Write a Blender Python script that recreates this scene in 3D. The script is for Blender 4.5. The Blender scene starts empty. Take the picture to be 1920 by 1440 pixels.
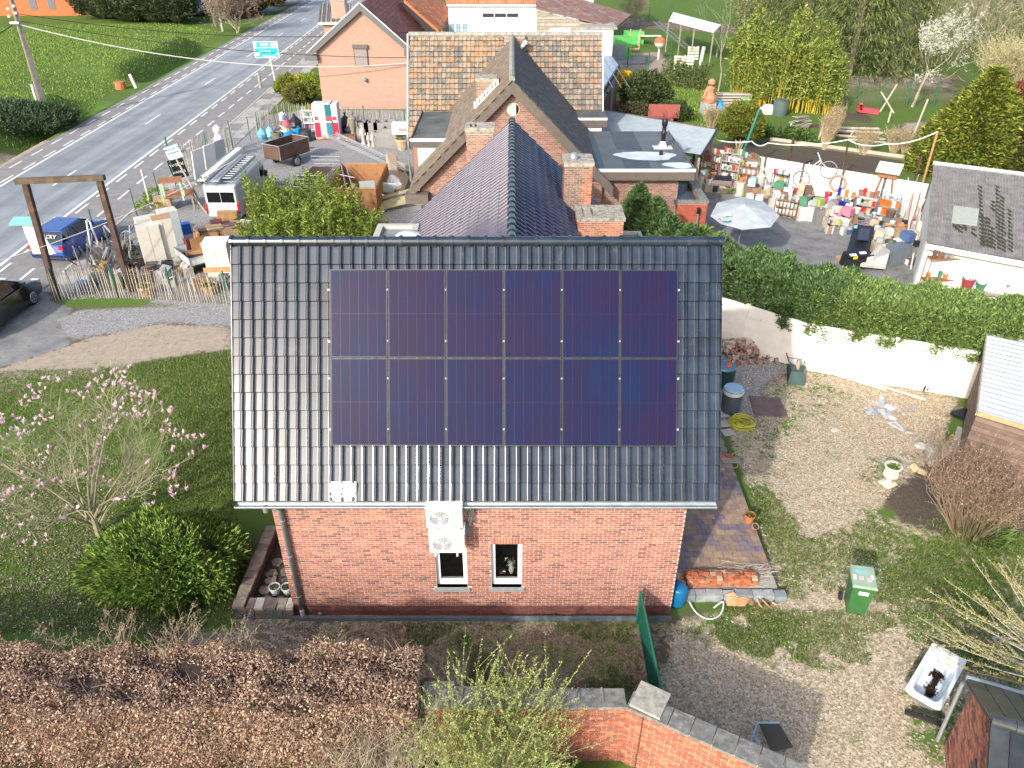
import bpy,math,random
import numpy as np
from mathutils import Vector,Matrix,Euler
from math import sin,cos,pi,radians,hypot,atan2,sqrt
random.seed(7);RS=np.random.RandomState(11)
S=bpy.context.scene;COL=S.collection
# ------------------------------------------------------------------ camera, sky, sun, exposure
FPX=1430.0;TH=math.atan(FPX/2261);CH=13.5
cd=bpy.data.cameras.new('camera');cam=bpy.data.objects.new('camera',cd);COL.objects.link(cam)
cam.location=(0,0,CH);cam.rotation_euler=(pi/2-TH,0,0)
cd.sensor_width=36;cd.lens=36*FPX/1920;cd.clip_end=3000;cd.clip_start=.2
S.camera=cam
S.render.engine='CYCLES'
SUN_EL=radians(29.5);SDX,SDY=.51,.86
W=bpy.data.worlds.new('World');S.world=W;W.use_nodes=True
nt=W.node_tree;nt.nodes.clear()
sk=nt.nodes.new('ShaderNodeTexSky');sk.sky_type='NISHITA';sk.sun_disc=False
sk.sun_elevation=SUN_EL;sk.sun_rotation=math.atan2(-SDX,-SDY);sk.air_density=1.0;sk.dust_density=3.5;sk.ozone_density=1.0
bg=nt.nodes.new('ShaderNodeBackground');bg.inputs[1].default_value=.15
wo=nt.nodes.new('ShaderNodeOutputWorld');nt.links.new(sk.outputs[0],bg.inputs[0]);nt.links.new(bg.outputs[0],wo.inputs[0])
sl=bpy.data.lights.new('sun','SUN');sl.energy=2.15;sl.angle=radians(1.2);sl.color=(1,.95,.87)
so=bpy.data.objects.new('sun',sl);COL.objects.link(so)
sv=Vector((SDX*cos(SUN_EL),SDY*cos(SUN_EL),-sin(SUN_EL)))
so.rotation_euler=sv.to_track_quat('-Z','Y').to_euler();so.location=(-20,-30,30)
S.view_settings.view_transform='Standard';S.view_settings.look='None'
S.view_settings.gamma=1;S.view_settings.use_curve_mapping=False
S.view_settings.exposure=.84
# ------------------------------------------------------------------ where a pixel of the photograph lies in the world
CS,SN=cos(TH),sin(TH)
def D(px,py):
 u=(px-960)/FPX;v=(720-py)/FPX
 return Vector((u,CS+v*SN,-SN+v*CS))
def P(px,py,z=0.0):
 d=D(px,py);t=(z-CH)/d.z;return Vector((d.x*t,d.y*t,z))
def YP(px,py,y):
 d=D(px,py);t=y/d.y;return Vector((d.x*t,y,CH+d.z*t))
def PL(px,py,p0,n):
 d=D(px,py);n=Vector(n);t=(Vector(p0)-Vector((0,0,CH))).dot(n)/d.dot(n)
 return Vector((0,0,CH))+d*t
 # ------------------------------------------------------------------ materials
def M(name,col,rough=.75,var=.12,scale=6,bump=.0,bscale=60,metal=0,spec=.5,coat=0,attr=None,trans=0,dirt=None,dscale=2.0,damt=.5):
 m=bpy.data.materials.new(name);m.use_nodes=True;t=m.node_tree;N=t.nodes;L=t.links
 b=N['Principled BSDF'];b.inputs['Roughness'].default_value=rough;b.inputs['Metallic'].default_value=metal
 b.inputs['Specular IOR Level'].default_value=spec
 if coat:b.inputs['Coat Weight'].default_value=coat;b.inputs['Coat Roughness'].default_value=.12
 if trans:b.inputs['Transmission Weight'].default_value=trans
 g=N.new('ShaderNodeNewGeometry')
 if attr:
  a=N.new('ShaderNodeAttribute');a.attribute_name=attr;csrc=a.outputs['Color']
 else:
  r=N.new('ShaderNodeRGB');r.outputs[0].default_value=(*col,1);csrc=r.outputs[0]
 if dirt:
  n2=N.new('ShaderNodeTexNoise');n2 .inputs['Scale'].default_value=dscale;n2 .inputs['Detail'].default_value=6;n2 .inputs['Roughness'].default_value=.7
  L.new(g.outputs['Position'],n2 .inputs['Vector'])
  mr=N.new('ShaderNodeMapRange');mr.inputs['From Min'].default_value=.62-.3*damt;mr.inputs['From Max'].default_value=.78-.2*damt
  L.new(n2 .outputs['Fac'],mr.inputs['Value'])
  mx=N.new('ShaderNodeMixRGB');L.new(mr.outputs[0],mx.inputs[0]);L.new(csrc,mx.inputs[1]);mx.inputs[2].default_value=(*dirt,1);csrc=mx.outputs[0]
 if var:
  n=N.new('ShaderNodeTexNoise');n.inputs['Scale'].default_value=scale;n.inputs['Detail'].default_value=5
  L.new(g.outputs['Position'],n.inputs['Vector'])
  mr=N.new('ShaderNodeMapRange');mr.inputs['From Min'].default_value=.3;mr.inputs['From Max'].default_value=.7
  mr.inputs['To Min'].default_value=1-var;mr.inputs['To Max'].default_value=1+var;L.new(n.outputs['Fac'],mr.inputs['Value'])
  vm=N.new('ShaderNodeVectorMath');vm.operation='SCALE';L.new(csrc,vm.inputs[0]);L.new(mr.outputs[0],vm.inputs['Scale']);csrc=vm.outputs[0]
 L.new(csrc,b.inputs['Base Color'])
 if bump:
  n=N.new('ShaderNodeTexNoise');n.inputs['Scale'].default_value=bscale;n.inputs['Detail'].default_value=4
  L.new(g.outputs['Position'],n.inputs['Vector'])
  bp=N.new('ShaderNodeBump');bp.inputs['Strength'].default_value=bump;bp.inputs['Distance'].default_value=.03
  L.new(n.outputs['Fac'],bp.inputs['Height']);L.new(bp.outputs[0],b.inputs['Normal'])
 return m
_mc={}
def C_(r,g,b_,rough=.7,**k):
 key=(r,g,b_,rough,tuple(sorted(k.items())))
 if key not in _mc:_mc[key]=M('paint',(r,g,b_),rough,**{**dict(var=.08),**k})
 return _mc[key]
mort=M('mortar',(.62,.57,.5),.95,.15,12)
mort_dk=M('mortar_dark',(.2,.1,.08),.95,.15,12)
BR_A=[M('brick',c,.9,.22,14,bump=.3)for c in((.36,.145,.10),(.30,.115,.085),(.42,.19,.13),(.19,.085,.075),(.34,.15,.12))]
BR_P=[M('plinth_brick',c,.85,.25,9,bump=.3)for c in((.16,.05,.045),(.13,.04,.04),(.2,.07,.05))]
BR_B=[M('brown_brick',c,.9,.15,14)for c in((.34,.19,.14),(.28,.14,.11),(.38,.22,.17),(.25,.14,.12))]
BR_C=[M('chimney_brick',c,.9,.2,14,bump=.3)for c in((.24,.15,.11),(.3,.17,.12),(.18,.12,.10),(.36,.19,.13))]
BR_O=[M('orange_brick',c,.9,.2,14,bump=.3)for c in((.5,.19,.085),(.44,.15,.07),(.54,.22,.11),(.38,.14,.09))]
BR_G=[M('garden_brick',c,.9,.22,14,bump=.3)for c in((.45,.15,.085),(.38,.12,.075),(.52,.21,.12),(.33,.14,.10))]
white=M('white_paint',(.8,.8,.78),.5,.04);upvc=M('white_upvc',(.78,.8,.82),.3,.03)
whitewash=M('whitewash',(.8,.79,.75),.8,.06,3,bump=.15,bscale=20,dirt=(.45,.42,.36),dscale=1.2,damt=.1)
zinc=M('zinc',(.42,.48,.5),.45,.12,4,metal=.55)
glass_dk=M('window_glass',(.008,.01,.012),.04,0,spec=.6)
steel=M('galvanised_steel',(.5,.53,.56),.38,.12,10,metal=.7)
alu=M('aluminium',(.72,.75,.78),.3,.06,metal=.6)
concrete=M('concrete',(.36,.35,.32),.95,.2,3,bump=.2,bscale=30,dirt=(.16,.16,.13),dscale=4,damt=.35)
concrete_lt=M('pale_concrete',(.5,.49,.44),.9,.15,5,dirt=(.3,.28,.22),dscale=5,damt=.3)
coping=M('lichened_coping',(.2,.2,.19),.95,.25,6,bump=.4,dirt=(.42,.4,.33),dscale=9,damt=.35)
black=M('black_plastic',(.015,.015,.017),.4,.1);rubber=M('rubber',(.02,.02,.02),.8,.1)
dark=M('dark_interior',(.012,.012,.012),.9,0)
wood_grey=M('weathered_wood',(.33,.3,.25),.9,.25,9);wood=M('brown_wood',(.3,.15,.07),.6,.25,7)
wood_lt=M('pale_wood',(.5,.34,.18),.7,.2,7);wood_dk=M('dark_wood',(.07,.045,.035),.8,.3,5,dirt=(.25,.1,.04),dscale=3,damt=.3)
teal=M('green_painted_metal',(.015,.15,.1),.5,.1)
terracotta=M('terracotta',(.5,.17,.07),.8,.15)
def leafmat(name,rough=.6,trans=.25):
 m=bpy.data.materials.new(name);m.use_nodes=True;t=m.node_tree;N=t.nodes;L=t.links
 b=N['Principled BSDF'];b.inputs['Roughness'].default_value=rough;b.inputs['Specular IOR Level'].default_value=.25
 a=N.new('ShaderNodeAttribute');a.attribute_name='Col';L.new(a.outputs['Color'],b.inputs['Base Color'])
 tr=N.new('ShaderNodeBsdfTranslucent');L.new(a.outputs['Color'],tr.inputs['Color'])
 mx=N.new('ShaderNodeMixShader');mx.inputs[0].default_value=trans
 L.new(b.outputs[0],mx.inputs[1]);L.new(tr.outputs[0],mx.inputs[2]);L.new(mx.outputs[0],N['Material Output'].inputs[0])
 return m
LEAF=leafmat('leaf');DRY=leafmat('dry_leaf',.7,.12);PETAL=leafmat('petal',.6,.3)
bark=M('bark',(.2,.17,.12),.95,.3,10);bark_lt=M('pale_bark',(.38,.34,.26),.95,.2,10);bark_gr=M('grey_green_bark',(.3,.29,.18),.95,.2,10)
# ------------------------------------------------------------------ objects
def tag(o,label=None,cat=None,group=None,kind=None):
 if label:o['label']=label
 if cat:o['category']=cat
 if group:o['group']=group
 if kind:o['kind']=kind
 return o
def wl(o):
 v=Vector((0,0,0))
 while o is not None:v+=o.location;o=o.parent
 return v
def thing(name,label,cat,loc=(0,0,0),group=None):
 o=bpy.data.objects.new(name,None);COL.objects.link(o);o.location=loc;o.empty_display_size=.3
 return tag(o,label,cat,group)
def copy_tree(o,parent=None):
 c=o.copy();COL.objects.link(c);c.parent=parent
 for ch in list(o.children):copy_tree(ch,c)
 return c
def put(o,x,y,z=0,rz=0,label=None,sc=None):
 o.location=(x,y,z);o.rotation_euler=(0,0,rz)
 if label:o['label']=label
 if sc:o.scale=(sc,sc,sc)
 return o
class MB:
 def __init__(s):s.v=[];s.f=[];s.m=[];s.mi=0
 def add(s,vs,fs,mi=None):
  n=len(s.v);s.v+=[tuple(p)for p in vs];s.f+=[tuple(i+n for i in f)for f in fs];s.m+=[s.mi if mi is None else mi]*len(fs);return s
 def box(s,x0,x1,y0,y1,z0,z1,mi=None):
  return s.add([(x0,y0,z0),(x1,y0,z0),(x1,y1,z0),(x0,y1,z0),(x0,y0,z1),(x1,y0,z1),(x1,y1,z1),(x0,y1,z1)],[(0,3,2,1),(4,5,6,7),(0,1,5,4),(1,2,6,5),(2,3,7,6),(3,0,4,7)],mi)
 def obox(s,c,sz,rot=(0,0,0),mi=None):
  Mx=Matrix.Translation(c)@Euler(rot).to_matrix().to_4x4();a,b,d=sz[0]/2,sz[1]/2,sz[2]/2
  vs=[Mx@Vector(p)for p in((-a,-b,-d),(a,-b,-d),(a,b,-d),(-a,b,-d),(-a,-b,d),(a,-b,d),(a,b,d),(-a,b,d))]
  return s.add(vs,[(0,3,2,1),(4,5,6,7),(0,1,5,4),(1,2,6,5),(2,3,7,6),(3,0,4,7)],mi)
 def poly(s,pts,mi=None):return s.add(pts,[tuple(range(len(pts)))],mi)
 def prism(s,pts,vec,mi=None):
  n=len(pts);vec=Vector(vec);a=[Vector(p)for p in pts];b=[p+vec for p in a]
  return s.add(a+b,[tuple(range(n-1,-1,-1)),tuple(range(n,2*n))]+[(i,(i+1)%n,n+(i+1)%n,n+i)for i in range(n)],mi)
 def tube(s,pts,r,n=6,mi=None,caps=True):
  pts=[Vector(p)for p in pts];rs=r if isinstance(r,(list,tuple))else[r]*len(pts);vs=[];k=len(pts)
  for i,p in enumerate(pts):
   d=(pts[min(i+1,k-1)]-pts[max(i-1,0)]);d=d.normalized()if d.length>1e-9 else Vector((0,0,1))
   a=d.cross(Vector((0,0,1))if abs(d.z)<.95 else Vector((1,0,0))).normalized();b=d.cross(a)
   for j in range(n):vs.append(p+(a*cos(2*pi*j/n)+b*sin(2*pi*j/n))*rs[i])
  fs=[(i*n+j,i*n+(j+1)%n,(i+1)*n+(j+1)%n,(i+1)*n+j)for i in range(k-1)for j in range(n)]
  if caps:fs+=[tuple(range(n-1,-1,-1)),tuple((k-1)*n+j for j in range(n))]
  return s.add(vs,fs,mi)
 def lathe(s,c,prof,n=12,mi=None,cap=True):
  c=Vector(c);vs=[c+Vector((r*cos(2*pi*j/n),r*sin(2*pi*j/n),z))for r,z in prof for j in range(n)];k=len(prof)
  fs=[(i*n+j,i*n+(j+1)%n,(i+1)*n+(j+1)%n,(i+1)*n+j)for i in range(k-1)for j in range(n)]
  if cap:fs+=[tuple(range(n-1,-1,-1)),tuple((k-1)*n+j for j in range(n))]
  return s.add(vs,fs,mi)
 def torus(s,c,R,r,ax='z',n=16,k=6,mi=None):
  vs=[]
  for i in range(n):
   for j in range(k):
    a=2*pi*i/n;b=2*pi*j/k;q=R+r*cos(b);p=(q*cos(a),q*sin(a),r*sin(b))
    if ax=='y':p=(p[0],p[2],p[1])
    if ax=='x':p=(p[2],p[0],p[1])
    vs.append(Vector(c)+Vector(p))
  return s.add(vs,[(i*k+j,((i+1)%n)*k+j,((i+1)%n)*k+(j+1)%k,i*k+(j+1)%k)for i in range(n)for j in range(k)],mi)
 def xf(s,Mx):s.v=[tuple(Mx@Vector(p))for p in s.v];return s
 def mesh(s,name,mats):
  me=bpy.data.meshes.new(name);me.from_pydata(s.v,[],s.f)
  for m in(mats if isinstance(mats,(list,tuple))else[mats]):me.materials.append(m)
  if any(s.m):me.polygons.foreach_set('material_index',s.m)
  me.update();return me
 def build(s,name,mats,parent=None,smooth=False,label=None,cat=None,group=None,kind=None,bevel=0):
  if parent is not None:off=wl(parent)
  elif kind=='structure':off=Vector((0,0,0))
  else:
   a=np.array(s.v);lo,hi=a.min(0),a.max(0);off=Vector(((lo[0]+hi[0])/2,(lo[1]+hi[1])/2,lo[2]))
  s.v=[(p[0]-off.x,p[1]-off.y,p[2]-off.z)for p in s.v]
  me=s.mesh(name,mats)
  if smooth:me.polygons.foreach_set('use_smooth',[True]*len(me.polygons))
  o=bpy.data.objects.new(name,me);COL.objects.link(o)
  if parent is not None:o.parent=parent
  else:o.location=off
  if bevel:
   b=o.modifiers.new('bevel','BEVEL');b.width=bevel;b.segments=2;b.limit_method='ANGLE'
  return tag(o,label,cat,group,kind)
def B(name,mats,parent,*boxes,**k):
 m=MB()
 for b in boxes:m.box(*b)
 return m.build(name,mats,parent,**k)
def npmesh(name,V,n,mat,col=None,parent=None,smooth=False):
 V=np.asarray(V,dtype=np.float32);k=len(V)//n
 off=wl(parent)if parent is not None else Vector((0,0,0));V=V-np.array(off,dtype=np.float32)
 me=bpy.data.meshes.new(name);me.vertices.add(k*n);me.vertices.foreach_set('co',V.ravel())
 me.loops.add(k*n);me.loops.foreach_set('vertex_index',np.arange(k*n,dtype=np.int32))
 me.polygons.add(k);me.polygons.foreach_set('loop_start',np.arange(0,k*n,n,dtype=np.int32))
 try:me.polygons.foreach_set('loop_total',np.full(k,n,dtype=np.int32))
 except Exception:pass
 me.materials.append(mat)
 if col is not None:
  ca=me.color_attributes.new('Col','FLOAT_COLOR','POINT')
  c4=np.ones((k*n,4),dtype=np.float32);c4[:,:3]=np.repeat(col,n,axis=0);ca.data.foreach_set('color',c4 .ravel())
 me.update(calc_edges=True)
 o=bpy.data.objects.new(name,me);COL.objects.link(o)
 if parent is not None:o.parent=parent
 return o
def unit(a):return a/np.maximum(np.linalg.norm(a,axis=1,keepdims=True),1e-9)
def pal(n,cols,jit=.18):
 c=np.array(cols)[RS.randint(0,len(cols),n)];return c*(1+jit*RS.randn(n,1)).clip(.4,1.8)
def leaves(name,Pt,size,cols,parent=None,mat=None,dirs=None,aspect=.5,jit=.18,tri=False,flat=0.0,dj=.5):
 """many leaf-sized faces; dirs = long axis of each leaf"""
 Pt=np.asarray(Pt);n=len(Pt)
 d=RS.randn(n,3)if dirs is None else unit(np.asarray(dirs))+dj*RS.randn(n,3)
 d[:,2]*=(1-flat);d=unit(d)
 w=unit(np.cross(d,RS.randn(n,3)))
 if flat:w[:,2]*=(1-flat);w=unit(w)
 s=(size*(.6+.8*RS.rand(n)))[:,None]if np.isscalar(size)else np.asarray(size)[:,None]
 a=Pt;b=Pt+d*s
 if tri:V=np.stack([a-w*s*aspect*.5,a+w*s*aspect*.5,b],1).reshape(-1,3);k=3
 else:
  m=Pt+d*s*.45;nn=np.cross(d,w)*s*.12
  V=np.stack([a,m+w*s*aspect*.5+nn,b,m-w*s*aspect*.5+nn],1).reshape(-1,3);k=4
 return npmesh(name,V,k,mat or LEAF,pal(n,cols,jit),parent)
def pieces(name,parent,tmpl,items,mats,limit=300,stuff=None,ctr=(0,0,0)):
 """tmpl=(verts,faces); items=[(Matrix, material index, visible)] -> single parts + one stuff part"""
 c=Vector((0,0,CH));off=Matrix.Translation(-wl(parent));V=np.array(tmpl[0],dtype=np.float64)
 it=sorted(items,key=lambda q:(0 if q[2]else 1,(q[0]@Vector(ctr)-c).length))
 ms=[]
 for m in mats:
  me=bpy.data.meshes.new(name);me.from_pydata([tuple(v)for v in tmpl[0]],[],tmpl[1]);me.materials.append(m);ms.append(me)
 vis=sum(1 for q in it if q[2]);lim=min(limit,vis)
 for q in it[:lim]:
  o=bpy.data.objects.new(name,ms[q[1]]);COL.objects.link(o);o.parent=parent;o.matrix_local=off@q[0]
 rest=it[lim:]
 if rest:
  vs=[];fs=[];mi=[];nv=len(V);V4=np.c_[V,np.ones(nv)]
  for k,q in enumerate(rest):
   vs.append((V4@np.array(off@q[0]).T)[:,:3]);fs+=[tuple(i+k*nv for i in f)for f in tmpl[1]];mi+=[q[1]]*len(tmpl[1])
  me=bpy.data.meshes.new(name);me.from_pydata(np.concatenate(vs).tolist(),[],fs)
  for m in mats:me.materials.append(m)
  me.polygons.foreach_set('material_index',mi);me.update()
  o=bpy.data.objects.new(stuff or name+'_rest',me);COL.objects.link(o);o.parent=parent;o['kind']='stuff'
CUBE=([(-.5,-.5,-.5),(.5,-.5,-.5),(.5,.5,-.5),(-.5,.5,-.5),(-.5,-.5,.5),(.5,-.5,.5),(.5,.5,.5),(-.5,.5,.5)],[(0,3,2,1),(4,5,6,7),(0,1,5,4),(1,2,6,5),(2,3,7,6),(3,0,4,7)])
def bricks(parent,org,u,width,z0,z1,mod=(.19,.06),gap=.014,mats=BR_A,clip=None,limit=300,wts=None,proud=.008,depth=.03,vis=True,name='brick',matf=None,up=(0,0,1)):
 org=Vector(org);u=Vector(u).normalized();up=Vector(up);n=u.cross(up).normalized()
 R=Matrix((u,n,up)).transposed().to_4x4();items=[];rows=int((z1-z0)/mod[1])
 for r in range(rows):
  z=z0+(r+.5)*mod[1];x=-(mod[0]/2 if r%2 else 0)+random.uniform(-.01,.01)
  while x<width-.02:
   a,b=max(x,0),min(x+mod[0]-gap,width);x+=mod[0]
   if b-a<.03:continue
   segs=clip(a,b,z)if clip else[(a,b)]
   for a2,b2 in segs:
    if b2-a2<.025:continue
    mi=matf(a2,z)if matf else random.choices(range(len(mats)),wts)[0]if wts else random.randrange(len(mats))
    c=org+u*((a2+b2)/2)+up*z+n*(proud-depth/2+random.uniform(-.0015,.0015))
    items.append((Matrix.Translation(c)@R@Matrix.Diagonal((b2-a2,depth,mod[1]-gap,1)),mi,vis))
 pieces(name,parent,CUBE,items,mats,limit,name+'_courses')
print('helpers ready')
# ------------------------------------------------------------------ setting: ground, road, pavement
RA=Vector((-28.69,42.03));RD=Vector((-.0345,.9994)).normalized();RN=Vector((RD.y,-RD.x))
def R2(s,o,z=0.0):p=RA+RD*s+RN*o;return Vector((p.x,p.y,z))
def lines(*seg):
 out=[]
 for a,b,st in seg:out+=list(np.arange(a,b,st))
 return np.array(out+[seg[-1][1]])
gx=lines((-420,-60,30),(-60,-40,1.2),(-40,30,.3),(30,70,1.5),(70,460,30));gy=lines((-60,3,6),(3,45,.28),(45,110,.8),(110,200,5),(200,1500,100))
X,Y=np.meshgrid(gx,gy);X=X.ravel();Y=Y.ravel();NV=len(X)
def sdist(poly):
 p=np.array([(q[0],q[1])for q in poly]);n=len(p);d=np.full(NV,1e9);ins=np.zeros(NV,bool)
 for i in range(n):
  a=p[i];b=p[(i+1)%n];e=b-a;w=np.stack([X-a[0],Y-a[1]],1)
  t=np.clip((w@e)/max(e@e,1e-9),0,1);d=np.minimum(d,np.hypot(w[:,0]-t*e[0],w[:,1]-t*e[1]))
  c=((a[1]>Y)!=(b[1]>Y))&(X<(b[0]-a[0])*(Y-a[1])/((b[1]-a[1])if b[1]!=a[1]else 1e-9)+a[0]);ins^=c
 return np.where(ins,-d,d)
def soft(px,w=.5,top=1.0):
 return np.clip(.5-sdist([P(*q)for q in px])/w,0,1)*top
def sm(a,b,x):t=np.clip((x-a)/(b-a),0,1);return t*t*(3-2*t)
so_=(X-RA.x)*RN.x+(Y-RA.y)*RN.y;ss_=(X-RA.x)*RD.x+(Y-RA.y)*RD.y
dt=sm(2.2,3.2,-so_)*(-.9)+sm(3.4,6.2,-so_)*2.0
bank=sm(2,5,ss_)*(1-sm(19.5,21.5,ss_))+sm(29,31.5,ss_)*(1-sm(49,52,ss_))
mea=sm(2.4,16,-so_)*1.1
Z=np.where(-so_>1.9,dt*bank+mea*(1-bank),0)
Z=Z*(1-sm(58,62,ss_))+.02*np.sin(X*.9+1.3)*np.sin(Y*.7)*(X>6)
Z[(np.abs(X)<5)&(Y<12)]=0
ch={k:np.zeros(NV)for k in('grass','grey','tan','dirt','tar','soil')}
def paint(k,px,w=.5,top=1.0,others=0.0):
 s=soft(px,w,1.0)
 for o in ch:
  if o!=k:ch[o]=ch[o]*(1-s*(1-others))
 ch[k]=np.maximum(ch[k]*(1-s),s*top)
ch['grass'][:]=.95
paint('tan',[(1340,600),(1505,692),(1800,745),(1740,900),(1640,960),(2100,1100),(2200,1700),(1200,1700),(1235,1290),(1255,1160),(1465,1130),(1330,700)],.3,1)
def patch(px,top=.62,w=.6):ch['grass']=np.maximum(ch['grass'],soft(px,w,top))
patch([(1395,900),(1440,960),(1470,1130),(1500,1130),(1530,1080),(1620,1120),(1700,1160),(1760,1170),(1920,1130),(1920,980),(1780,1000),(1660,970),(1620,1010),(1560,1050),(1500,1010),(1420,880)],.62,1.0)
patch([(1350,830),(1385,860),(1440,970),(1470,1120),(1430,1020),(1380,900)],.95,.4)
patch([(1280,1140),(1330,1130),(1470,1150),(1600,1180),(1720,1180),(1650,1210),(1560,1230),(1590,1260),(1500,1250),(1380,1240),(1280,1230)],.55,.9)
patch([(1640,1010),(1920,1000),(1920,1300),(1780,1250),(1690,1170),(1640,1090)],.7,1.0)
patch([(1700,1290),(1800,1260),(1820,1440),(1760,1440),(1690,1380)],.7,.6)
patch([(1420,720),(1480,690),(1600,740),(1560,770),(1500,800),(1450,900),(1400,880)],.42,.8)
patch([(1590,880),(1700,850),(1700,900),(1620,910)],.5,.5);patch([(1600,960),(1680,950),(1690,1000),(1610,1000)],.6,.5)
paint('grey',[(1340,640),(1500,690),(1440,720),(1420,800),(1330,800)],.7,.85)  # gable's shadow on the gravel, painted as a grey tone
paint('soil',[(1650,930),(1740,870),(1930,850),(1930,1000),(1880,1010),(1790,1010),(1700,985)],.5,.9)
# strip below the front wall
paint('tan',[(430,1130),(1256,1160),(1235,1300),(800,1300),(400,1300),(300,1180)],.6,.55)
patch([(560,1170),(1230,1170),(1210,1300),(900,1290),(700,1200)],.5,1.0)
# left garden and forecourt
paint('dirt',[(-300,640),(100,600),(440,600),(440,668),(380,662),(240,690),(-100,760),(-300,700)],.9,.95)
patch([(-200,690),(240,690),(200,730),(-200,760)],.5,1.2)
patch([(-300,1010),(100,1000),(300,930),(440,950),(440,1180),(-300,1200)],.95)
ch['tan']=np.maximum(ch['tan'],soft([(0,900),(200,870),(330,900),(420,960),(440,1200),(200,1200),(0,1080)],2.5,.52))
paint('tar',[(-400,480),(60,500),(105,566),(170,590),(150,640),(0,690),(-400,760)],.5,1)
paint('grey',[(150,580),(436,566),(460,560),(460,614),(300,606),(130,640),(100,600)],.8,.95)
paint('grey',[(100,566),(450,572),(600,560),(1000,480),(1000,330),(800,240),(770,205),(580,205),(500,215),(470,230),(230,390),(100,500)],.4,1)
patch([(100,560),(290,556),(280,572),(110,574)],.95,.5)
paint('dirt',[(0,275),(60,262),(110,262),(80,285),(0,320),(-80,340),(-80,300)],.8,.9)
# plots and gardens on the right
paint('soil',[(1330,270),(1440,262),(1560,280),(1720,306),(1730,320),(1500,330),(1300,300)],1,.9)
patch([(1440,272),(1500,268),(1510,280),(1450,284)],.5,.8);patch([(1570,278),(1640,284),(1640,294),(1570,290)],.5,.8)
paint('soil',[(1570,210),(1630,214),(1640,230),(1580,226)],.6,1);paint('soil',[(1560,228),(1640,238),(1630,243),(1560,232)],.4,1)
paint('dirt',[(1690,230),(1760,225),(1760,245),(1690,250)],.8,.8);paint('soil',[(1455,236),(1540,232),(1540,240),(1455,243)],.4,.8)
paint('soil',[(1545,243),(1650,248),(1650,264),(1545,258)],.4,.9)
paint('dirt',[(1130,100),(1240,96),(1260,120),(1240,150),(1150,138)],1.2,.75);paint('grey',[(1150,105),(1215,104),(1215,120),(1150,122)],1,.7)
paint('dirt',[(1540,140),(1800,140),(1800,190),(1540,200)],3,.6);patch([(1560,160),(1780,165),(1780,200),(1560,205)],.6,2)
paint('dirt',[(1120,30),(1300,40),(1500,55),(1500,70),(1120,50)],1.2,.4)
# the dealer's paved yard
paint('tar',[(1240,420),(1310,330),(1420,350),(1560,385),(1720,410),(1740,540),(1250,520)],.4,1)
paint('grey',[(1240,420),(1310,330),(1420,350),(1560,385),(1720,410),(1740,540),(1250,520)],.4,.55,.6)
paint('tar',[(395,10),(470,35),(500,30),(590,-10),(500,-12)],1,1)
GV=np.stack([X,Y,Z],1);nx,ny=len(gx),len(gy)
ii=np.arange(nx*ny).reshape(ny,nx);Q=np.stack([ii[:-1,:-1],ii[:-1,1:],ii[1:,1:],ii[1:,:-1]],-1).reshape(-1,4)
me=bpy.data.meshes.new('ground');me.vertices.add(NV);me.vertices.foreach_set('co',GV.astype(np.float32).ravel())
me.loops.add(Q.size);me.loops.foreach_set('vertex_index',Q.astype(np.int32).ravel());me.polygons.add(len(Q))
me.polygons.foreach_set('loop_start',np.arange(0,Q.size,4,dtype=np.int32))
for nm,ks in(('A',('grass','grey','tan')),('Bq',('dirt','tar','soil'))):
 ca=me.color_attributes.new(nm,'FLOAT_COLOR','POINT');c4=np.ones((NV,4),np.float32)
 for i,k in enumerate(ks):c4[:,i]=ch[k]
 ca.data.foreach_set('color',c4 .ravel())
me.polygons.foreach_set('use_smooth',np.ones(len(Q),bool));me.update(calc_edges=True)
ground=bpy.data.objects.new('ground',me);COL.objects.link(ground);ground['kind']='structure'
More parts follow.
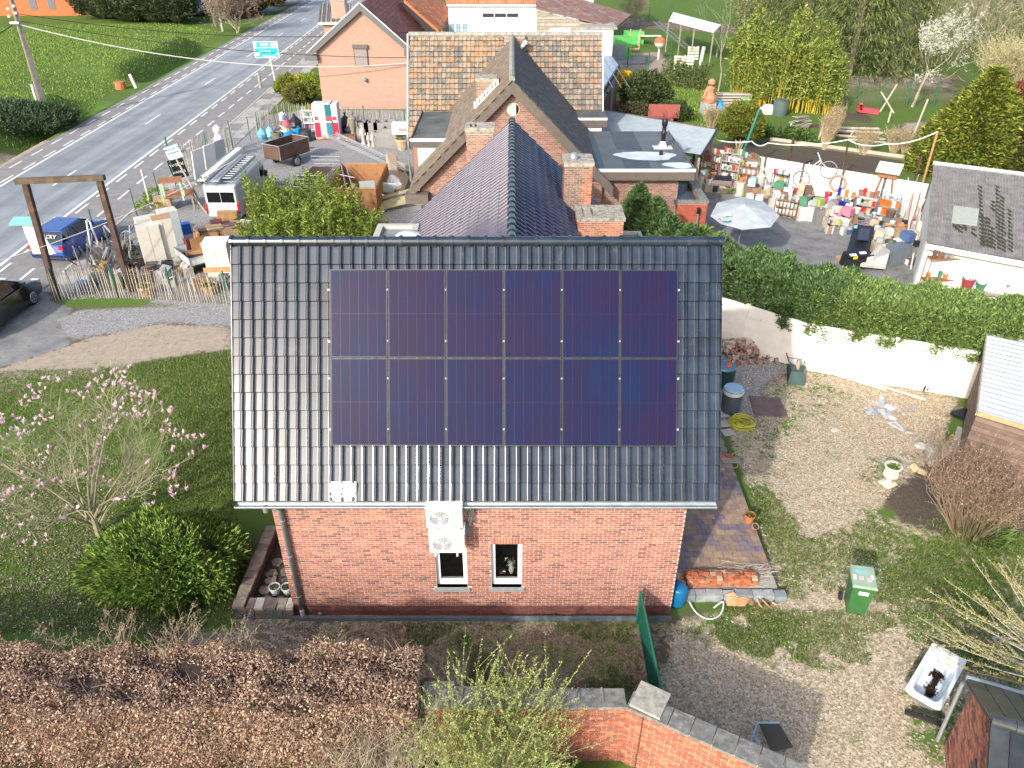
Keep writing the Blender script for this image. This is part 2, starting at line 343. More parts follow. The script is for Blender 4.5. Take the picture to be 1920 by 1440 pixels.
def ground_mat():
 m=bpy.data.materials.new('ground');m.use_nodes=True;t=m.node_tree;N=t.nodes;L=t.links;b=N['Principled BSDF']
 b.inputs['Roughness'].default_value=.95;b.inputs['Specular IOR Level'].default_value=.15
 g=N.new('ShaderNodeNewGeometry').outputs['Position']
 def noise(sc,det=4,rough=.6):
  n=N.new('ShaderNodeTexNoise');n.inputs['Scale'].default_value=sc;n.inputs['Detail'].default_value=det;n.inputs['Roughness'].default_value=rough
  L.new(g,n.inputs['Vector']);return n.outputs['Fac']
 def ramp(f,stops):
  r=N.new('ShaderNodeValToRGB');L.new(f,r.inputs[0]);e=r.color_ramp.elements
  for i,(p,c)in enumerate(stops):
   q=e[i]if i<2 else e.new(p)
   q.position=p;q.color=(*c,1)
  return r.outputs[0]
 def mixc(f,a,b_):
  x=N.new('ShaderNodeMixRGB');L.new(f,x.inputs[0]);L.new(a,x.inputs[1]);L.new(b_,x.inputs[2]);return x.outputs[0]
 def math_(op,a,b_):
  x=N.new('ShaderNodeMath');x.operation=op
  for i,q in enumerate((a,b_)):
   if isinstance(q,(int,float)):x.inputs[i].default_value=q
   else:L.new(q,x.inputs[i])
  return x.outputs[0]
 A=N.new('ShaderNodeAttribute');A.attribute_name='A';sa=N.new('ShaderNodeSeparateColor');L.new(A.outputs['Color'],sa.inputs[0])
 Bq=N.new('ShaderNodeAttribute');Bq.attribute_name='Bq';sb=N.new('ShaderNodeSeparateColor');L.new(Bq.outputs['Color'],sb.inputs[0])
 big=noise(1.1,6,.7);med=noise(5,5,.7);fin=noise(28,4,.75);tiny=noise(55,3,.8)
 vor=N.new('ShaderNodeTexVoronoi');vor.inputs['Scale'].default_value=26;L.new(g,vor.inputs['Vector'])
 vs=N.new('ShaderNodeSeparateColor');L.new(vor.outputs['Color'],vs.inputs[0]);cell=vs.outputs[0]
 def mask(a,amp=.9,sharp=.16,n1=big,n2=med):
  x=math_('ADD',math_('MULTIPLY',math_('SUBTRACT',n1,.5),amp),math_('MULTIPLY',math_('SUBTRACT',n2,.5),amp))
  x=math_('ADD',x,a);r=N.new('ShaderNodeMapRange');r.inputs['From Min'].default_value=.5-sharp;r.inputs['From Max'].default_value=.5+sharp;L.new(x,r.inputs['Value'])
  return r.outputs[0]
 base=ramp(fin,[(.25,(.10,.075,.05)),(.75,(.22,.17,.12))])
 tan=ramp(cell,[(0,(.26,.2,.13)),(.4,(.52,.43,.3)),(.75,(.66,.56,.41)),(1,(.8,.73,.6))])
 tan=mixc(math_('MULTIPLY',big,.55),tan,ramp(fin,[(.3,(.38,.3,.2)),(.8,(.6,.5,.37))]))
 grey=ramp(cell,[(0,(.2,.2,.21)),(.6,(.34,.345,.35)),(1,(.52,.52,.52))]);grey=mixc(math_('MULTIPLY',med,.5),grey,ramp(big,[(.3,(.22,.22,.23)),(.7,(.4,.4,.4))]))
 dirt=ramp(med,[(.25,(.32,.26,.2)),(.75,(.54,.46,.37))])
 tar=ramp(big,[(.3,(.17,.175,.185)),(.7,(.36,.36,.35))]);soil=ramp(fin,[(.3,(.07,.055,.045)),(.75,(.17,.14,.115))])
 gr=mixc(math_('MULTIPLY',big,1.0),ramp(fin,[(.2,(.04,.08,.016)),(.5,(.075,.14,.026)),(.8,(.15,.225,.05))]),ramp(tiny,[(.2,(.065,.14,.025)),(.8,(.22,.32,.07))]))
 c=base
 for a,col_,kw in((sb.outputs[0],dirt,dict(amp=1.6)),(sb.outputs[2],soil,dict(amp=1.6)),(sa.outputs[2],tan,dict(amp=1.7)),(sa.outputs[1],grey,dict(amp=1.2)),(sb.outputs[1],tar,dict(amp=.5,sharp=.08)),(sa.outputs[0],gr,dict(amp=2.4,sharp=.22))):
  c=mixc(mask(a,**kw),c,col_)
 L.new(c,b.inputs['Base Color'])
 bp=N.new('ShaderNodeBump');bp.inputs['Strength'].default_value=.55;bp.inputs['Distance'].default_value=.05
 L.new(math_('ADD',fin,cell),bp.inputs['Height']);L.new(bp.outputs[0],b.inputs['Normal'])
 return m
me.materials.append(ground_mat())
def strip(name,o0,o1,s0,s1,z,mat,n=60):
 m=MB()
 for i in range(n):
  a=s0+(s1-s0)*i/n;b=s0+(s1-s0)*(i+1)/n;m.poly([R2(a,o0,z),R2(a,o1,z),R2(b,o1,z),R2(b,o0,z)])
 return m.build(name,mat,kind='structure')
def road_mat():
 m=M('asphalt',(.25,.27,.29),.75,.14,.6,bump=.15,bscale=50);t=m.node_tree;N=t.nodes;L=t.links;b=N['Principled BSDF']
 src=b.inputs['Base Color'].links[0].from_socket
 g=N.new('ShaderNodeNewGeometry');mp=N.new('ShaderNodeMapping');mp.inputs['Scale'].default_value=(1,.03,1);mp.inputs['Rotation'].default_value=(0,0,-.0345)
 n=N.new('ShaderNodeTexNoise');n.inputs['Scale'].default_value=1.1;n.inputs['Detail'].default_value=4;L.new(g.outputs['Position'],mp.inputs[0]);L.new(mp.outputs[0],n.inputs['Vector'])
 mr=N.new('ShaderNodeMapRange');mr.inputs['From Min'].default_value=.35;mr.inputs['From Max'].default_value=.65;mr.inputs['To Min'].default_value=.85;mr.inputs['To Max'].default_value=1.3
 L.new(n.outputs['Fac'],mr.inputs['Value']);v=N.new('ShaderNodeVectorMath');v.operation='SCALE';L.new(src,v.inputs[0]);L.new(mr.outputs[0],v.inputs['Scale']);L.new(v.outputs[0],b.inputs['Base Color'])
 return m
tarm=road_mat();cyc=M('cycle_lane_asphalt',(.25,.245,.24),.9,.18,2,bump=.2,dirt=(.24,.22,.2),dscale=1,damt=.4)
lane=strip('road',-.1,5.95,-60,700,.008,tarm);strip('road_shoulder',-1.85,-.1,-60,700,.006,cyc);strip('cycle_lane',5.95,8.9,-60,300,.006,cyc)
pave=M('pavement_concrete',(.42,.405,.385),.95,.2,1.5,bump=.15,dirt=(.16,.15,.14),dscale=.8,damt=.45)
# pavement: slabs with joints beside the kerb
pvm=[pave,M('pavement_dark',(.24,.235,.23),.95,.2,2,bump=.15)]
m=MB()
for i in range(-7,60):
 for j in range(2):
  a=i*2.0;o0=9.02+j*.95
  m.obox(R2(a+1,o0+.47,.0+random.uniform(0,.004)),(.93,1.98,.05),(0,0,-atan2(RD.x,RD.y)),0 if random.random()<.75 else 1)
sw=m.build('pavement',pvm,kind='structure')
wl_=M('road_marking',(.75,.76,.76),.7,.12,8)
m=MB()
def mark(s0,s1,o,w,z=.016):m.poly([R2(s0,o-w/2,z),R2(s0,o+w/2,z),R2(s1,o+w/2,z),R2(s1,o-w/2,z)])
for i in range(-12,60):mark(i*8.0,i*8.0+7.98,0,.17);mark(i*8.0,i*8.0+7.98,5.85,.17)
for i in range(-20,75):mark(i*2.6+.6,i*2.6+2.1,-.33,.13);mark(i*2.6+.6,i*2.6+2.1,6.2,.13);mark(i*2.65+.9,i*2.65+2.4,-1.3,.13)
for i in range(-4,16):mark(i*14.0,i*14.0+3,2.9,.13)
for i in range(-14,60):mark(i*2.65+.2,i*2.65+1.7,7.5,.13)
m.build('road_markings',wl_,kind='structure')
kb=MB()
for i in range(-12,100):
 kb.obox(R2(i+.5,8.95,.0),(.12,.985,.09),(0,0,-atan2(RD.x,RD.y)))
kb.build('kerb',concrete_lt,kind='structure')
# grass blades on the nearer turf
def inpoly(px,pts):
 p=[P(*q)for q in px];r=np.zeros(len(pts),bool)
 for i in range(len(p)):
  a,b=p[i],p[(i+1)%len(p)];dy=b.y-a.y or 1e-9
  r^=((a.y>pts[:,1])!=(b.y>pts[:,1]))&(pts[:,0]<(b.x-a.x)*(pts[:,1]-a.y)/dy+a.x)
 return r
def scatter(px,n):
 p=np.array([P(*q)for q in px]);lo,hi=p.min(0),p.max(0);q=np.zeros((n,3));q[:,0]=RS.uniform(lo[0],hi[0],n);q[:,1]=RS.uniform(lo[1],hi[1],n)
 return q[inpoly(px,q)]
def clump(p,f=1.3,th=.0,seed=0):
 v=0
 for k_,a_ in((.8,1.0),(2.1,.7),(5.3,.4)):
  g_=np.random.RandomState(seed*7+int(k_*10)).randn(64,64);q=(p[:,:2]*f*k_*.6)%63;i=q.astype(int);t_=q-i;t_=t_*t_*(3-2*t_)
  v=v+a_*((g_[i[:,1],i[:,0]]*(1-t_[:,0])+g_[i[:,1],i[:,0]+1]*t_[:,0])*(1-t_[:,1])+(g_[i[:,1]+1,i[:,0]]*(1-t_[:,0])+g_[i[:,1]+1,i[:,0]+1]*t_[:,0])*t_[:,1])
 return p[v>th]
def blades(p,h=.07,cols=((.12,.2,.045),(.18,.27,.06),(.26,.34,.09),(.09,.16,.035),(.34,.34,.15),(.2,.22,.08))):
 d=np.zeros((len(p),3));d[:,2]=1
 q=p.copy();q[:,2]=0.0
 o=leaves('grass',q,h,cols,dirs=d,aspect=.28,tri=True,dj=.5);return o
Lp=[(-100,700),(200,690),(436,655),(436,940),(500,1150),(380,1180),(-100,1190)]
gp=np.concatenate([clump(scatter(Lp,120000),.8,-1.3),scatter([(250,680),(436,655),(436,950),(330,940)],42000),clump(scatter([(1390,860),(1470,1120),(1700,1180),(1920,1150),(1920,980),(1640,970),(1520,1010)],60000),1.5,.35),clump(scatter([(1270,1140),(1700,1150),(1760,1250),(1600,1270),(1260,1260)],30000),1.1,.6,2),clump(scatter([(560,1170),(1230,1170),(1220,1300),(600,1290)],26000),1.2,.5,1),scatter([(1640,1010),(1920,1000),(1920,1300),(1780,1250),(1690,1170)],20000)])
tag(blades(gp),'short green grass growing over the garden ground','grass',kind='stuff')
mp_=np.concatenate([scatter([(-60,80),(300,40),(420,60),(270,140),(60,260),(-60,280)],90000),scatter([(1170,150),(1340,150),(1340,250),(1230,230)],20000)])
so2=(mp_[:,0]-RA.x)*RN.x+(mp_[:,1]-RA.y)*RN.y;mp_=mp_[(so2<-2.1)|(so2>20)]
def gz(p):
 xi=np.clip(np.searchsorted(gx,p[:,0])-1,0,nx-2);yi=np.clip(np.searchsorted(gy,p[:,1])-1,0,ny-2)
 zz=Z.reshape(ny,nx);tx=(p[:,0]-gx[xi])/(gx[xi+1]-gx[xi]);ty=(p[:,1]-gy[yi])/(gy[yi+1]-gy[yi])
 return(zz[yi,xi]*(1-tx)+zz[yi,xi+1]*tx)*(1-ty)+(zz[yi+1,xi]*(1-tx)+zz[yi+1,xi+1]*tx)*ty
mp_[:,2]=gz(mp_);dd=np.zeros((len(mp_),3));dd[:,2]=1
tag(leaves('grass',mp_,.17,((.2,.31,.05),(.27,.39,.08),(.15,.25,.04),(.33,.42,.11)),dirs=dd,aspect=.3,tri=True,dj=.7),'lush meadow grass beyond the road and on the lawns','grass',kind='stuff')
# loose chips / pebbles on the garden path
cp=scatter([(1345,650),(1505,695),(1795,748),(1700,900),(1640,960),(1920,1250),(1920,1440),(1240,1440),(1240,1290),(1260,1165),(1460,1130),(1395,870)],60000)
cp[:,2]=gz(cp)+.006
tag(leaves('bark_chips',cp,.045,((.6,.5,.38),(.48,.38,.28),(.36,.27,.2),(.74,.67,.56)),flat=.75,aspect=.7,mat=DRY,tri=False),'tan bark chips and pebbles strewn over the right garden','wood chips',kind='stuff')
cp2=scatter([(440,1165),(1240,1170),(1230,1300),(400,1290)],15000);cp2[:,2]+=.006
tag(leaves('bark_chips',cp2,.04,((.3,.22,.16),(.2,.15,.11),(.4,.32,.25)),flat=.75,aspect=.7,mat=DRY),'brown bark chips in the strip before the house wall','wood chips',kind='stuff')
dl=np.concatenate([scatter([(-60,880),(200,850),(420,930),(440,1190),(-60,1190)],26000)]);dl[:,2]+=.02
tag(leaves('fallen_leaves',clump(dl,.7,-.3,3),.05,((.34,.27,.2),(.24,.18,.13),(.5,.42,.34)),flat=.6,aspect=.6,mat=DRY),'dry fallen leaves and petals under the magnolia','fallen leaves',kind='stuff')
# ------------------------------------------------------------------ the brick house with the solar panels
YW=11.67;XL,XR=-4.85,3.53;EV=Vector((0,11.47,3.54));RG=Vector((0,14.0,7.88));RX0,RX1=-5.45,4.07
sd=(RG-EV).normalized();sn=Vector((0,-sd.z,sd.y))
house=thing('brick_house','red brick house with black glazed tile roof and two small front windows','house',(-.66,14,0))
# windows in the wall: (x0,x1,z0,z1)
w1a=YP(820,1102,YW);w1b=YP(877,1102,YW);w2a=YP(922,1101,YW);w2b=YP(978,1101,YW);wt=YP(950,1020,YW).z;wb=w2a.z
WIN=[(w1a.x,w1b.x,wb,wt),(w2a.x,w2b.x,wb,wt)]
def clipw(a,b,z):
 segs=[(a,b)]
 for x0,x1,z0,z1 in WIN:
  top=z1+.19
  if z0-.11<z<top:
   xa,xb=x0-XL-(.0 if z>z0 else .06),x1-XL+(.0 if z>z0 else .06);out=[]
   for p,q in segs:
    if q<=xa or p>=xb:out.append((p,q));continue
    if p<xa:out.append((p,xa-.01))
    if q>xb:out.append((xb+.01,q))
   segs=out
 return segs
 # mortar wall with openings
m=MB();xs=[XL,WIN[0][0],WIN[0][1],WIN[1][0],WIN[1][1],XR]
for i in range(5):
 if i in(1,3):m.box(xs[i],xs[i+1],YW,YW+.3,0,wb);m.box(xs[i],xs[i+1],YW,YW+.3,wt,3.45)
 else:m.box(xs[i],xs[i+1],YW,YW+.3,0,3.45)
m.build('front_wall',mort,house)
B('plinth_joints',mort_dk,house,(XL,XR,YW-.004,YW,0,.3))
def mf(x,z):
 if z<.3:return 5+random.randrange(3)
 d=.12+(.25 if z>2.9 else 0)
 return random.choices(range(5),(4,3,2,1.2,2.4))[0]
bricks(house,(XL,YW,.02),(1,0,0),XR-XL,0,3.42,mats=BR_A+BR_P,clip=clipw,matf=mf)
# side and rear walls, gables
gm=M('side_brickwork',(.33,.12,.08),.9,.2,12)
m=MB()
for x0,x1 in((XL,XL+.3),(XR-.3,XR)):
 m.prism([(x0,YW+.3,0),(x0,16.45,0),(x0,16.45,3.5),(x0,14,7.55),(x0,YW+.3,3.5)],(x1-x0,0,0))
m.box(XL+.3,XR-.3,16.15,16.45,0,3.5);m.build('side_wall',gm,house)
bricks(house,(XL,16.4,.02),(0,-1,0),4.7,0,3.4,mats=BR_A[:4],limit=0,name='side_brick')
bricks(house,(XR,YW+.02,.02),(0,1,0),4.7,0,3.4,mats=BR_A[:4],limit=0,name='side_brick')
# soldier course, sills, windows
for i,(x0,x1,z0,z1)in enumerate(WIN):
 m=MB();k=int((x1-x0+.06)/.062)
 for j in range(k):
  xx=x0-.02+(x1-x0+.04)*(j+.5)/k;m.obox((xx,YW+.004,z1+.095),(.052,.03,.18),(0,0,0),random.randrange(3))
 m.build('lintel_bricks',BR_A[:3],house,kind='stuff')
 B('window_sill',M('bluestone',(.27,.29,.3),.7,.15,8),house,(x0-.06,x1+.06,YW-.05,YW+.12,z0-.09,z0),bevel=.006)
 f=MB();yf=YW+.09;fw=.085
 f.box(x0+.003,x0+fw,yf,yf+.07,z0+.002,z1-.003);f.box(x1-fw,x1-.003,yf,yf+.07,z0+.002,z1-.003);f.box(x0+fw,x1-fw,yf,yf+.07,z0+.002,z0+.16);f.box(x0+fw,x1-fw,yf,yf+.07,z1-fw,z1-.003)
 wf=f.build('window',upvc,house)
 B('pane',M('clear_glass',(.9,.95,.95),.01,0,trans=1),wf,(x0+fw,x1-fw,yf+.03,yf+.036,z0+.16,z1-fw))
 B('pane_bead',black,wf,(x0+fw,x1-fw,yf+.024,yf+.029,z0+.161,z0+.172),(x0+fw,x0+fw+.01,yf+.024,yf+.029,z0+.173,z1-fw-.012))
B('dark_backing',dark,house,(WIN[0][0]-.3,WIN[1][1]+.3,YW+.75,YW+.8,0.4,3.0),(WIN[0][0]-.3,WIN[1][1]+.3,YW+.31,YW+.74,wb-.1,wb+.02))  # near-black panels stand in for the unlit room behind the panes
B('floor_slab',concrete,house,(XL+.3,XR-.3,YW+.3,16.1,.1,.3))
# roof covering
NC=44;NR=14;tw=(RX1-RX0)/NC;slope_len=(RG-EV).length;tl=(slope_len-.05)/NR
tile_m=[M('glazed_tile',c,.2,.35,2.5,spec=.7,coat=.4,dirt=(.06,.07,.075),dscale=3,damt=.15)for c in((.017,.028,.046),(.022,.034,.056),(.013,.021,.037))]
def tile_tmpl(w,L,th=.036,rib=.044):
 prof=[(0,.004),(.03*w/.216,0),(.12*w/.216,0),(.137*w/.216,.003),(.146*w/.216,rib*.62),(.162*w/.216,rib),(.187*w/.216,rib*.98),(.204*w/.216,rib*.6),(.2155*w/.216,.006)]
 vs=[]
 for(y,lift)in((0,th),(L-.015,.0)):
  for x,z in prof:vs.append((x,y,z+lift))
 n=len(prof)
 for x,z in prof:vs.append((x,-.004,z+th-.02))
 fs=[(i,i+1,n+i+1,n+i)for i in range(n-1)]+[(2*n+i,2*n+i+1,i+1,i)for i in range(n-1)]
 fs+=[(n-1,2*n+n-1,2*n-1)]
 return vs,fs
Rs=Matrix((Vector((1,0,0)),sd,sn)).transposed().to_4x4()
pA=PL(617,505,RG+sn*.13,sn);pB=PL(1272,836,RG+sn*.13,sn)
items=[]
for r in range(NR):
 for c in range(NC):
  o=Vector((RX0+c*tw,EV.y,EV.z))+sd*(r*tl)+sn*(.03+random.uniform(-.002,.002))
  cen=o+sd*tl/2;hid=pA.x+.1<cen.x<pB.x-.3 and pB.z+.2<cen.z<pA.z-.3
  items.append((Matrix.Translation(o)@Rs@Matrix.Rotation(random.uniform(-.006,.006),4,'Z'),random.choices((0,1,2),(5,2,2))[0],not hid))
deck=MB();u0=EV-sn*.12;u1=RG-sn*.12
deck.prism([(RX0+.03,EV.y,EV.z),(RX1-.03,EV.y,EV.z),(RX1-.03,RG.y,RG.z),(RX0+.03,RG.y,RG.z)],-sn*.1)
bk=Vector((0,2*RG.y-EV.y,EV.z));deck.prism([(RX0+.03,bk.y,bk.z),(RX0+.03,RG.y,RG.z+.01),(RX1-.03,RG.y,RG.z+.01),(RX1-.03,bk.y,bk.z)],Vector((0,-sn.y*-1,sn.z))*-.1)
roof=deck.build('roof',M('roof_underlay',(.02,.022,.026),.8,.2),house)
pieces('roof_tile',house,tile_tmpl(tw,tl),items,tile_m,300,'roof_tiles_rest',(.1,.17,0))
rear=[]
Rr=Matrix((Vector((-1,0,0)),Vector((0,-sd.y,sd.z)),Vector((0,-sn.y,sn.z)))).transposed().to_4x4()
for r in range(NR):
 for c in range(NC):rear.append((Matrix.Translation(Vector((RX1-c*tw,bk.y,bk.z))+Vector((0,-sd.y,sd.z))*(r*tl)+Vector((0,-sn.y,sn.z))*.03)@Rr,0,True))
pieces('rear_roof_tile',house,tile_tmpl(tw,tl),rear,tile_m[:1],0,'rear_roof_tiles')
# verge edges, ridge caps
for x in(RX0,RX1):
 m=MB()
 for yy,zz,s_ in((EV.y,EV.z,1),(bk.y,bk.z,-1)):
  a=Vector((x,yy,zz));b=Vector((x,RG.y,RG.z));q=sn if s_>0 else Vector((0,-sn.y,sn.z));sx=-.012 if x<0 else .012
  m.prism([a+q*.06,a-q*.14,b-q*.14,b+q*.06],(sx,0,0))
 m.build('verge_board',tile_m[2],house,kind='stuff')
nr=29;cl=(RX1-RX0)/nr;capt=MB()
def halfring(m,x0,x1,r,n=8,a0=-.15,z=0):
 vs=[]
 for x,rr in((x0,r),(x1,r),(x0,r-.02),(x1,r-.02)):
  for j in range(n+1):
   a=a0+(pi-2*a0)*j/n;vs.append((x,rr*cos(a),z+rr*sin(a)))
 k=n+1;fs=[(j,j+1,k+j+1,k+j)for j in range(n)]+[(2*k+j,2*k+j+1,j+1,j)for j in range(n)]+[(k+j,k+j+1,3*k+j+1,3*k+j)for j in range(n)]
 m.add(vs,fs)
cap=MB();halfring(cap,0,cl+.01,.105);halfring(cap,-.02,.0,.118);halfring(cap,.0,.035,.132);halfring(cap,.035,.055,.118)
its=[(Matrix.Translation((RX0+i*cl,RG.y,RG.z+.035)),random.randrange(2),True)for i in range(nr)]
its.append((Matrix.Translation((RX1-.05,RG.y,RG.z+.035))@Matrix.Diagonal((.3,1.02,1.02,1)),0,True))
pieces('ridge_tile',house,(cap.v,cap.f),its,tile_m,300)
# gutter with brackets and downpipe
gl,gr_=RX0+.03,RX1-.06;gut=MB();n=8;gy0=EV.y-.09;gz0=EV.z-.035;vs=[]
for x in(gl,gr_):
 for rr in(.085,.078):
  for j in range(n+1):a=pi+pi*j/n;vs.append((x,gy0+rr*cos(a),gz0+rr*sin(a)))
k=n+1;gut.add(vs,[(j,j+1,2*k+j+1,2*k+j)for j in range(n)]+[(k+j,3*k+j,3*k+j+1,k+j+1)for j in range(n)])
gut.add([(gl,gy0+.082*cos(pi+pi*j/n),gz0+.082*sin(pi+pi*j/n))for j in range(n+1)],[tuple(range(n+1))]);gut.add([(gr_,gy0+.082*cos(pi+pi*j/n),gz0+.082*sin(pi+pi*j/n))for j in range(n+1)],[tuple(range(n+1))])
gut.tube([(gl,gy0-.086,gz0+.002),(gr_,gy0-.086,gz0+.002)],.012,6)
gt=gut.build('gutter',zinc,house)
m=MB()
for i in range(24):m.box(gl+.2+i*.4,gl+.222+i*.4,gy0-.1,gy0-.083,gz0-.03,gz0+.018)
m.build('gutter_bracket',zinc,gt)
B('eaves_board',M('eaves_board',(.5,.5,.47),.7,.1),house,(XL-.45,XR+.4,YW-.06,YW-.012,3.38,3.5))
dp=MB();px0=YP(524,950,YW-.1);pxb=YP(573,1160,YW-.1)
dp.tube([(px0 .x-.02,gy0,gz0-.07),(px0 .x-.02,gy0+.01,gz0-.13),(px0 .x,YW-.09,gz0-.3),(px0 .x,YW-.09,.12)],.045,10)
dpo=dp.build('downpipe',M('painted_zinc_pipe',(.2,.26,.27),.5,.15,6),house,smooth=True)
m=MB();m.tube([(px0 .x,YW-.09,.3),(px0 .x,YW-.09,.0)],.052,10);m.build('pipe_foot',concrete_lt,dpo)
for z in(.7,1.9,2.9):m=MB();m.tube([(px0 .x,YW-.09,z),(px0 .x,YW-.09,z+.03)],.053,10);m.build('pipe_clip',zinc,dpo)
m=MB();m.tube([(px0 .x-.22,gy0,gz0-.05),(px0 .x-.22,gy0+.02,gz0-.2)],.05,8);m.build('gutter_outlet',zinc,gt)
# foil patch over damaged tiles at the eave
fm=M('foil_sheet',(.8,.82,.84),.22,.08,12,bump=.6,bscale=14,metal=.35)
q0=PL(618,902,EV+sn*.085,sn);q1=PL(669,940,EV+sn*.085,sn);m=MB();nn=9;vs=[]
for j in range(nn):
 for i in range(nn):
  u=i/(nn-1);v=j/(nn-1);vs.append(Vector((q0 .x+(q1 .x-q0 .x)*u,0,0))+Vector((0,q0 .y,q0 .z))+sd*(-(q0 .z-q1 .z)/sd.z*v)+sn*(.018*sin(i*2.3+j)+.012*cos(j*3.1)))
m.add(vs,[(j*nn+i,j*nn+i+1,(j+1)*nn+i+1,(j+1)*nn+i)for i in range(nn-1)for j in range(nn-1)])
sol=m.build('foil_patch',fm,smooth=True,label='crumpled silver foil sheet patching the roof tiles at the eave',cat='foil sheet')
sm_=sol.modifiers.new('s','SOLIDIFY');sm_.thickness=.006
# ---- solar panels
def panel_mat():
 m=bpy.data.materials.new('solar_cell');m.use_nodes=True;t=m.node_tree;N=t.nodes;L=t.links;b=N['Principled BSDF']
 b.inputs['Roughness'].default_value=.32;b.inputs['Specular IOR Level'].default_value=.13
 g=N.new('ShaderNodeNewGeometry');oi=N.new('ShaderNodeObjectInfo')
 n=N.new('ShaderNodeTexNoise');n.inputs['Scale'].default_value=.8;n.inputs['Detail'].default_value=3;L.new(g.outputs['Position'],n.inputs['Vector'])
 ad=N.new('ShaderNodeMath');ad.operation='MULTIPLY_ADD';L.new(oi.outputs['Random'],ad.inputs[0]);ad.inputs[1].default_value=.16;L.new(n.outputs['Fac'],ad.inputs[2])
 r=N.new('ShaderNodeValToRGB');L.new(ad.outputs[0],r.inputs[0]);e=r.color_ramp.elements
 e[0].position=.38;e[0].color=(.008,.017,.065,1);e[1].position=.98;e[1].color=(.018,.011,.042,1)
 q=e.new(.52);q.color=(.011,.013,.056,1);q=e.new(.7);q.color=(.017,.012,.05,1)
 w=N.new('ShaderNodeTexWave');w.inputs['Scale'].default_value=30;w.bands_direction='X';L.new(g.outputs['Position'],w.inputs['Vector'])
 mr=N.new('ShaderNodeMapRange');mr.inputs['From Min'].default_value=.8;mr.inputs['From Max'].default_value=1;mr.inputs['To Max'].default_value=.22;L.new(w.outputs['Fac'],mr.inputs['Value'])
 mx=N.new('ShaderNodeMixRGB');L.new(mr.outputs[0],mx.inputs[0]);L.new(r.outputs[0],mx.inputs[1]);mx.inputs[2].default_value=(.006,.005,.02,1);L.new(mx.outputs[0],b.inputs['Base Color'])
 return m
cellm=panel_mat();pfr=M('panel_frame',(.07,.075,.09),.5,.05,metal=.5);pbk=M('panel_backing',(.008,.009,.02),.25,.0,coat=.3)
ptop=PL(617,505,RG+sn*.13,sn);pmid=PL(617,671.5,RG+sn*.13,sn);pbot=PL(617,833,RG+sn*.13,sn)
pxl=ptop.x;pxr=PL(1272,510,RG+sn*.13,sn).x;pw=(pxr-pxl)/6;ph=(ptop-pmid).length
ordn=['first','second','third','fourth','fifth','sixth']
def local(o,x,s,n_):return o+Vector((x,0,0))-sd*s+sn*n_
def lbox(m,o,x0,x1,s0,s1,n0,n1,mi=None):
 vs=[local(o,*q)for q in((x0,s1,n0),(x1,s1,n0),(x1,s0,n0),(x0,s0,n0),(x0,s1,n1),(x1,s1,n1),(x1,s0,n1),(x0,s0,n1))]
 m.add(vs,[(0,3,2,1),(4,5,6,7),(0,1,5,4),(1,2,6,5),(2,3,7,6),(3,0,4,7)],mi)
for r in range(2):
 for c in range(6):
  o=Vector((pxl+c*pw+.008,ptop.y,ptop.z))-sd*(r*(ph+.0))-sd*(.012*c/5);w=pw-.016;h=ph-.012
  t=thing('solar_panel','%s dark violet solar panel from the left in the %s row on the tiled roof'%(ordn[c],'upper' if r==0 else 'lower'),'solar panel',o,'solar panels on the roof')
  f=MB()
  for a in((0,.009,0,h),(w-.009,w,0,h),(.009,w-.009,0,.009),(.009,w-.009,h-.009,h)):lbox(f,o,a[0],a[1],a[2],a[3],-.035,.004)
  f.build('frame',pfr,t)
  g=MB();lbox(g,o,.014,w-.014,.014,h-.014,-.03,-.004);g.build('glass',pbk,t)
  cw=(w-.028-.014)/6
  for i in range(6):
   for j in range(2):
    g=MB();a=.014+.009+i*cw;s0=.022+j*(h/2-.02);s1=s0+h/2-.024
    lbox(g,o,a+.0025,a+cw-.0025,s0,s1,-.004,-.002);g.build('cell',cellm,t)
  g=MB()
  if c<5:
   for s_ in(h*.22,h*.8):lbox(g,o,w-.006,w+.022,s_,s_+.03,.004,.012)
  else:
   for s_ in(h*.22,h*.8):lbox(g,o,w,w+.035,s_,s_+.035,-.03,.006)
  if c==0:
   for s_ in(h*.22,h*.8):lbox(g,o,-.05,0,s_,s_+.035,-.03,.006)
  g.build('clamp',C_(.35,.36,.38,.5),t)
m=MB();o=Vector((pxl,ptop.y,ptop.z))
for s_ in(.22*ph,.8*ph,1.22*ph,1.8*ph):lbox(m,o,-.03,6*pw+.04,s_,s_+.035,-.075,-.037)
m.build('mounting_rail',alu,label='aluminium rails carrying the solar panels over the roof tiles',cat='rail')
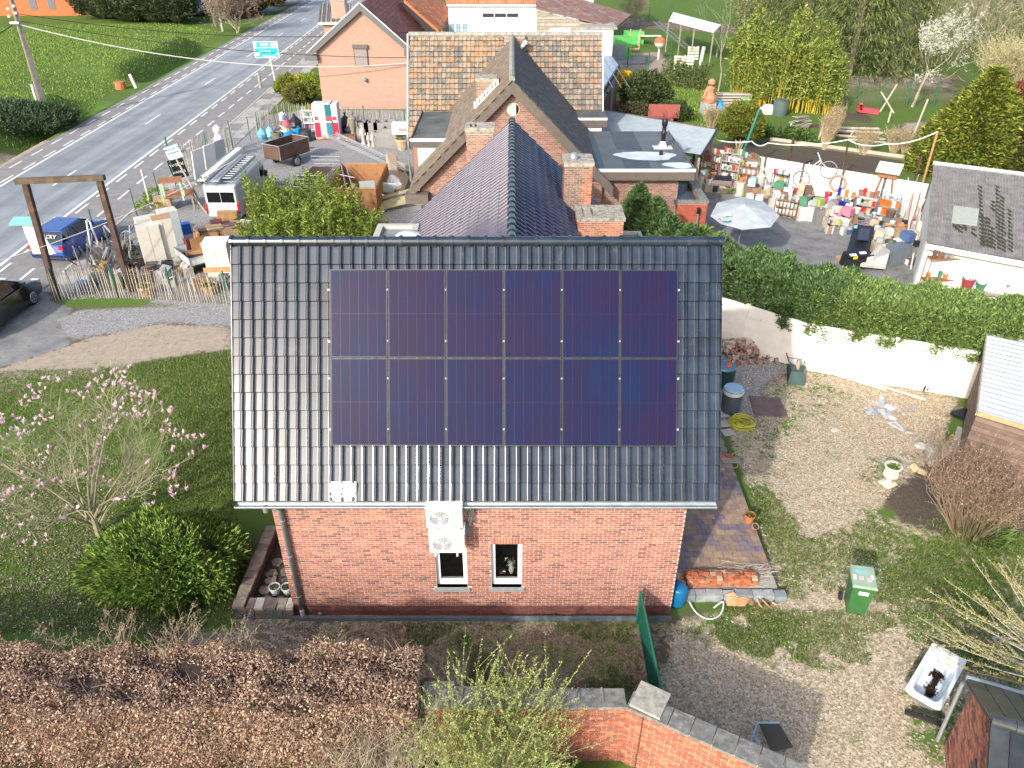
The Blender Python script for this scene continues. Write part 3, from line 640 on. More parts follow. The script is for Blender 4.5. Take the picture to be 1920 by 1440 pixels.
# ---- two heat pump units on the wall
def ac(z1,x0,x1,z0,lab,dy=.36):
 w=x1-x0;h=z1-z0;yb=YW-.1;yf=yb-dy
 t=thing('air_conditioner',lab,'air conditioner',((x0+x1)/2,yb,z0),'white outdoor units on the front wall')
 m=MB();m.box(x0,x1,yf,yb,z0,z1);m.build('casing',white,t,bevel=.015)
 B('top_cover',white,t,(x0-.008,x1+.008,yf-.008,yb,z1+.001,z1+.02),bevel=.006)
 cx,cz=x0+w*.38,z0+h*.5;R=h*.4
 m=MB();m.torus((cx,yf-.006,cz),R,.012,'y',28,6);
 for k in range(5):m.torus((cx,yf-.008,cz),R*(.18+k*.17),.0035,'y',24,4)
 for k in range(16):
  a=2*pi*k/16;m.tube([(cx+.05*cos(a),yf-.008,cz+.05*sin(a)),(cx+R*cos(a+.25),yf-.008,cz+R*sin(a+.25))],.003,4)
 m.build('fan_grille',C_(.62,.64,.66,.4),t)
 m=MB();m.tube([(cx,yf-.004,cz),(cx,yf+.0,cz)],R*.98,28);m.build('fan_opening',C_(.2,.22,.25,.5),t)
 m=MB()
 for k in range(3):
  a=2*pi*k/3+.5;m.prism([(cx+.04*cos(a),yf-.005,cz+.04*sin(a)),(cx+R*.9*cos(a-.3),yf-.005,cz+R*.9*sin(a-.3)),(cx+R*.92*cos(a+.35),yf-.005,cz+R*.92*sin(a+.35))],(0,-.002,0))
 m.build('fan_blade',C_(.35,.38,.42,.4),t)
 m=MB();m.tube([(cx,yf-.02,cz),(cx,yf-.005,cz)],.035,12);m.build('hub',white,t)
 B('badge',C_(.55,.57,.6,.4),t,(x1-.22,x1-.1,yf-.004,yf-.001,z0+h*.55,z0+h*.58))
 for xb_ in(x0+.1,x1-.17):B('bracket',white,t,(xb_,xb_+.03,yf-.05,YW,z0-.05,z0-.001))
 return t
ya=YW-.46
a0=YP(800,990,ya);a1=YP(868,990,ya);b0=YP(806,1037,ya);b1=YP(872,1037,ya);bt=YP(806,1000,ya)
ac(a0 .z+.50,a0 .x,a1 .x,a0 .z,'white outdoor air conditioning unit directly under the gutter, upper of two on the wall')
ac(b0 .z+.50 if b0 .z+.55>a0 .z else b0 .z+.5,b0 .x,b1 .x,b0 .z,'white outdoor air conditioning unit above the left window, lower of two on the wall')
m=MB();ex=a1 .x+.02
for k in range(7):
 q=random.uniform(-.03,.05);m.tube([(ex,YW-.2,a0 .z+.25-.04*k),(ex+.08+q,YW-.15,a0 .z+.32),(ex+.16+q,YW-.06,a0 .z+.15+.04*k),(ex+.1+q,YW-.05,a0 .z-.1),(ex+.04+q,YW-.1,b0 .z+.35-.03*k),(ex+.01,YW-.16,b0 .z+.3-.03*k)],.011,6)
m.tube([(ex+.05,YW-.05,a0 .z+.42),(ex+.55,YW-.05,a0 .z+.44),(ex+.56,YW-.05,a0 .z+.2)],.014,6)
m.build('pipe_bundle',M('insulated_pipes',(.3,.31,.33),.6,.5,20),label='grey bundle of insulated pipes beside the air conditioning units',cat='pipes',smooth=True)
# things behind the right window
vx=(WIN[1][0]+WIN[1][1])/2+.1;t=thing('flower_vase','pale vase of white flowers behind the right window','vase',(vx,YW+.26,wb+.17))
m=MB();m.lathe((vx,YW+.26,wb+.17),[(.03,0),(.055,.08),(.045,.2),(.03,.26),(.035,.28)],10);m.build('vase',C_(.7,.65,.6),t,smooth=True)
leaves('flowers',np.array([vx,YW+.26,wb+.47])+RS.randn(90,3)*[.05,.03,.08],.045,((.7,.7,.6),(.3,.4,.2),(.8,.8,.7)),t)
m=MB();m.obox((vx-.2,YW+.26,wb+.24),(.14,.06,.14));m.obox((vx-.22,YW+.24,wb+.2),(.05,.03,.05),mi=1);m.obox((vx-.16,YW+.22,wb+.26),(.06,.01,.03),mi=2)
m.build('ornament',[black,C_(.5,.08,.08),C_(.8,.8,.8)],label='dark ornament with red and white spots behind the right window',cat='ornament')
# concrete edging along the foot of the wall
eb=thing('edging_kerb','low grey concrete edging along the foot of the front wall','kerb',(-.6,11.3,0));e0=P(548,1166).x;e1=P(1260,1166).x;its=[]
k=int((e1-e0)/.36)
for i in range(k):its.append((Matrix.Translation((e0+(i+.5)*(e1-e0)/k,P(900,1163).y,.05))@Euler((0,random.uniform(-.01,.01),random.uniform(-.01,.01))).to_matrix().to_4x4()@Matrix.Diagonal(((e1-e0)/k-.008,.06,.12,1)),0,True))
pieces('kerb_stone',eb,CUBE,its,[M('blue_grey_concrete',(.13,.16,.18),.8,.25,6)])
# dandelions
wdp=np.array([[RS.uniform(-2.9,3.4),RS.uniform(11.47,11.64),.01]for _ in range(500)]);wdp=clump(wdp,2,.1)
dd=np.zeros((len(wdp),3));dd[:,2]=1
tag(leaves('weeds',wdp,.09,((.08,.17,.03),(.12,.24,.04),(.2,.22,.06)),dirs=dd,aspect=.4,dj=.7),'low weeds between the wall and its edging','weeds',kind='stuff')
for q,lb in zip(((896,1148),(904,1152),(943,1150),(963,1151)),('leftmost','second','third','rightmost')):
 c=P(*q);leaves('dandelion',np.array([c.x,c.y,.09])+RS.randn(14,3)*.008,.03,((.8,.55,.02),(.85,.6,.03)),None,PETAL)
 o=bpy.context.scene.collection.objects[-1];tag(o,lb+' yellow dandelion at the foot of the front wall','flower','dandelions by the front wall')
 # ------------------------------------------------------------------ roofs and walls of the other buildings
def slab_tiles(parent,p0,ea,eu,La,Lu,nc,nr,mats,wts=None,limit=0,name='roof_tile',th=.025,gap=.012,clip=None,jit=.004,tmpl=None,stag=False,matf=None):
 """p0 lower corner, ea unit along eave, eu unit up the slope"""
 ea=Vector(ea).normalized();eu=Vector(eu).normalized();n=ea.cross(eu).normalized();R=Matrix((ea,eu,n)).transposed().to_4x4();its=[]
 a=La/nc;u=Lu/nr
 for r in range(nr):
  for c in range(nc):
   off=a/2 if stag and r%2 else 0;x=c*a+off
   q=p0+ea*(x+a/2)+eu*(r*u+u/2)
   if clip and not clip(q):continue
   mi=matf(c,r)if matf else random.choices(range(len(mats)),wts)[0]
   if tmpl:its.append((Matrix.Translation(p0+ea*x+eu*(r*u)+n*random.uniform(0,jit))@R,mi,True))
   else:its.append((Matrix.Translation(q+n*(.01+random.uniform(0,jit)))@R@Matrix.Rotation(-.045,4,'X')@Matrix.Diagonal((a-gap,u+.02,th,1)),mi,True))
 pieces(name,parent,tmpl or CUBE,its,mats,limit,name+'_rest')
def corrugated(name,A_,B_,C_0,D_,n,mat,parent,amp=.035,**k):
 """A-B near/left edge pair, D-C far: ridges run from A..D side to B..C side; n waves between A and D"""
 m=MB();vs=[];up=(B_-A_).cross(D_-A_).normalized();up=up if up.z>0 else-up;st=n*6
 for i in range(st+1):
  t=i/st;h=up*amp*sin(2*pi*n*t)
  for q in(A_.lerp(D_,t)+h,B_.lerp(C_0,t)+h):vs.append(q)
 for i in range(st+1):vs+=[vs[2*i]-up*.01,vs[2*i+1]-up*.01]
 o=2*(st+1);fs=[(2*i,2*i+1,2*i+3,2*i+2)for i in range(st)]+[(o+2*i,o+2*i+2,o+2*i+3,o+2*i+1)for i in range(st)]+[(2*i,2*i+2,o+2*i+2,o+2*i)for i in range(st)]
 m.add(vs,fs);return m.build(name,mat,parent,**k)
def chimney(parent,x0,x1,y0,y1,z0,z1,mats,capm,name='chimney',limit=0,cap=.12,matf=None,flues=0,cream=False,sides=True):
 B(name,mort if not cream else concrete_lt,parent,(x0,x1,y0,y1,z0,z1))
 ch_=parent.children[-1]if parent.children else None
 bricks(parent,(x0,y0,z0),(1,0,0),x1-x0,0,z1-z0,mod=(.2,.068),mats=mats,limit=limit,name='chimney_brick',matf=matf)
 if sides:
  bricks(parent,(x1,y0,z0),(0,1,0),y1-y0,0,z1-z0,mod=(.2,.068),mats=mats,limit=0,name='chimney_side_brick',matf=matf)
  bricks(parent,(x0,y1,z0),(0,-1,0),y1-y0,0,z1-z0,mod=(.2,.068),mats=mats,limit=0,name='chimney_side_brick',matf=matf)
 m=MB();e=.05
 if flues:
  m.box(x0-e,x1+e,y0-e,y1+e,z1,z1+.04)
  w=x1-x0;ring=.14;hz=z1+cap
  m.box(x0-e,x1+e,y0-e,y0+ring,z1+.04,hz);m.box(x0-e,x1+e,y1-ring,y1+e,z1+.04,hz);m.box(x0-e,x0+ring,y0+ring,y1-ring,z1+.04,hz)
  mid=x0+w*.42;m.box(x0+w*.22,x0+w*.30,y0+ring,y1-ring,z1+.04,hz);m.box(mid,x1+e,y0+ring,y1-ring,z1+.04,hz-.003)
 else:m.box(x0-e,x1+e,y0-e,y1+e,z1,z1+cap)
 for i,v in enumerate(m.v):
  m.v[i]=(v[0]+random.uniform(-.008,.008),v[1]+random.uniform(-.008,.008),v[2]+random.uniform(-.006,.006))
 m.build('chimney_cap',capm,parent)
moss=M('mossy_mortar_cap',(.42,.38,.33),.95,.3,9,bump=.5,bscale=30,dirt=(.14,.14,.08),dscale=7,damt=.5)
# ---- wing behind the house
ZW=6.58;YWG=29.2;lw=YP(760,425,YWG);kx=(ZW-lw.z)/(-lw.x);WXL=lw.x;WXR=3.95
t=thing('rear_wing','rear wing with violet glazed tile roof and collared ridge running back from the house','house wing',(0,20,0))
m=MB()
for x0,x1 in((-3.85,-3.6),(3.5,3.75)):m.box(x0,x1,16.5,YWG-.3,0,ZW-kx*3.95)
m.prism([(-3.6,YWG-.5,0),(3.5,YWG-.5,0),(3.5,YWG-.5,ZW-kx*3.8),(0,YWG-.5,ZW-.25),(-3.6,YWG-.5,ZW-kx*3.8)],(0,.2,0));m.build('wall',gm,t)
wing_m=[M('violet_glazed_tile',c,.22,.25,3,spec=.6,coat=.4)for c in((.045,.037,.085),(.036,.036,.075),(.055,.042,.085))]
wing_b=[M('blue_glazed_tile',c,.3,.25,3,spec=.6,coat=.5)for c in((.02,.035,.10),(.03,.04,.09))]
sl_=sqrt(1+kx*kx)
m=MB();ys=15.2
m.prism([(0,ys,ZW-.06),(WXL,ys,ZW-.06+kx*WXL),(WXL,YWG,ZW-.06+kx*WXL),(0,YWG,ZW-.06)],(0,0,-.12));m.prism([(0,ys,ZW-.06),(0,YWG,ZW-.06),(WXR,YWG,ZW-.06-kx*WXR),(WXR,ys,ZW-.06-kx*WXR)],(0,0,-.12));m.build('roof',M('roof_battens',(.03,.028,.04),.8,.1),t)
ncw=int((YWG-ys)/.30)
eu=Vector((-WXL,0,-kx*WXL)).normalized();Lw=hypot(WXL,kx*WXL);nrw=14
zmain=lambda q:q.z>7.75-1.72*(q.y-14)
slab_tiles(t,Vector((WXL,YWG,ZW+kx*WXL)),(0,-1,0),eu,YWG-ys,Lw,ncw,nrw,wing_m,limit=150,tmpl=tile_tmpl((YWG-ys)/ncw,Lw/nrw,.05,.075),clip=zmain,name='violet_tile')
eu=Vector((-WXR,0,kx*WXR)).normalized();Lw=hypot(WXR,kx*WXR)
slab_tiles(t,Vector((WXR,ys,ZW-kx*WXR)),(0,1,0),eu,YWG-ys,Lw,ncw,nrw,wing_b,limit=150,tmpl=tile_tmpl((YWG-ys)/ncw,Lw/nrw,.05,.075),clip=zmain,name='blue_tile')
cap2=MB();L2=.42;halfring(cap2,0,L2,.10);halfring(cap2,-.02,.02,.125);halfring(cap2,.02,.06,.135)
gcm=[M('blue_grey_ridge_tile',(.035,.055,.08),.25,.2,6,coat=.4),M('blue_grey_ridge_tile',(.05,.075,.10),.25,.2,6,coat=.4)]
nq=int((YWG-15)/L2);its=[(Matrix.Translation((0,YWG+.02-i*L2,ZW+.03))@Matrix.Rotation(-pi/2,4,'Z'),i%2,True)for i in range(nq)]
pieces('ridge_tile',t,(cap2 .v,cap2 .f),its,gcm)
# side flat roofs of the wing
def flat_roof(parent,x0,x1,y0,y1,z,mat,edge,up=.1,w=.16,wallm=None,name='flat_roof',under=True):
 m=MB();m.box(x0,x1,y0,y1,z-.12,z)
 m.build(name,mat,parent)
 B('roof_edge',edge,parent,(x0,x0+w,y0,y1,z+.002,z+up),(x1-w,x1,y0,y1,z+.002,z+up),(x0+w,x1-w,y1-w,y1,z+.002,z+up),(x0+w,x1-w,y0,y0+w,z+.002,z+up))
 if under:B('wall',wallm or gm,parent,(x0+.2,x1-.2,y0+.2,y1-.2,0,z-.12))
zf=3.38;a=P(709,421,zf+.1);b=P(1201,433,zf+.1);jx=-(ZW-zf)/kx
felt_lt=M('pale_roofing_felt',(.24,.25,.26),.6,.2,2,dirt=(.12,.13,.13),dscale=1.5,damt=.3)
t=thing('flat_extension','pale grey flat roof with an oval skylight, left of the violet roof','extension',(-4.6,22,0));flat_roof(t,a.x,jx-.05,17.2,a.y,zf,felt_lt,concrete_lt,.14,.22)
c1=P(768,442,zf+.1);m=MB();m.lathe((c1 .x,c1 .y,zf),[(.5,.0),(.5,.12),(.4,.2),(.0,.26)],16);m.v=[((v[0]-0)*1,c1 .y+(v[1]-c1 .y)*.8,v[2])for v in m.v];m.build('skylight',C_(.6,.62,.63,.3),t,smooth=True)
t=thing('flat_extension','small grey flat roof just behind the orange brick chimney','extension',(4.2,21,0));flat_roof(t,-jx+.05,b.x,17.2,b.y,zf,M('stained_felt',(.22,.2,.17),.7,.2,3,dirt=(.4,.3,.15),dscale=2,damt=.4),concrete_lt,.1,.12)
# chimneys
q0=YP(1085,408,23);q1=YP(1170,408,23);qt=5.08
t=thing('brick_chimney','broad orange brick chimney with a crumbling cap directly behind the ridge','chimney',(2.6,23.5,0));yb_=P(1128,385,q0 .z).y
chimney(t,q0 .x,q1 .x,23,yb_,1.5,q0 .z-.12,BR_O,moss,limit=220,flues=1)
q0=YP(1060,306,24.7);q1=YP(1112,306,24.7)
t=thing('brick_chimney','tall grey and orange brick chimney on the right slope of the violet roof','chimney',(2.2,25,3))
chimney(t,q0 .x,q1 .x,24.7,25.7,2.6,q0 .z-.1,BR_C+BR_O,moss,limit=120,matf=lambda x,z:(4+random.randrange(4))if x>(q1 .x-q0 .x)*(.62-.12*sin(z*3))else random.randrange(4),cream=True)
m=MB();m.lathe((q0 .x+.3,25.1,q0 .z),[(.16,0),(.14,.1),(.1,.22),(.09,.22)],12);m.build('chimney_pot',steel,t,smooth=True)
m=MB();m.prism([(q0 .x-.12,24.6,ZW-kx*q0 .x+.13),(q1 .x+.5,24.6,ZW-kx*(q1 .x+.5)+.13),(q1 .x+.5,24.68,ZW-kx*(q1 .x+.5)+.13),(q0 .x-.12,24.68,ZW-kx*q0 .x+.13)],(0,0,.12));m.build('lead_flashing',M('lead',(.12,.13,.14),.5,.15),t)
q0=YP(874,250,29.5);q1=YP(925,250,29.5)
t=thing('brick_chimney','mottled red brick chimney with broken cap at the left of the violet roof','chimney',(-1.4,29.7,0))
chimney(t,q0 .x,q1 .x,29.5,30.3,1.0,q0 .z,BR_B+BR_C[:2]+BR_O[:1],moss,limit=0,flues=1,cap=.22)
# ---- neighbouring gable house
ap=YP(964,150,32.9);le=YP(770,350,32.9);ap.x=.0;YB=33.25;kb_=(ap.z-le.z)/(ap.x-le.x);xr_=-le.x-.1
nb=thing('gable_house','brown brick gable house with a round attic window, behind the violet roof','house',(0,36,0));d=D(969,79)
YBE=44.6
m=MB();m.prism([(le.x+.35,YB,0),(xr_-.35,YB,0),(xr_-.35,YB,le.z+.35*kb_-.1),(ap.x,YB,ap.z-.15),(le.x+.35,YB,le.z+.35*kb_-.1)],(0,.25,0));m.build('gable_wall',M('pale_mortar',(.42,.34,.28),.95,.12,8),nb)
B('wall',gm,nb,(le.x+.35,le.x+.6,YB+.25,44,0,le.z+.1),(xr_-.6,xr_-.35,YB+.25,44,0,le.z+.1))
rc=YP(962,205,YB);
def clipg(a_,b_,z):
 o=le.x+.35;lim0=ap.x-(ap.z-.2-z)/kb_-o;lim1=ap.x+(ap.z-.2-z)/kb_-o;a_=max(a_,lim0);b_=min(b_,lim1,xr_-.35-o)
 if b_<=a_:return[]
 if abs(z-rc.z)<.42:
  h=sqrt(.42**2-(z-rc.z)**2);c0=rc.x-h-o;c1=rc.x+h-o
  if a_>=c0 and b_<=c1:return[]
  if a_<c0<b_:return[(a_,c0)]
  if a_<c1<b_:return[(c1,b_)]
 return[(a_,b_)]
bricks(nb,(le.x+.35,YB,0),(1,0,0),xr_-.7-le.x,0,ap.z,mod=(.21,.08),mats=BR_B,clip=clipg,limit=60,name='gable_brick',gap=.016)
m=MB()
for k_ in range(26):
 a_=2*pi*k_/26;m.obox((rc.x+.35*cos(a_),YB-.005,rc.z+.35*sin(a_)),(.13,.03,.06),(0,-a_,0),random.randrange(4))
m.build('round_arch_bricks',BR_B,nb,kind='stuff')
m=MB();m.tube([(rc.x,YB-.012,rc.z),(rc.x,YB+.0,rc.z)],.27,20);rw=m.build('round_window',C_(.62,.6,.5,.6),nb)
m=MB();m.prism([(rc.x+.12,YB-.014,rc.z-.22),(rc.x+.22,YB-.014,rc.z-.14),(rc.x+.25,YB-.014,rc.z),(rc.x+.22,YB-.014,rc.z+.14),(rc.x+.12,YB-.014,rc.z+.22)],(0,.001,0));m.build('window_gap',dark,rw)
q=YP(1062,318,YB);m=MB();m.box(q.x-.75,q.x,YB-.02,YB-.005,q.z-.8,q.z);w_=m.build('window',upvc,nb);B('pane',glass_dk,w_,(q.x-.7,q.x-.2,YB-.03,YB-.021,q.z-.8,q.z-.1))
m=MB()
for k_ in range(12):m.obox((q.x-.85+k_*.085,YB-.012,q.z+.14),(.07,.03,.24),(0,0,0),k_%4)
m.build('lintel_bricks',BR_B,nb,kind='stuff')
dk1=[M('slate_tile',c,.85,.3,5,spec=.3)for c in((.10,.105,.11),(.13,.12,.115),(.085,.09,.10),(.16,.11,.09))]
dk2=[M('brown_weathered_tile',c,.9,.3,5)for c in((.2,.165,.12),(.17,.15,.115),(.24,.19,.14),(.19,.13,.10))]
eu=Vector((1,0,kb_)).normalized();LB=hypot(ap.x-le.x,ap.z-le.z)
m=MB();m.prism([(le.x,32.9,le.z-.04),(le.x,YBE,le.z-.04),(ap.x,YBE,ap.z-.04),(ap.x,32.9,ap.z-.04)],(0,0,-.1));m.prism([(ap.x,32.9,ap.z-.04),(ap.x,YBE,ap.z-.04),(xr_,YBE,ap.z-.04-kb_*xr_),(xr_,32.9,ap.z-.04-kb_*xr_)],(0,0,-.1));m.build('roof',dk1[0],nb)
slab_tiles(nb,Vector((le.x,YBE,le.z)),(0,-1,0),eu,YBE-32.9,LB,50,26,dk2,limit=0,name='left_slope_tile',th=.03,stag=True)
slab_tiles(nb,Vector((xr_,32.9,ap.z-kb_*xr_)),(0,1,0),Vector((-1,0,kb_)),YBE-32.9,hypot(xr_,kb_*xr_),50,26,dk1,(4,3,3,1.2),limit=0,name='right_slope_tile',th=.03,stag=True)
m=MB();m.tube([(0,32.9,ap.z+.03),(0,YBE,ap.z+.03)],.13,8);m.build('ridge_tiles',M('lichened_ridge',(.3,.3,.26),.9,.3,5),nb)
fas=M('brown_fascia',(.14,.115,.10),.6,.12,5);m=MB();th_=.38
m.prism([(le.x-.1,32.86,le.z-.1),(ap.x,32.86,ap.z),(ap.x,32.86,ap.z-th_*1.4),(le.x-.1,32.86,le.z-.1-th_*1.25)],(0,.05,0));m.build('verge_board',fas,nb)
m=MB();m.prism([(ap.x+.004,32.86,ap.z),(xr_+.1,32.86,ap.z-kb_*(xr_+.1)),(xr_+.1,32.86,ap.z-kb_*(xr_+.1)-th_*1.25),(ap.x+.004,32.86,ap.z-th_*1.4)],(0,.05,0));m.build('verge_board',fas,nb)
B('soffit_box',fas,nb,(le.x-.25,le.x+.75,32.7,33.25,le.z-.72,le.z-.3))
m=MB();m.tube([(le.x+.1,32.95,le.z-.78),(le.x+.7,33.0,le.z-.8),(le.x+.8,33.1,le.z-1.0),(le.x+.8,33.1,0)],.06,8);m.build('rainwater_pipe',white,nb,smooth=True)
q0=YP(893,152,35);q1=YP(929,152,35);t=thing('brick_chimney','dark brown brick chimney with white stepped flashing on the weathered left slope','chimney',(-1.2,35.3,4))
chimney(t,q0 .x,q1 .x,35,35.8,3.0,q0 .z,BR_C,moss,limit=0)
m=MB()
for k_ in range(9):
 x=q0 .x-.05+(q1 .x-q0 .x+.1)*k_/8;z=ap.z+kb_*(x)+.03;m.obox((x,34.93,z+.14),(.16,.04,.3),(0,0,0))
m.build('stepped_flashing',C_(.75,.76,.76,.5),t)
# left and right dormer boxes
flt=M('dark_roofing_felt',(.13,.14,.135),.8,.25,1.5,dirt=(.06,.065,.06),dscale=.8,damt=.5)
zl=5.0
def onB(px,py,right=False):
 n=Vector((-kb_,0,1))if not right else Vector((kb_,0,1));return PL(px,py,ap,n)
j0=onB(835,262);zl=j0 .z;a0=P(771,262,zl);a1=P(795,209,zl)
t=thing('flat_dormer','dark felted flat dormer with white front on the left slope','dormer',(a0 .x+1,a0 .y+1,0))
B('roof_felt',flt,t,(a0 .x,j0 .x+.3,a0 .y,a1 .y,zl-.3,zl));B('roof_edge',M('dark_trim',(.1,.1,.1),.5,.1),t,(a0 .x-.05,a0 .x,a0 .y,a1 .y,zl-.35,zl+.06),(a0 .x-.05,j0 .x+.2,a0 .y-.05,a0 .y,zl-.33,zl-.08))
B('white_trim',white,t,(a0 .x-.06,j0 .x+.2,a0 .y-.07,a0 .y-.051,zl-.07,zl+.07))
m=MB();m.box(a0 .x+.25,j0 .x+.2,a0 .y+.1,a0 .y+.25,.3,zl-.31);m.box(a0 .x+.25,a0 .x+.4,a0 .y+.25,a1 .y-.2,.3,zl-.31);m.build('dormer_front',white,t)
j1=onB(1083,222,True);zr_=j1 .z;a0=P(1137,223,zr_);a1=P(1128,204,zr_)
t=thing('flat_dormer','small dark flat dormer with white trim on the right slope','dormer',(a0 .x,a0 .y+1,0))
B('roof_felt',flt,t,(j1 .x-.3,a0 .x,a0 .y,a1 .y,zr_-.3,zr_));B('white_trim',white,t,(j1 .x-.2,a0 .x+.05,a0 .y-.05,a0 .y-.01,zr_-.06,zr_+.06));B('roof_edge',fas,t,(j1 .x-.1,a0 .x+.05,a0 .y-.04,a0 .y,zr_-.4,zr_-.07),(a0 .x+.001,a0 .x+.06,a0 .y+.001,a1 .y,zr_-.35,zr_+.04))
B('dormer_front',white,t,(j1 .x+.2,a0 .x-.2,a0 .y+.1,a0 .y+.3,.5,zr_-.31))
# ---- flat annex with grey membrane roof
za=3.56;f0=P(1122,320,za);f1=P(1302,320,za);bk0=P(1260,246,za);an=thing('flat_roof_annex','brown brick annex with a patched grey membrane flat roof','annex',(6,35,0));fy=f0 .y
x0=f0 .x-.4;x1=f1 .x
B('roof_slab',M('membrane',(.15,.19,.21),.35,.15,1),an,(x0-1.2,x1,fy,bk0 .y,za-.15,za-.003))
mems=[M('membrane_sheet',c,r,.15,1.2,dirt=d_,dscale=.7,damt=.4)for c,r,d_ in(((.03,.06,.085),.45,(.05,.075,.09)),((.10,.115,.12),.5,(.075,.085,.09)),((.06,.067,.075),.5,(.085,.09,.1)),((.115,.125,.13),.45,(.085,.09,.1)))]
ed=[x0-1.1,x0+.75,x0+1.6,x0+2.8,x0+4.0,x1-.05];
for i,mi in enumerate((0,1,2,3,1)):B('membrane_sheet',mems[mi],an,(ed[i],ed[i+1]-.012,fy+.05,bk0 .y-.05,za-.002,za+.003+.0012*i))
pud=MB();cc=P(1210,292,za+.012)
def blob(m,c,rx,ry,n,z,rot=0,irr=.15,seed=1,mi=None):
 rr=random.Random(seed);pts=[]
 for i in range(n):
  a=2*pi*i/n;r=1+irr*sin(2*a+seed)+irr*.6*cos(3*a+seed*2)+rr.uniform(-.04,.04);p=(rx*r*cos(a),ry*r*sin(a));pts.append((c[0]+p[0]*cos(rot)-p[1]*sin(rot),c[1]+p[0]*sin(rot)+p[1]*cos(rot),z))
 m.poly(pts,mi)
blob(pud,cc,1.9,.9,28,za+.0135,-.1,seed=3);pud.build('puddle_rim',M('dark_puddle_rim',(.07,.08,.085),.4,.3,2),an)
pud=MB();blob(pud,cc,1.6,.62,28,za+.0155,-.12,seed=5);blob(pud,(cc.x+1.25,cc.y-1.5,0),.6,.5,20,za+.0155,seed=2);pud.build('painted_puddle_sheen',M('painted_sheen',(.62,.68,.72),.3,.25,1.5),an)  # pale sheen of the wet puddle, painted as light patches
B('white_trim',white,an,(x0-.15,x1+.05,fy-.08,fy-.02,za-.04,za+.09));B('fascia',fas,an,(x0-.15,x1+.03,fy-.06,fy+.04,za-.42,za-.05),(x1+.001,x1+.05,fy+.05,bk0 .y,za-.3,za+.05))
B('wall',M('annex_mortar',(.42,.34,.28),.95,.1),an,(x0-.6,x1-.55,fy+.35,fy+.6,0,za-.2),(x1-.8,x1-.55,fy+.6,bk0 .y,0,za-.2))
bricks(an,(x0-.6,fy+.35,0),(1,0,0),x1-x0,0,za-.2,mod=(.21,.08),mats=BR_B,limit=0,name='annex_brick',gap=.016)
bricks(an,(x1-.55,fy+.35,0),(0,1,0),bk0 .y-fy-.4,0,za-.2,mod=(.21,.08),mats=BR_B,limit=0,name='annex_side_brick',gap=.016)
q=P(1242,277,za);m=MB();m.lathe((q.x,q.y,za),[(.26,0),(.12,.3),(.1,.32)],12);m.obox((q.x,q.y,za+.02),(.9,.6,.02));m.build('flue_base',C_(.6,.6,.58),an);m=MB();m.lathe((q.x,q.y,za+.32),[(.1,0),(.1,.3),(.13,.32),(.13,.42),(.1,.44),(.1,.7),(.14,.72),(.14,1.0),(.12,1.02)],12);m.build('flue_pipe',black,an,smooth=True)
m=MB();q=P(1239,291,za);m.obox((q.x,q.y,za+.1),(.16,.16,.2));m.build('roof_vent',black,an)
# red brick porch in front of the dealer's yard
p0=P(1272,378,2.4);p1=P(1330,378,2.4);t=thing('brick_porch','small red brick lean-to with sunken dark flat roof beside the annex','lean-to',(8.6,33,0));fy2=p0 .y
yb2=P(1310,335,2.4).y;BR_R=[M('bright_red_brick',c,.85,.15,12)for c in((.42,.09,.05),(.36,.075,.045),(.46,.12,.06))]
B('wall',C_(.38,.2,.14),t,(p0 .x,p1 .x-.06,fy2+.02,fy2+.25,0,2.3),(p1 .x-.3,p1 .x-.06,fy2+.25,yb2,0,2.3))
bricks(t,(p0 .x,fy2+.02,0),(1,0,0),p1 .x-p0 .x-.06,0,2.3,mod=(.21,.075),mats=BR_R,limit=60,name='porch_brick',gap=.014)
bricks(t,(p1 .x-.06,fy2+.02,0),(0,1,0),yb2-fy2,0,2.3,mod=(.21,.075),mats=BR_R,limit=0,name='porch_side_brick',gap=.014)
B('roof',C_(.06,.08,.1,.5),t,(p0 .x,p1 .x-.1,fy2+.1,yb2,2.05,2.15));B('parapet',coping,t,(p1 .x-.35,p1 .x,fy2,yb2,2.31,2.42),(p0 .x,p1 .x-.35,fy2,fy2+.22,2.31,2.419))
m=MB();m.tube([(p1 .x-.45,fy2-.12,1.0),(p1 .x-.45,fy2-.12,1.9),(p1 .x-.45,fy2-.02,1.95)],.06,8);m.tube([(p1 .x-.45,fy2-.12,1.9),(p1 .x-.45,fy2-.12,2.15)],.08,8,1);m.build('flue_pipe',[steel,black],t)
# ---- big roof of old multicoloured tiles
yc=45.0;zc_=YP(768,67,yc).z;xl=YP(768,67,yc).x;xrr=YP(1128,67,yc).x;ez=2.75
ey=None
for k_ in range(400):
 y=40+k_*.0125;
 if YP(770,258,y).z<=ez+.0:ey=y;break
ey=ey or 42.2
t=thing('old_tiled_house','long house with a steep roof of mottled old orange and grey tiles','house',(-1,46,0))
ctile=[M('old_tile',c,.9,.3,6,dirt=(.2,.19,.16),dscale=8,damt=.25)for c in((.22,.195,.155),(.17,.16,.145),(.28,.23,.17),(.36,.21,.13),(.42,.23,.13),(.31,.25,.19),(.38,.27,.2),(.48,.24,.12))]
eu=Vector((0,yc-ey,zc_-ez)).normalized();LC=hypot(yc-ey,zc_-ez)
m=MB();m.prism([(xl,ey,ez-.05),(xrr,ey,ez-.05),(xrr,yc,zc_-.05),(xl,yc,zc_-.05)],(0,.05,-.15));m.prism([(xl,yc+.05,zc_-.05),(xrr,yc+.05,zc_-.05),(xrr,yc+4.5,ez),(xl,yc+4.5,ez)],(0,0,-.15));m.build('roof',dark,t)
pt=MB();n_=5;w_t=(xrr-xl)/47;l_t=LC/19
prof=[(w_t*.01,.0),(w_t*.1,.012),(w_t*.5,.0),(w_t*.8,.03),(w_t*.965,.01)]
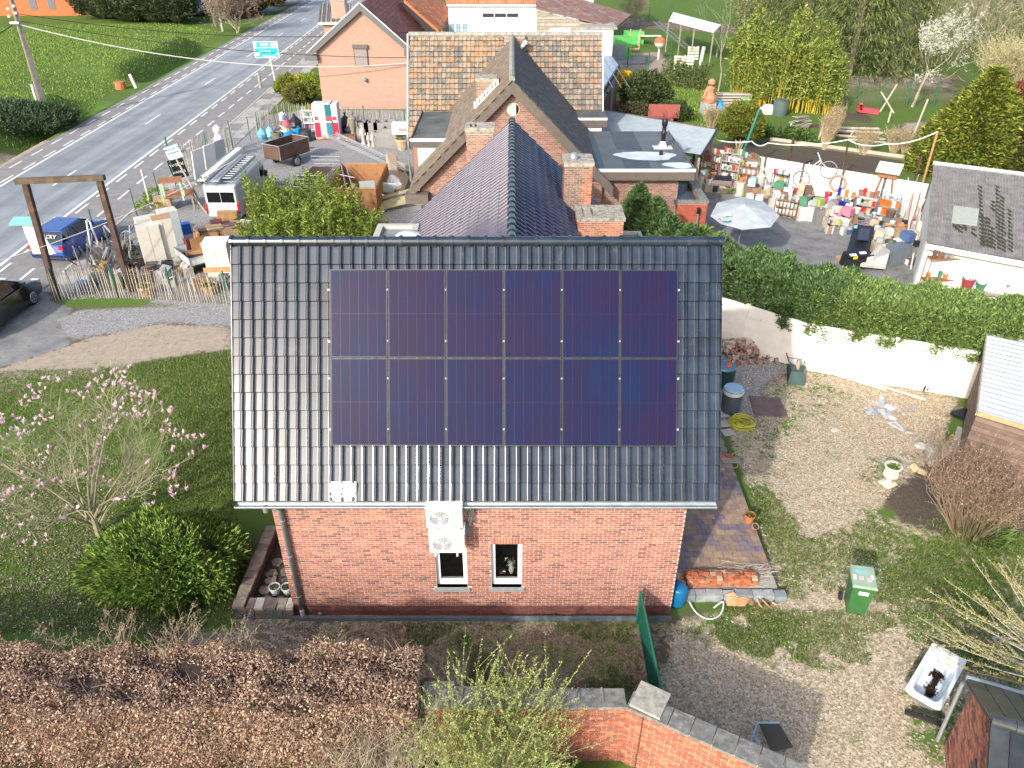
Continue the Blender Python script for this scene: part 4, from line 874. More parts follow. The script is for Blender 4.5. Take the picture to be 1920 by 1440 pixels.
vs=[(x,yy,z+lf)for yy,lf in((.012,.05),(l_t-.009,.004))for x,z in prof]+[(x,.012,-.0)for x,z in prof]
tt=(vs,[(i,i+1,5+i+1,5+i)for i in range(4)]+[(10+i,10+i+1,i+1,i)for i in range(4)])
slab_tiles(t,Vector((xl,ey,ez)),(1,0,0),eu,xrr-xl,LC,47,19,ctile,None,limit=300,name='clay_tile',tmpl=tt,jit=.01,matf=lambda c,r:random.choices(range(8),((3,3,3,1.2,1.2,2,1,.8)if c<26 else(3,4,3,.8,.6,3.2,2,.3)))[0]if r<18 else random.choices(range(8),(2,1,3,.3,.2,4,3,.1))[0])
m=MB();m.tube([(xl-.05,yc,zc_+.06),(xrr+.05,yc,zc_+.06)],.14,8);m.build('ridge_tiles',M('mortar_ridge',(.32,.31,.28),.95,.3,6),t)
m=MB();m.tube([(xl-.08,ey+.1,.2),(xl-.08,ey+.05,ez),(xl-.08,yc-.1,zc_+.1)],.07,6);m.build('verge_pipe',zinc,t)
B('verge_trim',white,t,(xrr+.02,xrr+.07,ey-.1,ey,.2,ez));m=MB();m.prism([(xrr+.02,ey,ez-.2),(xrr+.02,yc,zc_-.2),(xrr+.02,yc,zc_+.12),(xrr+.02,ey,ez+.12)],(.06,0,0));m.build('white_verge',white,t)
m=MB();m.prism([(xl+.1,ey+.3,0),(xl+.1,yc+4.2,0),(xl+.1,yc+4.2,ez),(xl+.1,yc,zc_-.2),(xl+.1,ey+.3,ez)],(.2,0,0));m.prism([(xrr-.3,ey+.3,0),(xrr-.3,yc+4.2,0),(xrr-.3,yc+4.2,ez),(xrr-.3,yc,zc_-.2),(xrr-.3,ey+.3,ez)],(.2,0,0));m.box(xl+.3,xrr-.3,ey+.3,ey+.5,0,ez-.05);m.build('wall',BR_B[0],t)
q0=YP(945,78,44.6);q1=YP(984,78,44.6);chimney(t,q0 .x,q1 .x,44.6,45.3,6.3,q0 .z+.25,BR_B,moss,limit=0,cap=.03)
m=MB()
for k_ in range(7):m.obox((-.85+k_*.14,44.2,6.35+k_*.15),(.16,.04,.26))
m.build('stepped_flashing',white,t);m=MB()
m.obox((.5,44.1,6.95),(.12,.5,.8),(0,.75,0));m.build('flashing',white,t)
# ---- grey garage right of the old roof
g0=P(1130,205,0);ga=thing('grey_garage','grey rendered garage with standing seam zinc roof and brown door','garage',(8,50,0));zg=3.2
A0=P(1129,170,zg);A1=P(1162,118,zg+.1);A2=P(1158,103,zg+.3);gx1=A1 .x
m=MB();xw=xrr+.4;r0=P(1130,172,zg);r1=P(1162,122,zg)
m.prism([(r0 .x-2,r0 .y,zg-.3),(r0 .x,r0 .y,zg-.3),(r1 .x,r1 .y,zg-.3),(r1 .x-.1,r1 .y+4,zg-.3),(r0 .x-2,r1 .y+4,zg-.3)],(0,0,.32));m.build('roof_fascia',M('dark_fascia',(.05,.06,.07),.5,.1),ga)
m=MB();m.poly([(r0 .x-2,r0 .y+.15,zg+.025),(r0 .x-.08,r0 .y+.15,zg+.025),(r1 .x-.12,r1 .y,zg+.025),(r1 .x-.2,r1 .y+3.9,zg+.025),(r0 .x-2,r1 .y+3.9,zg+.025)]);m.build('roof_sheet',M('zinc_sheet',(.42,.48,.54),.35,.1,metal=.4),ga)
m=MB();
for k_ in range(8):m.obox((r0 .x-2+k_*.55,(r0 .y+r1 .y)/2+2.6,zg+.05),(.03,(r1 .y-r0 .y)+3,.05),(0,0,0))
m.build('standing_seam',M('zinc_seam',(.3,.35,.4),.4,.1,metal=.4),ga,kind='stuff')
m=MB();m.prism([(r0 .x-.1,r0 .y+.2,0),(r0 .x-.3,r0 .y+.2,0),(r1 .x-.3,r1 .y,0),(r1 .x-.1,r1 .y,0)],(0,0,zg-.31));m.build('wall',M('grey_render',(.3,.27,.27),.9,.08),ga)
dv=(Vector((r1 .x,r1 .y,0))-Vector((r0 .x,r0 .y,0)));m=MB();a_=Vector((r0 .x-.08,r0 .y+.2,.05))+dv*.12;b_=Vector((r0 .x-.08,r0 .y+.2,.05))+dv*.6;m.prism([a_,b_,b_+Vector((0,0,2.2)),a_+Vector((0,0,2.2))],(.03,-.003,0));m.build('garage_door',M('brown_door',(.12,.07,.06),.6,.1),ga)
m=MB();c_=a_+dv*.2+Vector((.05,0,2.45));m.lathe(c_,[(.02,-.08),(.07,-.05),(.07,.04),(.02,.08)],8);m.build('wall_lamp',black,ga)
# ---- corrugated lean-to roof between annex and garden
cz=2.7;cA=P(1128,206,cz+.3);cB=P(1342,243,cz);cC=P(1316,290,cz-.2);cD=P(1128,262,cz+.1)
t=thing('corrugated_canopy','long canopy roof of pale blue grey corrugated sheets behind the annex','canopy',(9,46,0))
corrugated('roof_sheet',cD,cC,cB,cA,20,M('corrugated_sheet',(.3,.36,.4),.5,.12,2,metal=.3),t,.05)
m=MB();m.tube([cA,cB],.06,6);m.build('edge_trim',M('brown_trim',(.16,.08,.07),.7,.1),t);m=MB();m.tube([cC,cB+Vector((.1,0,0))],.07,6);m.build('gutter',black,t)
m=MB();
for q in(cA,cB,cC):m.box(q.x-.25,q.x-.13,q.y-.3,q.y-.18,0,q.z-.1)
m.build('post',wood_grey,t,kind='stuff')
m=MB();m.prism([P(1282,274,2.2),P(1319,279,2.2),P(1318,287,2.2),P(1286,286,2.2)],(0,0,-.06));m.build('felt_strip',M('red_felt',(.3,.17,.15),.8,.1),t)
# ---- peach gable house
Yp_=60.8;pa=YP(675,8,Yp_);pl=YP(582,95,Yp_);pr=YP(768,90,Yp_);kp=(pa.z-pl.z)/(pa.x-pl.x)
ph_=thing('peach_brick_house','pale peach brick gable house with grey shuttered window and dark red roof','house',(pa.x,66,0));Dp=14
peach=M('peach_brick',(.52,.33,.22),.9,.1,6);tp=peach.node_tree
br=tp.nodes.new('ShaderNodeTexBrick');br.inputs['Scale'].default_value=1.0;br.inputs['Brick Width'].default_value=.22;br.inputs['Row Height'].default_value=.09;br.inputs['Mortar Size'].default_value=.012
br.inputs['Color1'].default_value=(.42,.255,.195,1);br.inputs['Color2'].default_value=(.35,.21,.165,1);br.inputs['Mortar'].default_value=(.44,.33,.26,1)
gg=tp.nodes.new('ShaderNodeNewGeometry');sx=tp.nodes.new('ShaderNodeSeparateXYZ');cx_=tp.nodes.new('ShaderNodeCombineXYZ');tp.links.new(gg.outputs['Position'],sx.inputs[0]);ad=tp.nodes.new('ShaderNodeMath');ad.operation='ADD'
tp.links.new(sx.outputs[0],ad.inputs[0]);tp.links.new(sx.outputs[1],ad.inputs[1]);tp.links.new(ad.outputs[0],cx_.inputs[0]);tp.links.new(sx.outputs[2],cx_.inputs[1]);tp.links.new(cx_.outputs[0],br.inputs['Vector']);tp.links.new(br.outputs[0],tp.nodes['Principled BSDF'].inputs['Base Color'])
m=MB();m.prism([(pl.x+.4,Yp_+.1,0),(pr.x,Yp_+.1,0),(pr.x,Yp_+.1,pr.z-.1),(pa.x,Yp_+.1,pa.z-.15),(pl.x+.4,Yp_+.1,pl.z+.2)],(0,Dp-.3,0));m.build('wall',peach,ph_)
redt=[M('dark_red_tile',c,.7,.25,3)for c in((.2,.06,.045),(.16,.05,.045),(.24,.075,.05))]
kr=(pa.z-pr.z)/(pr.x-pa.x)
m=MB();m.prism([(pl.x,Yp_-.2,pl.z),(pa.x,Yp_-.2,pa.z),(pa.x,Yp_+Dp,pa.z),(pl.x,Yp_+Dp,pl.z)],(0,0,-.15));m.prism([(pa.x,Yp_-.2,pa.z),(pr.x+.2,Yp_-.2,pr.z-.2*kr),(pr.x+.2,Yp_+Dp,pr.z-.2*kr),(pa.x,Yp_+Dp,pa.z)],(0,0,-.15));m.build('roof',redt[0],ph_)
slab_tiles(ph_,Vector((pr.x+.2,Yp_-.2,pr.z-.2*kr)),(0,1,0),Vector((-1,0,kr)),Dp+.2,hypot(pr.x+.2-pa.x,pa.z-pr.z+.2*kr),24,16,redt,limit=40,name='red_tile',th=.05)
gfas=M('grey_fascia',(.13,.135,.14),.5,.08);m=MB()
m.prism([(pl.x-.3,Yp_-.26,pl.z-.2),(pa.x,Yp_-.26,pa.z+.06),(pa.x,Yp_-.26,pa.z-.42),(pl.x-.3,Yp_-.26,pl.z-.62)],(0,.05,0));m.build('verge_board',gfas,ph_)
m=MB();m.prism([(pa.x+.01,Yp_-.26,pa.z+.06),(pr.x+.1,Yp_-.26,pr.z),(pr.x+.1,Yp_-.26,pr.z-.42),(pa.x+.01,Yp_-.26,pa.z-.42)],(0,.05,0));m.build('verge_board',gfas,ph_)
m=MB();m.tube([(pl.x-.25,Yp_-.27,pl.z-.12),(pa.x,Yp_-.27,pa.z+.12)],.04,5);m.build('white_edge',white,ph_);m=MB();m.tube([(pa.x+.02,Yp_-.27,pa.z+.12),(pr.x+.1,Yp_-.27,pr.z+.05)],.04,5);m.build('white_edge',white,ph_)
B('eave_box',gfas,ph_,(pl.x-.45,pl.x+.5,Yp_-.3,Yp_+.1,pl.z-.65,pl.z-.25));B('eave_box',gfas,ph_,(pr.x-.4,pr.x+.12,Yp_-.3,Yp_+.1,pr.z-.5,pr.z-.15))
q0=YP(662,88,Yp_);q1=YP(690,124,Yp_);wz=MB();wz.box(q0 .x,q1 .x+.05,Yp_+.02,Yp_+.09,q1 .z,q0 .z);w_=wz.build('window',C_(.1,.1,.1),ph_);B('roller_shutter',C_(.27,.24,.22,.6),w_,(q0 .x+.06,q1 .x-.01,Yp_-.01,Yp_+.02,q1 .z+.05,q0 .z-.1));B('shutter_box',C_(.13,.12,.12,.5),w_,(q0 .x-.05,q1 .x+.1,Yp_-.12,Yp_+.09,q0 .z-.1,q0 .z+.15))
q=YP(685,149,Yp_);m=MB();m.lathe((q.x,Yp_-.1,q.z-.15),[(.05,0),(.14,.1),(.12,.25),(.03,.3)],10);m.tube([(q.x,Yp_-.1,q.z),(q.x,Yp_+.1,q.z+.05)],.03,5);m.build('wall_lamp',C_(.2,.25,.3,.3),ph_)
# porch with grey tiled roof beside it
t=thing('street_porch','small porch roof of weathered grey tiles beside the road','porch roof',(pl.x+1,66,0));c0=P(596,42,3.4);c1=P(660,42,3.4);c2=P(658,8,3.9);c3=P(600,8,3.9)
m=MB();m.prism([c0,c1,c2,c3],(0,0,-.2));m.build('roof',white,t);n0=8
gtm=[M('grey_pantile',c,.9,.4,8)for c in((.16,.14,.13),(.3,.28,.27))]
m=MB()
for i in range(14):
 u=(i+.5)/14;a_=c0 .lerp(c1,u);b_=c3 .lerp(c2,u);m.tube([a_+Vector((0,0,.05)),b_+Vector((0,0,.05))],.13,6,i%2)
m.build('pantiles',gtm,t,kind='stuff');B('wall',peach,t,(c0 .x+.4,c1 .x+1.5,c0 .y+.5,c2 .y,0,3.1));B('garage_door',C_(.18,.18,.19),t,(c0 .x+.8,c0 .x+2.6,c0 .y+.4,c0 .y+.5,0,2.6))
q0=P(624,12,4.6);q1=P(650,12,4.6);t2=thing('brick_chimney','stout pale brick chimney rising by the porch at the top of the picture','chimney',(q0 .x,q0 .y,0));chimney(t2,q0 .x,q1 .x,c0 .y+1.2,c0 .y+2.4,2.6,5.2,[peach,BR_B[2]],concrete,limit=0,sides=False)
# orange roof and white buildings at the top
ort=[M('orange_tile',c,.8,.25,3)for c in((.48,.17,.07),(.42,.14,.06),(.55,.21,.09))]
t=thing('orange_roofed_house','white house with bright orange tiled roof beyond the peach house','house',(-6,80,0));zo=4.6
e0=P(822,60,zo);e1=P(845,22,zo);rd0=P(740,-8,zo+3.2);rd1=P(790,-45,zo+3.2);e2=P(790,58,zo-.4)
Q0=P(757,0,6.6);Q1=P(823,58,4.6);Q2=P(846,22,4.6);Q3=P(795,-40,6.8)
m=MB();m.prism([Q0,Q1,Q2,Q3],(0,0,-.2));m.build('roof',ort[0],t)
ea=(Q2-Q1);eu=(Q0-Q1);eu=(eu-ea.normalized()*eu.dot(ea.normalized()))
slab_tiles(t,Q1+Vector((0,0,.03)),ea,(Q0-Q1),ea.length,(Q0-Q1).length,16,18,ort,limit=30,name='orange_tile',th=.06)
m=MB();m.prism([P(745,2,6.3),P(757,0,6.5),P(815,55,4.6),P(804,62,4.2),P(790,55,4.0)],(0,0,-.2));m.build('valley_felt',C_(.06,.065,.07,.7),t)
m=MB();a_=P(815,60,4.3);m.prism([(a_.x-3,a_.y+.8,0),(a_.x+.2,a_.y+.8,0),(Q2 .x-.2,Q2 .y+.4,0),(Q2 .x-4,Q2 .y+.4,0)],(0,0,4.25));m.build('wall',whitewash,t)
YE=P(900,66,0).y if False else 74.0
t=thing('white_rendered_house','white rendered house with three slot windows and an orange roof edge','house',(-2,YE+3,0));a_=YP(840,10,YE);b_=YP(1007,8,YE);
B('wall',M('white_render',(.8,.8,.78),.85,.03),t,(a_.x,b_.x,YE,YE+9,0,a_.z));a1_=YP(905,32,YE)
for k_ in range(3):
 xa=a1_.x+k_*1.07*1.0;B('window',C_(.05,.05,.06,.2),t,(xa,xa+.98,YE-.05,YE-.002,YP(905,32,YE).z,YP(905,25,YE).z))
q0=YP(842,62,YE);q1=YP(878,43,YE);w_=B('window_frame',upvc,t,(q0 .x,q1 .x,YE-.06,YE-.002,q0 .z-.3,q1 .z))
for k_ in range(3):
 w1=(q1 .x-q0 .x)/3;xa=q0 .x+k_*w1+.07
 for j_ in range(2):
  for i_ in range(2):B('pane',C_(.25,.38,.5,.1),w_,(xa+i_*(w1-.14)/2,xa+(i_+1)*(w1-.14)/2-.03,YE-.09,YE-.061,q0 .z-.2+j_*(q1 .z-q0 .z+.2)/2,q0 .z-.2+(j_+1)*(q1 .z-q0 .z+.2)/2-.05))
B('eaves_trim',white,t,(a_.x-.1,b_.x+.1,YE-.25,YE,a_.z-.05,a_.z+.12))
slab_tiles(t,Vector((a_.x-.2,YE-.2,a_.z+.15)),(1,0,0),(0,.8,.6),b_.x-a_.x+.4,3.5,44,9,ort,limit=20,name='orange_tile',th=.06)
m=MB();q=YP(935,12,YE);m.lathe((q.x,YE-.12,q.z),[(.02,0),(.12,.06),(.02,.14)],8);m.build('wall_lamp',steel,t)
B('wall_step',M('white_render2',(.76,.78,.76),.85,.03),t,(a1_.x,b_.x-.02,YE-.3,YE-.06,0,YP(905,34,YE).z))
YF=92.0;t=thing('white_building','tall white building at the top edge with a brown door','building',(9,YF,0));a_=YP(1000,0,YF);b_=YP(1113,0,YF)
B('wall',M('white_render',(.8,.82,.84),.85,.03),t,(a_.x,b_.x,YF,YF+9,0,12));q0=YP(1096,38,YF);q1=YP(1105,22,YF);B('door',C_(.25,.13,.09),t,(q0 .x,q1 .x,YF-.08,YF-.002,q0 .z-.1,q1 .z));q0=YP(1067,28,YF);q1=YP(1077,24,YF);B('window',C_(.04,.04,.05,.3),t,(q0 .x,q1 .x,YF-.08,YF-.002,q0 .z,q1 .z))
# timber clad sheds with dark red roof
YS=72;t=thing('timber_shed','long grey board clad shed with sloping dull red felt roof','shed',(6,YS,0));pts=[YP(*q,YS)for q in((1007,22),(1145,58),(1145,70),(1125,110),(1007,110))]
a_=YP(1007,20,YS);b_=YP(1150,55,YS);g_=.0
m=MB();m.prism([(a_.x,YS,0),(b_.x-1.6,YS,0),(b_.x-1.6,YS,b_.z+.35),(a_.x,YS,a_.z)],(0,.2,0));m.build('wall',wood_grey,t)
its=[]
for k_ in range(24):
 z=.15+k_*.26;xm=a_.x+(b_.x-a_.x)*min(1,(a_.z-z)/(a_.z-b_.z))if z>b_.z else b_.x-1.6
 xm=min(xm,b_.x-1.7)
 if xm-a_.x<.3 or z>a_.z:continue
 its.append((Matrix.Translation(((a_.x+xm)/2,YS-.03,z))@Matrix.Diagonal((xm-a_.x,.05,.22,1)),k_%2,True))
pieces('board',t,CUBE,its,[wood_grey,M('pale_board',(.42,.38,.32),.9,.25,5)])
m=MB();m.prism([(a_.x-.1,YS-.2,a_.z+.1),(b_.x+.2,YS-.2,b_.z+.1),(b_.x+2.2,YS+5,b_.z+.5),(a_.x,YS+5,a_.z+1.4)],(0,0,.12));m.build('roof',M('red_felt_roof',(.24,.13,.11),.9,.2,2,dirt=(.25,.25,.22),dscale=1,damt=.4),t)
q0=YP(1030,62,YS-.1);q1=YP(1070,53,YS-.1);B('white_panel',white,t,(q0 .x,q1 .x,YS-.12,YS-.06,q0 .z-.6,q1 .z))
q0=YP(1094,98,YS-2);q1=YP(1150,52,YS-2);t=thing('white_outbuilding','plain white rendered outbuilding wall right of the timber shed','outbuilding',(q0 .x,YS-2,0));B('wall',white,t,(q0 .x-.2,q1 .x,YS-2.2,YS+.5,0,q1 .z-.1));B('roof',concrete,t,(q0 .x-.3,q1 .x+.3,YS-2.3,YS+2.5,q1 .z-.099,q1 .z+.06))
# ---- red brick house and grey house at the top left
q0=P(-60,18);q1=P(150,24);t=thing('red_brick_house','orange red brick house wall beyond the meadow at the top left','house',(-70,120,0));yR=118
a_=YP(148,12,yR);m=MB();m.box(a_.x-30,a_.x,yR,yR+10,0,7);m.build('wall',M('orange_red_wall',(.55,.15,.06),.9,.15,2),t)
for px_,nm in((60,'window'),(95,'window')):
 c=YP(px_,2,yR);B('window',C_(.15,.16,.2,.3),t,(c.x-.5,c.x+.5,yR-.05,yR-.002,c.z-1,c.z+1.6))
t=thing('grey_house','grey rendered house with a dark doorway behind a white picket fence','house',(a_.x+6,yR+4,0));B('wall',C_(.42,.44,.48,.8),t,(a_.x+.5,a_.x+12,yR+3,yR+10,0,8));B('door',C_(.06,.07,.09,.4),t,(a_.x+2.2,a_.x+3.3,yR+2.9,yR+2.998,0,3));B('door',C_(.06,.07,.09,.4),t,(a_.x+4,a_.x+4.6,yR+2.9,yR+2.998,0,3))
c0=P(150,26);c1=P(182,28);t=thing('white_picket_fence','low white picket fence in front of the grey house','fence',c0);m=MB()
m.tube([c0+Vector((0,0,1.2)),c1+Vector((0,0,1.2))],.08,4);m.build('rail',white,t);its=[]
for k_ in range(17):
 c=c0 .lerp(c1,k_/16);its.append((Matrix.Translation((c.x,c.y-.05,.65))@Matrix.Diagonal((.14,.04,1.3,1)),0,True))
pieces('picket',t,CUBE,its,[white])
# far houses and woods that close the view behind the top edge are out of frame
# ---- sheds on the right
t=thing('whitewashed_shed','whitewashed shed with a lichened grey corrugated fibre cement roof','shed',(19,31,0))
zF,zN=3.3,2.5;A1=P(1750,308,zF);A2=P(1990,338,zF);N1=P(1738,456,zN);N2=P(1990,502,zN)
fib=M('fibre_cement',(.26,.25,.24),.95,.25,3,bump=.3,dirt=(.5,.49,.46),dscale=11,damt=.2);
tf=fib.node_tree
corrugated('roof_sheet',A1,N1,N2,A2,40,fib,t,.03)
m=MB();m.tube([A1+Vector((0,.05,.04)),A2+Vector((0,.05,.04))],.1,6);m.build('ridge_capping',C_(.55,.6,.62),t)
ups=(A2-A1).cross(N1-A1).normalized();ups=ups if ups.z>0 else-ups
def onR(px,py):return PL(px,py,A1+ups*.045,ups)
m=MB();sk_=[onR(*q)for q in((1788,386),(1836,392),(1831,424),(1784,418))];dw=(sk_[3]-sk_[0]).normalized()
for i in range(7):a_=sk_[0].lerp(sk_[1],(i+.5)/7);b_=sk_[3].lerp(sk_[2],(i+.5)/7);m.prism([a_-(sk_[1]-sk_[0])/14.5,a_+(sk_[1]-sk_[0])/14.5,b_+(sk_[1]-sk_[0])/14.5,b_-(sk_[1]-sk_[0])/14.5],ups*.02)
m.build('rooflight',C_(.42,.44,.38,.5),t,kind='stuff')
mo=MB()
for(px_,ya_,yb_)in((1838,350,465),(1845,408,465),(1853,410,468),(1862,378,400),(1870,350,472),(1879,370,476),(1893,395,476),(1826,430,448),(1800,425,440),(1792,424,430),(1809,424,434),(1861,428,470)):
 n__=max(2,int((yb_-ya_)/7))
 for k_ in range(n__):
  p_=onR(px_+(k_*.2),ya_+(yb_-ya_)*k_/n__);blob(mo,p_,.055,.14+.1*random.random(),7,0,seed=k_+px_);
  for q_ in range(7):v=mo.v[-7+q_];dz=-(ups.x*(v[0]-p_.x)+ups.y*(v[1]-p_.y))/ups.z;mo.v[-7+q_]=(v[0],v[1],p_.z+dz+.006)
mo.build('roof_moss',M('moss',(.05,.05,.025),.95,.3,9),t,kind='stuff')
m=MB();m.prism([P(1722,500,0),P(1738,470,0)if False else Vector((N1 .x+.15,N1 .y+.1,0)),Vector((N1 .x+.15,N1 .y+.1,zN-.08)),Vector((A1 .x+.1,A1 .y-.1,zF-.08)),Vector((A1 .x+.1,A1 .y-.1,0))][1:],(.2,0,0));m.build('gable_wall',whitewash,t)
fw_=(N2-N1);fw_.z=0;m=MB();b0=Vector((N1 .x+.15,N1 .y+.25,0));m.prism([b0,b0+fw_,b0+fw_+Vector((0,0,zN-.1)),b0+Vector((0,0,zN-.1))],(.03,.2,0));m.build('front_wall',whitewash,t)
m=MB();m.prism([N1+Vector((0,-.03,-.22)),N2+Vector((0,-.03,-.22)),N2+Vector((0,-.03,-.02)),N1+Vector((0,-.03,-.02))],(0,.05,0));m.build('white_fascia',white,t)
m=MB();m.prism([b0+Vector((.2,-.02,zN-.42)),b0+fw_+Vector((0,-.02,zN-.42)),b0+fw_+Vector((0,-.02,zN-.26)),b0+Vector((.2,-.02,zN-.26))],(0,.02,0));m.build('exposed_beam',M('old_beam',(.16,.11,.08),.9,.3,3),t)
# tin roofed shed at the right edge
t=thing('tin_roofed_shed','brown timber shed with bright corrugated tin roof beyond the pink flowering bush','shed',(14,18,0));z1_=2.3
s0=P(1852,618,z1_);s1=P(2010,648,z1_);s2=P(2010,825,z1_-.3);s3=P(1833,772,z1_-.3)
corrugated('roof_sheet',s3,s2,s1,s0,19,M('bright_tin',(.66,.7,.74),.35,.06,2,metal=.4),t,.03)
shb=[M('shed_board',c,.85,.2,4)for c in((.2,.135,.11),(.25,.18,.15))];its=[]
def boards(pa_,pb_,z0_,z1__,n_,mats_,parent_,nm='board'):
 dd_=(pb_-pa_);L_=dd_.length;R_=Matrix.Rotation(atan2(dd_.y,dd_.x),4,'Z');h=(z1__-z0_)/n_
 return[(Matrix.Translation((pa_.x+dd_.x/2,pa_.y+dd_.y/2,z0_+h*(i+.5)))@R_@Euler((.06,0,0)).to_matrix().to_4x4()@Matrix.Diagonal((L_,.03,h-.008,1)),i%len(mats_),True)for i in range(n_)]
f3=Vector((s3 .x+.1,s3 .y+.1,0));f2=Vector((s2 .x,s2 .y+.1,0));f0=Vector((s0 .x+.1,s0 .y-.1,0))
pieces('board',t,CUBE,boards(f3,f2,0,z1_-.36,13,shb,t)+boards(f0,f3,0,z1_-.36,13,shb,t),shb)
m=MB();m.prism([s3-Vector((0,.04,.1)),s2-Vector((0,.04,.1)),s2-Vector((0,.04,-.03)),s3-Vector((0,.04,-.03))],(0,.04,0));m.build('fascia',wood_lt,t);m=MB();m.prism([s0-Vector((.04,0,.12)),s3-Vector((.04,0,.12)),s3-Vector((.04,0,-.02)),s0-Vector((.04,0,-.02))],(.05,0,0));m.build('barge_board',wood_grey,t)
# brick outhouse, bottom right
t=thing('brick_outhouse','small red brick outhouse with black tiled roof in the bottom right corner','outhouse',(7.5,7,0));zr=2.55;rz0=P(1857,1350,zr);ez_=1.75;fe=P(1812,1275,ez_);pv=fe-rz0;pv.z=0;pv.normalize();rdv=Vector((pv.y,-pv.x,0));wd=(fe-rz0).dot(pv)
Ls=3.0;m=MB();A_=rz0+pv*(wd-.12);Bv=rz0-pv*(wd-.12);
for v_ in(A_,Bv):v_.z=0
m.prism([A_+rdv*.12,Bv+rdv*.12,Bv+rdv*.12+Vector((0,0,ez_-.08)),rz0+rdv*.12-Vector((0,0,.1)),A_+rdv*.12+Vector((0,0,ez_-.08))],rdv*(Ls-.2));m.build('wall',mort,t)
orgB=A_+rdv*.12;
def clipo(a__,b__,z):
 W_=(Bv-A_).length;s_=(z-(ez_-.1))/(zr-.1-ez_+.1)*W_/2 if z>ez_-.1 else 0;a__=max(a__,s_);b__=min(b__,W_-s_);return[(a__,b__)]if b__>a__ else[]
bricks(t,orgB,(Bv-A_),(Bv-A_).length,0,zr,mod=(.21,.065),mats=BR_A[:4],clip=clipo,limit=200,name='outhouse_brick')
sa_=(fe-Vector((0,0,0)));up_l=Vector((-pv.x*wd,-pv.y*wd,zr-ez_));Lsl=up_l.length
ob=[M('black_flat_tile',c,.3,.25,5,coat=.3)for c in((.03,.034,.04),(.05,.055,.062),(.035,.035,.04))]
eF=rz0+pv*wd;eF.z=ez_;eN=rz0-pv*wd;eN.z=ez_
slab_tiles(t,eF+rdv*Ls,-rdv,(rz0-eF),Ls,Lsl,11,4,ob,limit=60,name='far_tile',th=.03);slab_tiles(t,eN,rdv,(rz0-eN),Ls,Lsl,11,4,ob,limit=60,name='near_tile',th=.03)
m=MB();m.prism([eF,rz0,rz0+rdv*Ls,eF+rdv*Ls],(0,0,-.06));m.prism([eN,eN+rdv*Ls,rz0+rdv*Ls,rz0],(0,0,-.06));m.build('roof',black,t)
its=[(Matrix.Translation(rz0+rdv*(i*.34)+Vector((0,0,.02)))@Matrix.Rotation(atan2(rdv.y,rdv.x),4,'Z'),0,True)for i in range(8)];c3_=MB();halfring(c3_,0,.33,.1);pieces('ridge_tile',t,(c3_.v,c3_.f),its,ob[1:2])
m=MB();m.tube([eF+pv*.06,eF+pv*.06+rdv*Ls],.05,8);m.build('gutter',zinc,t);m=MB();m.tube([eF+Vector((0,0,-.1))-rdv*.03,A_+Vector((0,0,.1))-rdv*.03],.035,6);m.build('downpipe',zinc,t)
m=MB();wc=orgB+(Bv-A_)*.62;uu=(Bv-A_).normalized();nn_=-rdv;m.prism([wc-uu*.35+Vector((0,0,.55)),wc+uu*.35+Vector((0,0,.55)),wc+uu*.35+Vector((0,0,1.5)),wc-uu*.35+Vector((0,0,1.5))],nn_*.03);m.build('window',C_(.03,.03,.04,.3),t)
# ------------------------------------------------------------------ vegetation
GREEN=((.10,.19,.03),(.07,.14,.025),(.14,.24,.045),(.05,.10,.02))
def fronds(name,Pt,Dr,size,cols,parent=None,k=5,mat=None,spread=.45,aspect=.3,jit=.2):
 """k leaf blades per cluster, fanned round the cluster direction"""
 n=len(Pt);Pk=np.repeat(Pt,k,axis=0);Dk=np.repeat(unit(Dr),k,axis=0)+spread*RS.randn(n*k,3)
 Pk=Pk+RS.randn(n*k,3)*size*.3
 o=leaves(name,Pk,size,cols,parent,mat,dirs=Dk,aspect=aspect,jit=jit,dj=.12)
 return o
def ellips(c,r,n,low=-.3,lump=.12,f=3.0,shell=.25,seed=0):
 d=unit(RS.randn(int(n*1.8),3));d=d[d[:,2]>low][:n];s=1+lump*(np.sin(d[:,0]*f*2+seed)*np.cos(d[:,1]*f*2.3+seed)+np.sin(d[:,2]*f*3+seed*2)*.6)
 rad=s*(1-shell*RS.rand(len(d))**1.7);return np.array(c)+d*rad[:,None]*np.array(r),d
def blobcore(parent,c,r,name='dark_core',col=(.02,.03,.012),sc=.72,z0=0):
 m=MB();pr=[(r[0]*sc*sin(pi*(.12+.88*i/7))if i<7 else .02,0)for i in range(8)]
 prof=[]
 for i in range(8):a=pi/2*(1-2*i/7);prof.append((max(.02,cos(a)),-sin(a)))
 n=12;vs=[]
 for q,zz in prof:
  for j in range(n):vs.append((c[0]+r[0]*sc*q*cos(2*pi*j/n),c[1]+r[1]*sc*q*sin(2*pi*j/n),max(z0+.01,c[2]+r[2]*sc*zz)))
 m.add(vs,[(i*n+j,i*n+(j+1)%n,(i+1)*n+(j+1)%n,(i+1)*n+j)for i in range(7)for j in range(n)]);return m.build(name,M('inner_foliage',col,.95,.3,6),parent)
